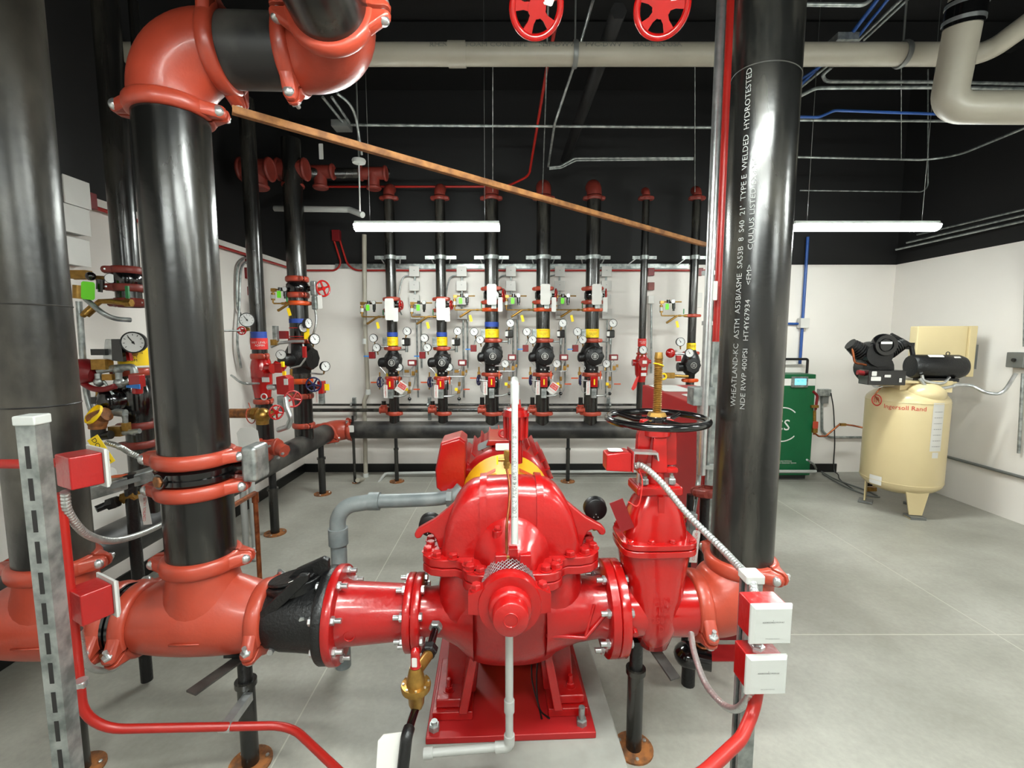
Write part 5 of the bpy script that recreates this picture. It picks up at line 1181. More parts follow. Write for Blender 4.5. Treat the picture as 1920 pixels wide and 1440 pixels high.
# ---- riser B, red check valve ----
YBv = 3.62; XB = XH+.005; RB = 'the left wall riser with red valve'
def bz(y): return P(500, y, YBv).z
rB = .055
pipe((XB, YBv, bz(665)), (XB, YBv, 3.35), rB, 'slim glossy black upper pipe of '+RB, n=28)
pipe((XB+.01, YBv, bz(835)), (XB+.01, YBv, bz(745)), .062, 'lower black pipe of '+RB, n=28)
one('tape_band', MB().cyl((XB, YBv, bz(634)), (XB, YBv, bz(622)), rB+.002, n=28), m_blue, 'blue tape wrapped round '+RB, 'tape')
t = thing('wrap_sign', 'red printed sign wrapped round '+RB, 'sign', (XB, YBv, bz(655))); MB().cyl((XB, YBv, bz(655)), (XB, YBv, bz(634)), rB+.006, n=28).build('wrap', m_rink, t)
text('WET LEVEL 1\nADMIN', .022, cyl_fn((XB, YBv, bz(645)), rB+.006, -PI/2+.55, up=False), 'print', m_paper, t)
coupling((XB, YBv, bz(668)), Z_, rB, (.8, -.6, 0), 'upper orange coupling on '+RB, simple=True, w=.045)
coupling((XB+.01, YBv, bz(752)), Z_, .06, (.8, -.6, 0), 'lower orange coupling on '+RB, simple=True, w=.04)
t = thing('check_valve', 'red cast check valve with side plug on '+RB, 'valve', (XB, YBv, bz(745)))
b = MB(); h = bz(670)-bz(745); b.lathe([(0, .06), (h*.15, .065), (h*.35, .075), (h*.75, .078), (h*.9, .07), (h, .058)], (XB+.005, YBv, bz(745)), Z_, 28); b.cyl(P(497, 700, YBv-.05), P(487, 701, YBv-.12), .034, .03, n=16)
b.cyl((XB+.05, YBv-.02, bz(690)), (XB+.13, YBv-.06, bz(690)), .04, n=8); b.build('body', m_vred, t)
MB().box(P(498, 712, YBv-.09), (.055, .004, .035)).build('label_plate', m_paper, t); MB().torus(P(495, 744, YBv-.075), Y_, .022, .005, 18, 6).build('drain_ring', m_paper, t)
t = thing('alarm_switch', 'red hexagonal alarm switch box in front of '+RB, 'switch', P(529, 737, YBv-.15)); b = MB(); b.prism([(-.045, -.07), (.03, -.075), (.048, -.04), (.048, .05), (.02, .072), (-.045, .06)], P(529, 722, YBv-.2), X_, Z_, Y_*.09); b.build('housing', m_red, t, bevel=.006)
MB().box(P(536, 716, YBv-.205), (.03, .003, .045)).build('label_plate', m_paper, t)
gauge(P(527, 665, YBv-.1), (.45, -1, 0), .036, 'white gauge at the upper right of the red left wall valve', stem=P(520, 672, YBv-.08))
t = thing('valve_trim', 'red, brass and steel trim right of '+RB, 'pipe trim', P(520, 700, YBv-.1)); MB().box(P(524, 690, YBv-.12), (.05, .05, .07)).cyl(P(515, 680, YBv-.1), P(535, 690, YBv-.1), .018, n=10).build('red_body', m_red, t); MB().cyl(P(503, 726, YBv-.1), P(522, 725, YBv-.12), .02, n=12).ball(P(514, 726, YBv-.13), .025, 12).build('steel_body', m_zinc, t); MB().box(P(530, 683, YBv-.13), (.02, .02, .04)).box(P(533, 700, YBv-.13), (.02, .02, .03)).build('yellow_knob', m_yel, t)
handwheel(MB(), P(549, 748, YBv-.2), V(.6, -.8, .1), .058, .007, .016, 4); wheel_t(P(549, 748, YBv-.2), V(.6, -.8, .1), .058, .007, m_vred, 'red handwheel low between the two left wall risers')
t = thing('drain_fitting', 'grey box and bent chrome pipe under the red alarm switch', 'pipe trim', P(533, 800, YBv-.2)); MB().box(P(530, 757, YBv-.2), (.06, .05, .12)).build('box', m_galv, t, bevel=.006); MB().tube([P(535, 745, YBv-.22), P(538, 765, YBv-.24), P(546, 785, YBv-.24), P(540, 800, YBv-.2), P(522, 806, YBv-.15)], .020, n=12, fil=.04).build('pipe', m_zinc, t)
# orange fittings at its foot
t = thing('grooved_cross', 'small orange drain fittings at the foot of '+RB, 'pipe fitting', P(500, 862, YBv-.1)); b = MB(); b.cyl(P(484, 838, YBv-.08), P(524, 838, YBv-.12), .055, n=18).ball(P(497, 850, YBv-.1), .07, 20).torus(P(488, 838, YBv-.08), X_, .055, .013, 24, 8).torus(P(519, 838, YBv-.12), X_, .055, .013, 24, 8).cyl(P(525, 842, YBv-.14), P(534, 846, YBv-.16), .05, n=8).cyl(P(512, 825, YBv-.1), P(512, 836, YBv-.1), .04, n=14); b.build('body', m_or, t)
for x, y in ((483, 838), (506, 836), (523, 858), (531, 850)): MB().hexp(P(x, y, YBv-.2), -Y_, .01, .02).build('bolt', m_zinc, t)
# ---- riser E, mostly hidden, and brass angle valve ----
YE = 3.12; pipe((XH, YE, 0), (XH, YE, 3.3), .03, 'slim black pipe to the floor, just right of the thick elbow pipe', n=20)
one('tape_band', MB().cyl((XH, YE, P(425, 688, YE).z), (XH, YE, P(425, 678, YE).z), .032, n=20), m_blue, 'blue tape on the slim black pipe beside the thick elbow pipe', 'tape')
pipe(P(432, 775, YE-.02), P(476, 775, YE-.05), .032, 'short dark brown pipe stub feeding the brass angle valve', mat=m_rust, n=16)
t = thing('angle_valve', 'brass angle valve with red wheel before '+RB, 'valve', P(490, 790, YE)); b = MB(); b.cyl(P(474, 775, YE-.05), P(482, 775, YE-.05), .042, n=6).ball(P(492, 779, YE-.05), .052, 18).cyl(P(500, 777, YE-.05), P(512, 775, YE-.08), .02, n=10).cyl(P(492, 780, YE-.05), P(492, 795, YE-.05), .04, n=14).build('body', m_brass, t)
handwheel(MB(), P(518, 773, YE-.1), V(.8, -.6, 0), .045, .006, .014, 5).build('handwheel', m_vred, t)
one('cable_tie', MB().torus(P(470, 780, YE-.06), V(1, 0, .2), .05, .0035, 20, 6).tube([P(470, 766, YE-.06), P(466, 755, YE-.06)], .003, n=5), m_or, 'orange cable tie looped round the brown pipe stub', 'tie')
plate(P(466, 825, YE-.1), X_+Z_*.1, Z_-X_*.1, .14, .17, .003, m_box, 'plain grey plate hanging from the orange cable tie', corner=.03)
# big gauge and red wheel valve
gauge(P(463, 600, 3.35), (.55, -1, 0), .05, 'large white gauge left of the red left wall riser', stem=P(461, 617, 3.38))
t = thing('needle_valve', 'small red wheel valve on a thin pipe from the thick elbow pipe', 'valve', P(453, 625, 3.35)); MB().cyl(V(XH, YE, P(425, 621, 3.3).z), P(455, 620, 3.35), .007, n=8).build('pipe', m_galv, t); handwheel(MB(), P(453, 620, 3.33), (.3, -1, 0), .026, .005, .01, 4).build('handwheel', m_vred, t); MB().cyl(P(455, 620, 3.35), P(468, 617, 3.36), .012, n=8).build('body', m_brass, t)
# ---- riser C seen between the two thick pipes ----
YC_ = 2.42; XC = XH; RC = 'the riser between the two thick pipes'
def c_z(y): return P(262, y, YC_).z
rC = .056
pipe((XC, YC_, c_z(575)), (XC, YC_, 3.3), rC, 'upper glossy black pipe of '+RC, n=32)
pipe((XC, YC_, HZ), (XC, YC_, c_z(690)), rC+.006, 'lower black pipe of '+RC, n=32)
pipe((XC+.045, YC_+.12, 1.0), (XC+.045, YC_+.12, 3.3), .022, 'thin dark pipe just behind '+RC, n=16)
for y, nm, mt, L_ in ((508, 'topmost red orange', m_or2, 1), (540, 'second red orange', m_or2, 1), (697, 'middle orange', m_or, 1), (797, 'fourth orange', m_or2, 1), (832, 'lowest orange', m_or2, 1)):
    coupling((XC, YC_, c_z(y)), Z_, rC, (-.8, -.6, 0), nm+' coupling on '+RC, mat=mt, w=.04, th=.016)
coupling((XC, YC_, c_z(568)), Z_, rC, (-1, -.1, 0), 'orange strap outlet with brass strainer on '+RC, mat=m_or2, simple=True, w=.045, th=.012, name='strap_outlet')
one('butterfly_valve', MB().lathe([(-.05, rC), (-.04, rC), (-.03, rC+.012), (.03, rC+.012), (.04, rC), (.05, rC)], (XC, YC_, c_z(525)), Z_, 28), m_gloss, 'black ring valve between the top couplings of '+RC, 'valve')
one('tape_band', MB().cyl((XC, YC_, c_z(652)), (XC, YC_, c_z(638)), rC+.002, n=28), m_blue, 'blue tape wrapped round '+RC, 'tape')
t = thing('wrap_sign', 'yellow pre-action sign wrapped round '+RC, 'sign', (XC, YC_, c_z(685))); MB().cyl((XC, YC_, c_z(685)), (XC, YC_, c_z(652)), rC+.012, n=28).build('wrap', m_yel, t); text('PRE-ACTION\nLEVEL 1\nROOM', .019, cyl_fn((XC, YC_, c_z(668)), rC+.012, -PI/2+.45, up=False), 'print', m_ink, t)
t = thing('preaction_valve', 'large black cast valve with ball shaped nose on '+RC, 'valve', (XC, YC_, c_z(795)))
h0, h1 = c_z(795), c_z(703); MB().lathe([(0, rC), (.04, .07), (.09, .085), (.18, .085), (h1-h0, rC)], (XC, YC_, h0), Z_, 28).lathe([(0, .05), (.06, .066), (.10, .066), (.13, .05), (.145, 0)], (XC-.02, YC_-.02, c_z(747)), (-.5, -1, 0), 28).build('body', m_gloss, t)
gauge(P(250, 642, 2.28), (.35, -1, 0), .052, 'big white gauge in front of the yellow sign between the thick pipes', stem=P(253, 668, 2.3))
gauge(P(207, 522, 2.35), (.5, -1, 0), .024, 'small gauge on the brass trim left of '+RC, stem=P(225, 525, 2.36), mark=False)
t = thing('air_supply_trim', 'brass air supply piping with strainer left of '+RC, 'pipe trim', P(190, 590, 2.35)); b = MB()
b.tube([P(243, 569, 2.36), P(205, 565, 2.35), P(188, 565, 2.35), P(155, 592, 2.34)], .013, n=12).tube([P(178, 574, 2.35), P(160, 590, 2.33)], .02, n=12).hexp(P(236, 568, 2.36), X_, .022, .03).tube([P(140, 520, 2.35), P(165, 520, 2.35), P(200, 522, 2.35)], .012, n=10).box(P(150, 515, 2.35), (.09, .04, .04)).cyl(P(148, 535, 2.35), P(148, 560, 2.35), .025, n=14); b.build('brass_pipe', m_brass, t)
MB().cyl(P(188, 524, 2.33), P(188, 543, 2.33), .017, n=12).cyl(P(188, 543, 2.33), P(188, 548, 2.33), .010, n=10).ball(P(170, 518, 2.32), .022, 12).build('filter_bowl', m_gloss, t)
plate(P(165, 545, 2.26), X_-Z_*.1, Z_+X_*.1, .065, .085, .002, m_green, 'bright green paper tag between the two thick pipes')
one('lever', MB().box(P(239, 548, 2.3), (.014, .01, .06)), m_dgreen, 'green valve lever on '+RC, 'lever')
t = thing('valve_trim', 'galvanised and brass trim piping in front of '+RC, 'pipe trim', P(220, 760, 2.3)); b = MB()
b.tube([P(185, 695, 2.3), P(215, 690, 2.3), P(250, 688, 2.3), P(252, 700, 2.3)], .017, n=12, fil=.02).tube([P(222, 692, 2.3), P(224, 722, 2.3), P(245, 714, 2.3)], .016, n=12).tube([P(184, 700, 2.3), P(186, 718, 2.3)], .016, n=10).ball(P(222, 692, 2.3), .024, 12).ball(P(186, 716, 2.3), .024, 12).ball(P(224, 718, 2.3), .026, 12).tube([P(195, 715, 2.28), P(212, 740, 2.28)], .006, n=6).tube([P(205, 772, 2.3), P(235, 775, 2.3)], .02, n=12).tube([P(235, 778, 2.3), P(235, 810, 2.3), P(252, 812, 2.3)], .012, n=10).tube([P(225, 812, 2.3), P(262, 808, 2.3)], .013, n=10); b.build('galvanised_pipe', m_galv, t)
b = MB(); b.box(P(192, 683, 2.29), (.07, .05, .05)).box(P(205, 707, 2.3), (.05, .03, .03)).tube([P(186, 725, 2.3), P(186, 745, 2.3)], .014, n=10).box(P(220, 808, 2.3), (.06, .04, .05)).box(P(237, 800, 2.3), (.025, .03, .04)); b.build('brass_valve', m_brass, t)
MB().box(P(186, 750, 2.3), (.05, .04, .035)).box(P(190, 660, 2.28), (.07, .04, .03)).build('black_cap', m_gloss, t)
t = thing('pressure_switch', 'silver and black pressure switch box between the thick pipes', 'switch', P(212, 675, 2.3)); MB().prism([(-.05, -.04), (.03, -.055), (.035, .05), (-.03, .055)], P(210, 657, 2.28), X_, Z_, Y_*.05).build('housing', m_zinc, t, bevel=.004); MB().prism([(-.02, -.05), (.035, -.055), (.03, .055), (-.015, .055)], P(216, 657, 2.26), X_, Z_, Y_*.02).build('front_cover', m_gloss, t)
one('bracket', MB().prism([(-.03, -.03), (.035, -.03), (.03, .035), (-.02, .035), (-.02, .02), (.015, .02), (.015, -.015), (-.03, -.015)], P(230, 665, 2.3), X_, Z_, Y_*.02), m_red, 'small red bracket beside the silver pressure switch', 'bracket')
t = thing('pull_box', 'red pull box with blue lever between the thick pipes', 'valve', P(257, 735, 2.28)); MB().box(P(257, 714, 2.27), (.055, .04, .06)).cyl(P(258, 722, 2.27), P(258, 738, 2.27), .022, n=12).build('housing', m_red, t, bevel=.004); MB().prism([(-.035, -.004), (.03, -.012), (.03, .012), (-.035, .006)], P(250, 725, 2.24), X_, Z_, Y_*.006).build('lever', m_lblue, t)
t = thing('alarm_bell', 'red bell shaped part and red hose behind the leftmost pipe edge', 'bell', P(165, 715, 2.3)); MB().lathe([(-.06, .05), (0, .066), (.05, .04), (.055, 0)], P(160, 697, 2.3), (1, 0, -.25), 20).build('bell', m_dkred, t); MB().tube(smoothpath([P(150, 715, 2.3), P(172, 728, 2.28), (P(195, 730, 2.27)), P(216, 724, 2.27)], 5), .014, n=10).build('hose', m_dkred, t)
t = thing('angle_valve', 'dull brass angle valve with yellow wrap between the thick pipes', 'valve', P(185, 830, 2.25)); MB().cyl(P(172, 788, 2.25), P(200, 776, 2.25), .035, n=14).ball(P(183, 790, 2.25), .042, 16).cyl(P(183, 790, 2.25), P(183, 803, 2.25), .036, n=14).build('body', m_rust, t); MB().cyl(P(184, 803, 2.25), P(185, 822, 2.25), .03, n=14).tube([P(186, 818, 2.25), P(208, 815, 2.25)], .022, n=12).build('pipe', m_cast, t); MB().lathe([(0, .0), (0, .05), (.012, .05)], P(178, 778, 2.22), (-.4, -.8, .6), 14).build('yellow_wrap', m_yel, t)
t = thing('caution_tape', 'yellow tag strip with black letters hanging between the thick pipes', 'tape', P(185, 870, 2.2)); cN = P(190, 845, 2.2); u_ = V(.5, 0, -.87); v_ = V(.87, 0, .5); MB().box(cN, (.15, .002, .06), u=u_, v=Y_).build('strip', m_yel, t); text('DO NOT', .034, plane_fn(cN-Y_*.0015, u_, v_, eps=.0006), 'print', m_ink, t)
flexc([P(200, 830, 2.25), P(225, 838, 2.25), P(245, 850, 2.3), P(275, 862, 2.35)], .014, 'ribbed flexible conduit low between the two thick pipes')
# galvanised operator box, nipples and tag low between the pipes
t = thing('valve_operator', 'long galvanised operator housing low between the two thick pipes', 'valve operator', P(235, 925, 2.0)); b = MB(); u_ = (P(290, 888, 2.1)-P(180, 920, 1.95)).normalized(); b.box(P(236, 903, 2.0), (.27, .07, .055), u=u_, v=u_.cross(Z_).normalized()); b.build('housing', m_galv, t, bevel=.005)
plate(P(236, 905, 1.95), u_, u_.cross(Y_)*-1 if u_.cross(Y_).z < 0 else u_.cross(Y_), .10, .02, .002, m_steel, '', parent=t, name='name_plate')
one('paper_roll', MB().cyl(P(170, 893, 2.1), P(205, 888, 2.05), .03, n=20), m_paper, 'white rolled paper lying on the galvanised operator housing', 'paper')
plate(P(218, 893, 1.95), X_+Z_*.1, Y_, .07, .05, .002, m_amber, 'orange sticker patch on the galvanised operator housing', cat='sticker', name='sticker')
t = thing('drain_pipe', 'slanting black and brass threaded pipe under the operator housing', 'pipe', P(230, 940, 2.0)); MB().tube([P(180, 955, 1.95), P(278, 915, 2.1)], .016, n=12).build('pipe', m_cast, t); MB().hexp(P(232, 934, 2.0), X_+Z_*.3, .026, .06).build('union', m_brass, t); MB().hexp(P(205, 945, 1.97), X_+Z_*.3, .027, .04).build('elbow', m_cast, t)
pm = P(272, 955, 1.85); t = thing('hanging_tag', 'upside down white CONTROL VALVE tag beside the thick elbow pipe', 'tag', pm); MB().box(pm, (.034, .002, .13), u=V(1, 0, .1), v=Y_).build('card', m_paper, t); text('CONTROL VALVE', .017, plane_fn(pm-Y_*.0015, V(-.1, 0, -1)*-1, V(-1, 0, -.1), eps=.0006), 'print', m_rink, t, sx=.75)
pipe((XH+.28, 2.0, .02), (XH+.28, 2.0, 1.0), .024, 'short black support pipe low between the two thick pipes', mat=m_cast, n=16)
# copper pipe, stub pvc
t = thing('copper_drain', 'copper coloured drain pipe with elbow right of the middle tee riser', 'pipe', P(490, 1080, 2.1)); c0_ = P(430, 952, 1.98); c1_ = P(478, 924, 2.35); MB().tube([c0_, c1_, V(c1_.x, c1_.y, .0)], .012, n=14, fil=.02).build('pipe', m_copper, t); MB().cyl(c1_-Z_*.05, c1_-Z_*.0, .017, n=14).build('elbow', m_copper, t)
for k, x in enumerate((453, 470)): 
    a = P(x, 880, 3.2); pipe(V(a.x, 3.2, .005), V(a.x, 3.2, .64), .022, ('left' if not k else 'right')+' white plastic stub pipe behind the copper drain', mat=m_pvc, name='pvc_pipe', n=16)
# ---- boxes and conduits on the left wall ----
for k, (y, Yp) in enumerate(((361, 2.42), (413, 2.40), (472, 2.36))):
    c = P(143, y, 2.4); z = (c-V(0, 0, HC)); s_ = (XL+.06)/z.x; p = V(0, 0, HC)+z*s_
    t = thing('wall_box', ('top', 'middle', 'lowest')[k]+' pale square box on the left wall beside the leftmost pipe', 'electrical box', p-Z_*.07)
    MB().box(p-X_*.03, (.06, .14, .14)).build('body', m_galv, t); MB().box(p+X_*.004, (.008, .16, .15)).build('cover', m_box, t, bevel=.003)
def LWp(x, y, off=.03):
    z = P(x, y, 1)-V(0, 0, HC); s_ = (XL+off)/z.x; return V(0, 0, HC)+z*s_
conduit([V(XL+.035, 1.0, cr), V(XL+.035, 5.34, cr)], .012, 'red conduit running along the top of the left wall', mat=m_condr, n=10)
for x, y, s_, mt, nm in ((160, 375, .09, m_dkred, 'red box on the left wall next to the pale boxes'), (470, 487, .09, m_dkred, 'upper dark red box on the left wall'), (470, 513, .10, m_dkred, 'middle dark red box on the left wall'), (474, 546, .08, m_dkred, 'lower dark red box on the left wall')):
    bevbox(LWp(x, y, .03), (.06, s_, s_), mt, nm, 'electrical box', 'junction_box')
conduit(smoothpath([LWp(468, 482), LWp(455, 486), LWp(445, 505), LWp(445, 570), LWp(452, 590), LWp(462, 604)], 5), .010, 'first grey conduit arching down on the left wall', fil=0)
conduit(smoothpath([LWp(468, 489, .05), LWp(458, 494, .05), LWp(451, 510, .05), LWp(449, 570, .05), LWp(445, 640, .05), LWp(452, 690, .05)], 5), .010, 'second grey conduit arching down on the left wall', fil=0)
conduit([LWp(474, 520, .04), LWp(475, 640, .04)], .012, 'straight grey conduit below the red boxes on the left wall')
conduit(smoothpath([LWp(434, 704, .1), P(455, 718, 3.3), P(485, 719, 3.5)], 5), .009, 'thin grey conduit running to the red left wall valve', fil=0)
conduit(smoothpath([P(160, 560, 2.3), P(190, 585, 2.3), P(215, 597, 2.34), P(245, 600, 2.4)], 5), .012, 'grey conduit sagging left of the riser between the thick pipes', fil=0)
conduit(smoothpath([P(148, 565, 2.35), P(158, 700, 2.35), P(168, 760, 2.35), P(185, 800, 2.32)], 5), .014, 'grey conduit dropping along the edge of the leftmost thick pipe', fil=0)
# ================= overhead =================
YP = 3.15; pz = P(960, 102, YP).z; rpv = .066
def oh(x, y, Y): return P(x, y, Y)
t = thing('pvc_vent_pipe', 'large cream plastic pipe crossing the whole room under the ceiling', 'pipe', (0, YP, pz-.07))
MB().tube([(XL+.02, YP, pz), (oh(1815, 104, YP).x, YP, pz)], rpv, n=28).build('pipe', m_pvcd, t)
for x, w_ in ((857, .055), (1318, .0)):
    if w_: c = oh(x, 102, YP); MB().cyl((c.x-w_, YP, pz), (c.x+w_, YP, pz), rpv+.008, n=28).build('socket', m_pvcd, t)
def pvf(x, y):
    a = y/(rpv+.002); return V(oh(1040, 102, YP).x+x, YP-math.cos(a+.35)*(rpv+.0015), pz+math.sin(a+.35)*(rpv+.0015))
text('RHINO 4  FOAM CORE PIPE     NSF-DWV     PVC-DWV     MADE IN USA', .05, pvf, 'print', m_steel, t)
xb_ = oh(1800, 108, YP).x
t = thing('pvc_duct_elbow', 'fat cream plastic pipe dropping from the ceiling and bending right', 'pipe', (xb_, YP, 3.0))
p0, p1, p2 = oh(1822, -40, 2.75), oh(1776, 202, 2.85), oh(1960, 202, 2.75)
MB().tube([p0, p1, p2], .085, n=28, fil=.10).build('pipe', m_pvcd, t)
cb0 = p0.lerp(p1, .16); d_ = (p1-p0).normalized(); MB().cyl(cb0, cb0+d_*.13, .093, n=28).build('rubber_sleeve', m_gloss, t); MB().cyl(cb0+d_*.01, cb0+d_*.03, .096, n=28).build('band_clamp', m_zinc, t); MB().cyl(cb0+d_*.09, cb0+d_*.11, .096, n=28).build('band_clamp', m_zinc, t)
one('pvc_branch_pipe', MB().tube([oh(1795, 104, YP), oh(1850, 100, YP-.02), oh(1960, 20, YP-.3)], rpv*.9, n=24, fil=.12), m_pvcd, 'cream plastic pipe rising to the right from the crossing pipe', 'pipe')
for x in (1078, 1692):
    c = oh(x, 102, YP); t = thing('clevis_hanger', 'grey pipe hanger on the crossing cream pipe, '+('middle' if x < 1200 else 'right')+' one', 'hanger', (c.x, YP, pz-.08))
    MB().torus((c.x, YP, pz), X_, rpv+.006, .008, 28, 6, sr=2.2).build('strap', m_steel, t); MB().cyl((c.x, YP, pz+rpv), (c.x, YP, ZC), .006, n=8).build('hanger_rod', m_steel, t)
# red overhead handwheels with tags
for k, (x, y, tl_) in enumerate(((1006, 14, .25), (1241, 14, -.45))):
    c = P(x, y, 1.9); ax = V(tl_*.6, -.75, -.62).normalized()
    t = thing('overhead_handwheel', ('left' if not k else 'right')+' one of two red handwheels at the top edge of the photo', 'handwheel', c)
    b = MB(); u, v, a_ = frame(ax); R_o = .105
    b.torus(c, a_, R_o-.012, .0135, 44, 10, sr=.8); b.lathe([(-.012, 0), (-.012, .035), (.012, .035), (.012, 0)], c, a_, 20)
    for i in range(5):
        a = 2*PI*i/5+.63*k; d = u*math.cos(a)+v*math.sin(a); w_ = a_.cross(d); b.prism([(.02, -.016), (.05, -.012), (.092, -.022), (.092, .022), (.05, .012), (.02, .016)], c-a_*.006, d, w_, a_*.012)
    b.build('wheel', m_vred, t); MB().cyl(c, c-a_*.3, .012, n=12).build('stem', m_vred, t)
    MB().cyl(c-a_*.16, V(c.x-a_.x*.3, c.y-a_.y*.3, ZC), .03, n=12).build('valve_drop', m_pipe, t)
    plate(c+V(.05, -.02, .02), V(.4, -.2, .9), V(-1, 0, .3), .05, .035, .002, m_paper, '', parent=t, name='paper_tag')
# conduits under the deck
def cc(pts, r, lab, mat=None, fil=.08): return conduit([P(*p) for p in pts], r, lab, mat=mat or m_galv, fil=fil, n=8)
cc([(640, 234, 3.9), (1340, 239, 3.9)], .011, 'straight grey conduit crossing above the middle of the riser row')
cc([(1480, 225, 3.9), (1780, 227, 3.9)], .011, 'straight grey conduit under the ceiling right of the tall pipe')
cc([(605, 182, 3.5), (645, 232, 3.85)], .010, 'left slanting conduit behind the second elbow'); cc([(622, 182, 3.5), (655, 230, 3.85)], .010, 'middle slanting conduit behind the second elbow')
conduit(smoothpath([P(632, 175, 3.5), P(655, 195, 3.6), P(668, 225, 3.7), P(678, 290, 3.9)], 5), .010, 'curved right conduit behind the second elbow', fil=0)
bevbox(P(641, 236, 3.88), (.13, .12, .05), m_steel, 'flat grey ceiling box below the slanting conduits', 'electrical box', 'ceiling_box')
t = thing('smoke_detector', 'white round smoke detector hanging below the ceiling, left of centre', 'detector', P(673, 305, 3.9)); MB().lathe([(0, 0), (0, .05), (.02, .055), (.03, .05), (.03, 0)], P(673, 306, 3.9), Z_, 28).build('cap', m_white, t); MB().cyl(P(673, 304, 3.9), V(P(673, 304, 3.9).x, 3.9, ZC), .007, n=8).build('stem', m_steel, t)
conduit([P(673, 306, 3.9), P(675, 396, 3.92)], .006, 'thin white cable dropping from the smoke detector', mat=m_white, name='cable', cat='cable')
conduit([P(515, 391, 4.6), P(655, 393, 4.5), P(680, 403, 4.4)], .028, 'white plastic pipe piece in the dark behind the left strip light', mat=m_pvc, name='pvc_pipe', cat='pipe', fil=.05)
cc([(1112, 0, 3.05), (1080, 112, 3.45), (1040, 232, 3.8), (1028, 312, 4.6)], .010, 'grey conduit running back from the top edge, right of the left handwheel', fil=.1)
cc([(1030, 314, 4.6), (1050, 312, 4.6), (1078, 297, 4.6), (1300, 296, 4.6)], .011, 'pair of pale conduits with a bend above the fourth riser, upper', fil=.08); cc([(1030, 317, 4.6), (1052, 315, 4.6), (1080, 301, 4.6), (1300, 299, 4.6)], .008, 'pair of pale conduits with a bend above the fourth riser, lower', fil=.08)
cc([(1052, 0, 3.05), (1025, 130, 3.6), (992, 330, 4.9), (950, 350, 5.1), (600, 350, 5.2)], .012, 'dark red conduit running back under the ceiling behind the cream pipe', mat=m_condr, fil=.2)
cc([(1028, 0, 2.7), (1024, 160, 3.6), (1017, 365, 4.9)], .005, 'thin steel rod dropping to the fourth riser', fil=0); 
cc([(1500, 8, 2.8), (1640, 10, 2.8), (1640, -300, 2.8)], .011, 'short grey conduit at the top edge right of the tall pipe')
cc([(1660, -20, 3.1), (1588, 75, 3.5), (1500, 160, 3.9)], .013, 'blue conduit pair rising over the cream pipe, first', mat=m_conb, fil=.05); cc([(1680, -20, 3.1), (1600, 80, 3.5), (1500, 150, 3.8)], .010, 'blue conduit pair rising over the cream pipe, second', mat=m_conb, fil=.05)
cc([(1710, -20, 3.1), (1610, 75, 3.55), (1500, 165, 4.0)], .011, 'grey slanting conduit over the cream pipe, first'); cc([(1722, -20, 3.1), (1620, 75, 3.55)], .009, 'grey slanting conduit over the cream pipe, second')
bevbox(P(1580, 77, 3.48), (.15, .12, .05), m_galv, 'flat pale junction box on the slanting conduits above the cream pipe', 'electrical box', 'ceiling_box')
cc([(1560, 125, 3.3), (1542, 140, 3.4), (1548, 153, 3.5), (1760, 154, 3.5), (1940, 158, 3.5)], .012, 'upper pale conduit bending right behind the fat drop pipe', fil=.1)
cc([(1490, 185, 3.5), (1530, 165, 3.5), (1760, 164, 3.5), (1940, 167, 3.5)], .012, 'lower pale conduit bending right behind the fat drop pipe', fil=.15)
cc([(1480, 219, 3.6), (1535, 220, 3.6), (1565, 207, 3.6), (1760, 214, 3.6)], .010, 'blue conduit with a kink right of the tall pipe', mat=m_conb, fil=.1)
cc([(1480, 294, 4.4), (1740, 300, 4.4), (1800, 290, 4.2), (1940, 232, 3.4)], .010, 'grey conduit curving away right above the right strip light', fil=.3)
cc([(1500, 357, 4.8), (1740, 360, 4.8), (1740, 250, 4.8), (1740, 130, 4.8)], .006, 'faint thin conduit above the right strip light')
for k, (y0, y1) in enumerate(((440, 388), (455, 399), (468, 410))): cc([(1720-20*k, y0, 5.1), (1940, y1, 3.9)], .010, ('top', 'middle', 'bottom')[k]+' one of three parallel conduits along the upper right wall')
for x in (924, 1303, 1690): cc([(x, 120, 3.4), (x, 360 if x != 1690 else 300, 4.3)], .003, 'very thin steel hanger wire %s' % {924: 'above the third riser', 1303: 'near the rightmost riser', 1690: 'under the right pipe hanger'}[x], fil=0)
# dark steel beam lines under the deck
for k, (xa_, ya_, Ya, xb2, yb2, Yb) in enumerate(((1160, 20, 2.9, 1060, 300, 5.2),)):
    one('roof_beam', MB().tube([P(xa_, ya_, Ya), P(xb2, yb2, Yb)], .05, n=6), m_ceil, 'black steel beam member running back under the dark ceiling', 'beam')
# fittings of the upper header at left
hz = P(560, 326, 4.4).z
pipe(P(475, 325, 4.3), P(728, 325, 4.95), .05, 'dim horizontal pipe under the ceiling joining the left risers', mat=m_pipe, n=16)
for x, y, Yp, nm in ((480, 318, 4.1, 'first'), (548, 318, 4.35, 'second'), (600, 322, 4.6, 'third'), (700, 325, 4.8, 'fourth')):
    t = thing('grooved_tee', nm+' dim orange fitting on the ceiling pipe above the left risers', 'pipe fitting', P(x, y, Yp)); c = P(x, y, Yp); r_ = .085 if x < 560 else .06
    MB().cyl(c-X_*.13, c+X_*.13, r_, n=18).torus(c-X_*.12, X_, r_, .016, 20, 8).torus(c+X_*.12, X_, r_, .016, 20, 8).cyl(c, c-Z_*.16, r_, n=18).torus(c-Z_*.14, Z_, r_, .016, 20, 8).build('body', m_or2, t)  # orange darkened to paint in the gloom under the ceiling
plate(P(602, 284, 4.5), X_, Z_, .04, .14, .002, m_paper, 'small pale tag high above the left risers')
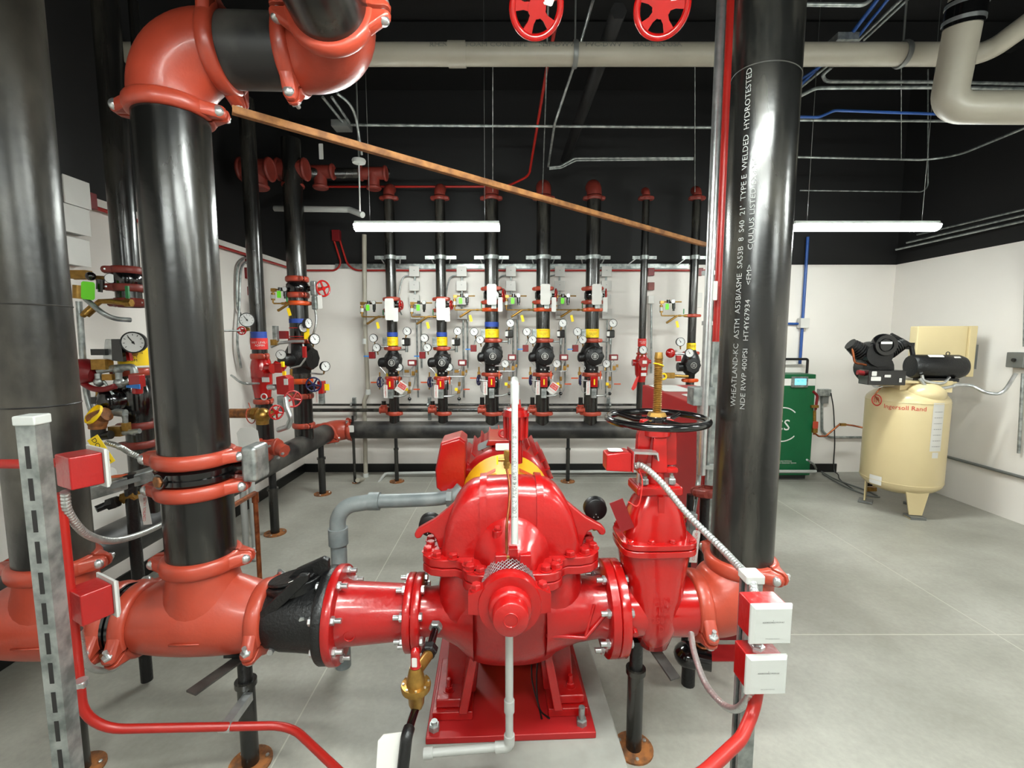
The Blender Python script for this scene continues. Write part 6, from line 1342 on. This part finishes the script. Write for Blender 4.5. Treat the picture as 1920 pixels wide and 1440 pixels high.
# conduits standing beside the tall pipe
for x, xt, Yp, r, mt, nm in ((1327, 1343, 2.15, .019, m_zinc, 'thicker silver conduit left of the tall printed pipe'), (1338, 1346, 2.2, .009, m_galv, 'thin silver conduit left of the tall printed pipe')):
    conduit([P(1316, 740, Yp) if 0 else V(P(x, 600, Yp).x, Yp, .95 if r > .01 else .2), V(P(x, 600, Yp).x, Yp, ZC-.02)], r, nm, mat=mt, n=14)
rc_ = P(1350, 500, 2.05); conduit([V(rc_.x, 2.05, 1.58), V(rc_.x, 2.05, ZC-.02)], .019, 'red vertical conduit left of the tall printed pipe', mat=m_condr, n=14)
plate(P(1341, 545, 2.0), X_, Z_, .018, .08, .002, m_paper, 'small white tag on the red vertical conduit')
bevbox(P(1314, 742, 2.18), (.10, .08, .085), m_galv, 'galvanised junction box at the corner of the red cabinet', 'electrical box', 'junction_box')
st_ = P(1334, 800, 2.25); t = thing('strut_post', 'galvanised channel post rising between red cabinet and tall pipe', 'post', (st_.x, 2.25, 0)); MB().box((st_.x, 2.25, 1.05), (.03, .03, 2.1)).build('channel', m_galv, t)
for y in (512, 606, 875): MB().box(P(1332, y, 2.2), (.07, .03, .02)).build('clamp', m_zinc, t)
conduit([P(1312, 760, 2.2), P(1310, 900, 2.2), P(1300, 960, 2.15)], .012, 'grey conduit below the junction box at the red cabinet corner')
pipe(P(1322, 935, 2.1), V(P(1322, 935, 2.1).x, 2.1, .05), .022, 'black pipe standing behind the right hand elbow', mat=m_cast, n=14)
coupling(P(1326, 922, 2.1), Z_, .03, X_, 'small brown coupling left of the tall pipe foot', mat=m_or2, simple=True)
_g0 = P(1292, 985, 2.13); pipe(V(_g0.x, 2.13, .0), V(_g0.x, 2.13, .86), .016, 'slim black standing pipe carrying the small box behind the gate valve', mat=m_cast, n=12)
one('valve_spindle', MB().cyl(P(1277, 972, 2.1), V(_g0.x, 2.13, P(1277, 972, 2.1).z), .008, n=8), m_brass, 'short brass spindle of the little red handwheel behind the gate valve', 'valve')
wheel_t(P(1277, 972, 2.1), (.5, -1, 0), .034, .006, m_vred, 'little red handwheel behind the gate valve bonnet')
bevbox(P(1297, 985, 2.05), (.035, .04, .12), m_galv, 'narrow galvanised box behind the gate valve bonnet', 'electrical box', 'junction_box')
ctag(1303, 1025, 2.0, .034, .15, 'white CONTROL VALVE tag hanging behind the gate valve', ang=-.08)
t = thing('trap_valve', 'black bulbous valve casting on the floor behind the gate valve', 'valve', P(1292, 1262, 2.05)); c = P(1292, 1228, 2.0); MB().ball(c, .068, 20, (1, 1, .8)).cyl(c+V(.03, -.02, 0), c+V(.085, -.04, .0), .045, n=16).build('body', m_gloss, t); MB().tube([c+V(.06, 0, 0), c+V(.06, 0, .3)], .022, n=12).build('riser', m_cast, t); MB().torus(c+V(.06, 0, .05), Z_, .026, .006, 16, 6).build('copper_ring', m_copper, t)
MB().cyl(V(c.x, c.y, 0), c, .03, n=12).build('foot', m_cast, t)
# ================= right side: air compressor, generator cabinet =================
q0_ = P(1707, 950, 4.1); AX, AY = 3.62, 4.22
ac = thing('air_compressor', 'cream vertical tank air compressor with black pump and motor on top', 'air compressor', (AX, AY, 0))
TR = .305; TZ0, TZ1 = .17, 1.16
pr = [(0, 0)]
for i in range(9): a = PI/2*i/8; pr.append((.13-.13*math.cos(a), TR*math.sin(a)))
pr += [(TZ1-TZ0-.13, TR)]
for i in range(9): a = PI/2*i/8; pr.append((TZ1-TZ0-.13+.13*math.sin(a), TR*math.cos(a)))
MB().lathe(pr, (AX, AY, TZ0), Z_, 56).build('tank', m_cream, ac)
MB().torus((AX, AY, TZ0+.13), Z_, TR, .003, 56, 6).build('weld_seam', m_cream, ac); MB().torus((AX, AY, TZ1-.13), Z_, TR, .003, 56, 6).build('weld_seam', m_cream, ac)
for a in (-1.75, .35, 2.4):
    d = V(math.cos(a), math.sin(a), 0); w_ = Z_.cross(d); c = V(AX, AY, 0)+d*.22
    MB().prism([(-.05, .03), (.05, .03), (.09, .24), (-.09, .24)], c+d*.02, w_, Z_, d*.012).prism([(-.06, 0), (.06, 0), (.06, .012), (-.06, .012)], c-d*.03, w_, Z_, d*.10).box(c+d*.026+w_*.0, (.01, .01, .01)).build('leg', m_cream, ac)
    MB().box(c+d*.02+Z_*.012, (.11, .12, .024), u=d, v=w_).build('foot_pad', m_steel, ac)
# legs sit on pads; front dome (hand hole) and platform
MB().ball((AX+.02, AY-.16, 1.10), .14, 24, (1.1, 1, .75)).build('dome', m_cream, ac)
fr = V(-.70, -.71, 0); sd = V(.71, -.70, 0)   # facing the viewer; to the viewer's right
al = V(1, -.12, 0).normalized(); de = V(.12, 1, 0).normalized()
def cmp(a, d, z): return V(AX, AY, z)+al*(a*.8-.10)+de*d*.6
def cmr(a, d, z): return cmp(a-.19, d, z)
def cmq(a, d, z): return cmp(a-.14, d, z)
MB().box(cmp(.12, .0, 1.205), (.54, .36, .018), u=al, v=de).box(cmp(-.24, -.28, 1.20), (.12, .03, .06), u=al, v=de).box(cmp(.26, -.30, 1.17), (.24, .02, .10), u=al, v=de).box(cmp(.10, .0, 1.16), (.26, .26, .09), u=al, v=de).build('platform', m_cream, ac)
MB().box(cmp(.50, .20, 1.47), (.42, .10, .46), u=al, v=de).build('belt_guard', m_cream, ac, bevel=.008)
MB().box(cmp(.80, .2, 1.47), (.06, .14, .46), u=al, v=de).build('guard_side', m_cream, ac, bevel=.004)
MB().box(cmp(.86, .2, 1.42), (.03, .10, .22), u=al, v=de).build('switch_box', m_steel, ac)
# crankcase and V cylinders
b = MB(); b.cyl(cmq(-.17, -.26, 1.45), cmq(-.17, .02, 1.45), .11, n=28).cyl(cmq(-.15, -.20, 1.32), cmq(-.15, .04, 1.32), .13, n=24).box(cmq(-.10, -.08, 1.25), (.20, .22, .08), u=al, v=de); b.build('crankcase', m_cast, ac)
for s, a0_ in ((-1, cmq(-.22, -.1, 1.42)), (1, cmq(-.08, -.08, 1.45))):
    d = (al*s*.75+Z_*.55).normalized() if s < 0 else (al*.8+Z_*.45).normalized(); b = MB()
    for i in range(6): b.cyl(a0_+d*(.06+.021*i), a0_+d*(.070+.021*i), .080-.004*i, n=20)
    b.cyl(a0_, a0_+d*.20, .055, n=18); b.build('cylinder', m_cast, ac)
b = MB(); b.lathe([(0, .0), (0, .09), (.03, .10), (.06, .10), (.06, .05)], cmq(-.13, -.30, 1.53), de, 28).torus(cmq(-.13, -.31, 1.53), de, .055, .006, 28, 6); b.build('flywheel_cap', m_gloss, ac)
MB().box(cmq(-.15, -.335, 1.55), (.09, .003, .02), u=al, v=de).build('badge', m_paper, ac)
MB().tube([cmq(-.38, -.12, 1.53), cmq(-.42, -.16, 1.50), cmq(-.40, -.2, 1.37), cmq(-.28, -.2, 1.35)], .010, n=8, fil=.03).build('copper_line', m_copper, ac)
MB().tube([cmq(.02, -.05, 1.62), cmq(.16, -.04, 1.56), cmq(.24, -.05, 1.52), cmq(.27, -.06, 1.40)], .02, n=10, fil=.03).box(cmq(.16, -.04, 1.52), (.18, .02, .06), u=al, v=de).build('intake_pipe', m_cast, ac)
MB().box(cmr(-.12, -.33, 1.25), (.30, .14, .13), u=al, v=de).build('control_box', m_gloss, ac, bevel=.006)
for x, z, w_, h_ in ((-.255, 1.285, .04, .04), (-.235, 1.24, .08, .035), (-.12, 1.265, .05, .022), (.01, 1.23, .02, .035)): plate(cmr(x, -.455, z), al, Z_, w_, h_, .002, m_paper, '', parent=ac, name='sticker')
MB().cyl(cmr(-.37, -.33, 1.29), cmr(-.30, -.33, 1.28), .022, n=14).build('red_knob', m_dkred, ac)
b = MB(); mr = .105; b.lathe([(0, 0), (0, mr*.9), (.02, mr), (.02, mr), (.38, mr), (.42, mr*.85), (.44, 0)], cmp(.05, -.16, 1.34), al, 32)
for i in range(10): b.torus(cmp(.055, -.16, 1.34), al, .012+.009*i, .002, 24, 4)
b.box(cmp(.32, -.16, 1.225), (.26, .16, .03), u=al, v=de).torus(cmp(.42, -.16, 1.455), de, .015, .004, 12, 6); b.build('motor', m_cast, ac)
plate(cmp(.25, -.26, 1.435), al, (Z_*.6+de*.8), .12, .03, .002, m_paper, '', parent=ac, name='sticker'); plate(cmp(.46, -.27, 1.42), al, (Z_*.7+de*.7), .05, .03, .002, m_paper, '', parent=ac, name='sticker')
for k, pts in enumerate(([cmp(.09, -.33, 1.27), cmp(.12, -.34, 1.22), cmp(.3, -.32, 1.20), cmp(.40, -.26, 1.25)], [cmp(.07, -.33, 1.24), cmp(.14, -.36, 1.17), cmp(.26, -.38, 1.16), cmp(.40, -.36, 1.18)])): MB().tube(smoothpath(pts, 5), .013, n=8).build('flexible_cable', m_zinc, ac)
MB().tube(smoothpath([cmp(-.40, -.33, 1.27), cmp(-.42, -.34, 1.2), cmp(-.36, -.34, 1.16), cmp(-.3, -.34, 1.17)], 5), .008, n=8).build('thin_cable', m_zinc, ac)
MB().tube([cmp(-.22, -.2, 1.19), cmp(-.31, -.2, 1.08), cmp(-.27, -.22, 1.03)], .006, n=6).build('drain_tube', m_copper, ac)
# lettering on the tank: angle towards the viewer
va = math.atan2(-AY, -AX)
def tk(a, z): return V(AX+math.cos(a)*(TR+.0015), AY+math.sin(a)*(TR+.0015), z)
def tfn(a0, z0): return lambda x, y: tk(a0+x/TR, z0+y)
text('Ingersoll Rand', .055, tfn(va-.03, .985), 'print', m_rink, ac, sx=.95)
text('IR', .075, tfn(va-.74, 1.03), 'print', m_rink, ac); MB().torus(tk(va-.74, 1.03)+V(-.002, -.002, 0), V(math.cos(va-.74), math.sin(va-.74), 0), .048, .005, 28, 4).build('emblem_ring', m_rink, ac)
def tpatch(a0, a1, z0, z1, mat, nm):
    vs = []; n = 6
    for i in range(n+1): a = a0+(a1-a0)*i/n; vs += [tk(a, z0), tk(a, z1)]
    MB().add(vs, [(2*i, 2*i+2, 2*i+3, 2*i+1) for i in range(n)]).build(nm, mat, ac)
tpatch(va+.62, va+.95, .62, 1.04, m_paper, 'warning_sheet'); tpatch(va+.70, va+.88, .56, .61, m_paper, 'warning_sticker'); tpatch(va-.78, va-.42, .26, .34, m_paper, 'data_plate')
for k in range(7): tpatch(va+.66, va+.92, .66+.05*k, .665+.05*k, m_steel, 'text_line')
# cable from compressor to wall box
wb = V(XR-.05, 3.72, P(1907, 672, 4.0).z); conduit(smoothpath([cmp(.40, -.36, 1.19), P(1820, 723, 3.95), P(1850, 736, 3.85), P(1880, 735, 3.8), P(1905, 700, 3.75)], 6), .014, 'grey flexible cable sagging from compressor to the right wall box', fil=0, mat=m_zinc)
RWp = lambda x, y, off=.04: V(0, 0, HC)+(P(x, y, 1)-V(0, 0, HC))*((XR-off)/(P(x, y, 1).x))
t = thing('disconnect_switch', 'grey electrical switch box at the right edge of the photo', 'electrical box', RWp(1912, 690)); c = RWp(1912, 675); MB().box(c, (.09, .14, .13)).build('body', m_steel, t, bevel=.006); MB().cyl(c-X_*.045, c-X_*.06, .015, n=12).build('knob', m_ink, t)
conduit([RWp(1921, 650, .03), RWp(1925, 470, .03)], .012, 'grey conduit rising from the right wall switch box'); conduit([RWp(1918, 700, .03), RWp(1910, 850, .03)], .012, 'grey conduit below the right wall switch box')
a_, b_ = RWp(1775, 856, .025), RWp(1960, 903, .025); b_.z = a_.z; conduit([a_, b_], .014, 'dark grey horizontal conduit low along the right wall', mat=m_steel)
# green cabinet
GY0, GY1 = 5.10, 5.385; gx0, gx1 = P(1395, 800, GY0).x, P(1524, 800, GY0).x; gz1 = P(1500, 702, GY0).z; gz0 = .05
gcn = thing('generator_cabinet', 'green nitrogen generator cabinet with white stripe against the back wall', 'cabinet', ((gx0+gx1)/2, (GY0+GY1)/2, 0))
MB().box(((gx0+gx1)/2, (GY0+GY1)/2, (gz0+gz1)/2), (gx1-gx0, GY1-GY0, gz1-gz0)).build('body', m_cab_g, gcn, bevel=.006)
MB().box(((gx0+gx1)/2, (GY0+GY1)/2, .03), (gx1-gx0-.06, GY1-GY0-.06, .06)).build('plinth', m_ink, gcn)
def gp_(x, y): return P(x, y, GY0)
z_a, z_b = gp_(0, 710).z, gp_(0, 723).z
MB().box(((gx0+gx1)/2, GY0-.001, (z_a+z_b)/2), (gx1-gx0-.012, .004, z_a-z_b)).build('white_stripe', m_paper, gcn)
c = gp_(1498, 716); MB().box(c-Y_*.01, (.18, .02, .12)).build('screen_frame', m_galv, gcn, bevel=.004); MB().box(c-Y_*.021+V(.005, 0, .003), (.125, .003, .07)).build('screen', m_lcd, gcn)
text('98.0  PSI', .022, plane_fn(c-Y_*.0235+V(0, 0, .012), X_, Z_, eps=.0006), 'screen_print', m_ink, gcn)
lc = gp_(1467, 796); MB().torus(lc-Y_*.002, Y_,   .190, .0065, 48, 6, a0=.75, a1=2.4, sr=.3, ux=X_).torus(lc-Y_*.002, Y_,   .190, .0065, 48, 6, a0=3.9, a1=5.5, sr=.3, ux=X_).build('logo_ring', m_paper, gcn) 
text('ECS', .175, plane_fn(V(gp_(1458, 798).x, GY0-.0005, gp_(0, 798).z), X_, Z_, eps=.003), 'logo_letters', m_paper, gcn, sx=.95)
text('Engineered Corrosion Solutions\nPre-Engineered Nitrogen Generator System', .022, plane_fn(V(gp_(1460, 866).x, GY0-.0005, gp_(0, 866).z), X_, Z_, eps=.003), 'small_print', m_paper, gcn)
bevbox((gp_(1482, 0).x, GY0+.13, gz1+.055), (.20, .12, .11), m_card, 'small cardboard box standing on the green cabinet', 'box', 'cardboard_box')
one('envelope', MB().prism([(0, 0), (.07, 0), (.05, .12), (0, .14)], V(gp_(1455, 0).x, GY0+.12, gz1), X_, Z_, Y_*.01), m_amber, 'orange envelope leaning on the green cabinet beside the cardboard box', 'envelope')
conduit([(gp_(1440, 0).x, GY0+.18, gz1+.16), (gx1+.01, GY0+.18, gz1+.16), (gx1+.01, GY0+.18, gz1+.0)], .014, 'black pipe running over the top of the green cabinet', mat=m_cast, fil=.02, name='black_pipe', cat='pipe')
# blue conduit on the back wall
bx = P(1505, 600, 5.36).x
conduit([(bx, 5.36, gz1+.1), (bx, 5.36, ZW+.3)], .016, 'blue conduit climbing the back wall above the green cabinet', mat=m_conb)
conduit([(bx, 5.36, P(0, 607, 5.36).z), (bx-.6, 5.36, P(0, 607, 5.36).z)], .013, 'horizontal blue conduit branching left toward the tall pipe', mat=m_conb)
bevbox((bx, 5.345, P(0, 606, 5.36).z), (.10, .07, .11), m_box, 'pale junction box on the blue wall conduit', 'electrical box', 'junction_box')
# copper air line, outlet and cable right of the cabinet
gy = 5.1
conduit([P(1524, 733, gy), P(1533, 742, gy), P(1529, 768, gy)], .014, 'dark red hose coming out of the green cabinet side', mat=m_dkred, fil=.05, name='hose', cat='hose')
t = thing('air_line_valve', 'copper and brass valve line hanging right of the green cabinet', 'pipe trim', P(1527, 830, gy)); MB().tube([P(1529, 762, gy), P(1526, 815, gy)], .009, n=8).tube([P(1522, 808, gy), P(1535, 818, gy), P(1548, 818, gy), P(1575, 795, gy), P(1600, 798, gy), P(1632, 805, gy-.1)], .010, n=8, fil=.03).build('copper_pipe', m_copper, t); MB().box(P(1527, 762, gy-.01), (.08, .03, .03)).box(P(1527, 807, gy-.01), (.05, .04, .05)).box(P(1580, 796, gy-.01), (.06, .03, .03)).cyl(P(1527, 770, gy), P(1527, 790, gy), .018, n=10).build('brass_valve', m_brass, t)
plate(P(1529, 797, gy-.04), X_, Z_, .06, .08, .003, m_or, 'small orange tag on the copper line right of the green cabinet')
t = thing('wall_outlet', 'pale double outlet box on the wall right of the green cabinet', 'outlet', P(1545, 752, 5.37)); MB().box(P(1545, 736, 5.36), (.13, .06, .08)).build('cover', m_galv, t, bevel=.004); MB().box(P(1546, 748, 5.37), (.07, .04, .1)).build('body', m_steel, t)
conduit([P(1541, 755, 5.37), P(1541, 808, 5.37), P(1556, 820, 5.37), P(1640, 820, 5.37)], .014, 'grey conduit below the outlet bending along the wall to the compressor', fil=.08)
pts_ = [P(1558, 737, 5.3), P(1563, 770, 5.32), P(1565, 830, 5.33), P(1563, 878, 5.33)]; e_ = V(P(1570, 900, 5.1).x, 5.05, .01)
conduit(smoothpath(pts_+[V(pts_[-1].x, 5.25, .015), e_, P(1600, 918, 4.75), ], 5), .006, 'thin black power cable from the wall outlet to the floor', mat=m_bb, fil=0, name='power_cable', cat='cable', n=6)
def fl(x, y): 
    d = P(x, y, 1)-V(0, 0, HC); return V(0, 0, HC)+d*((.012-HC)/d.z)
for k, pts in enumerate(([(1540, 884), (1570, 900), (1620, 918), (1645, 930)], [(1542, 888), (1580, 910), (1625, 928), (1650, 932)])): conduit(smoothpath([fl(*p) for p in pts], 5), .008, ('upper' if not k else 'lower')+' one of two tubes on the floor leading to the compressor', mat=m_steel, fil=0, name='floor_tube', cat='tube', n=6)
one('hose_end', MB().tube(smoothpath([P(1513, 862, 4.9), P(1525, 870, 5.0), fl(1530, 884)+Z_*.03], 5), .011, n=8), m_galv, 'short grey hose from the green cabinet foot to the white drain line', 'hose')
t = thing('drain_valve', 'small brass drain valve on the floor left of the compressor tank', 'valve', fl(1635, 928)-Z_*.012); MB().box(fl(1632, 922)+Z_*.03, (.10, .04, .04)).cyl(fl(1632, 922)+Z_*.03, fl(1650, 922)+Z_*.05+Y_*.05, .014, n=10).build('body', m_brass, t); MB().box(fl(1628, 918)+Z_*.07, (.05, .04, .05)).build('handle', m_gloss, t)

# ================= groups of repeated things =================
from collections import defaultdict
_g = defaultdict(list)
for o in bpy.context.scene.objects:
    if o.parent is None and 'label' in o and 'group' not in o:
        base = o.name.split('.')[0]; back = 'back wall riser' in o['label']; _g[(base, back)].append(o)
for (base, back), L_ in _g.items():
    if len(L_) > 2:
        for o in L_: o['group'] = base.replace('_', ' ')+'s '+('of the back wall riser row' if back else 'around the pump room')
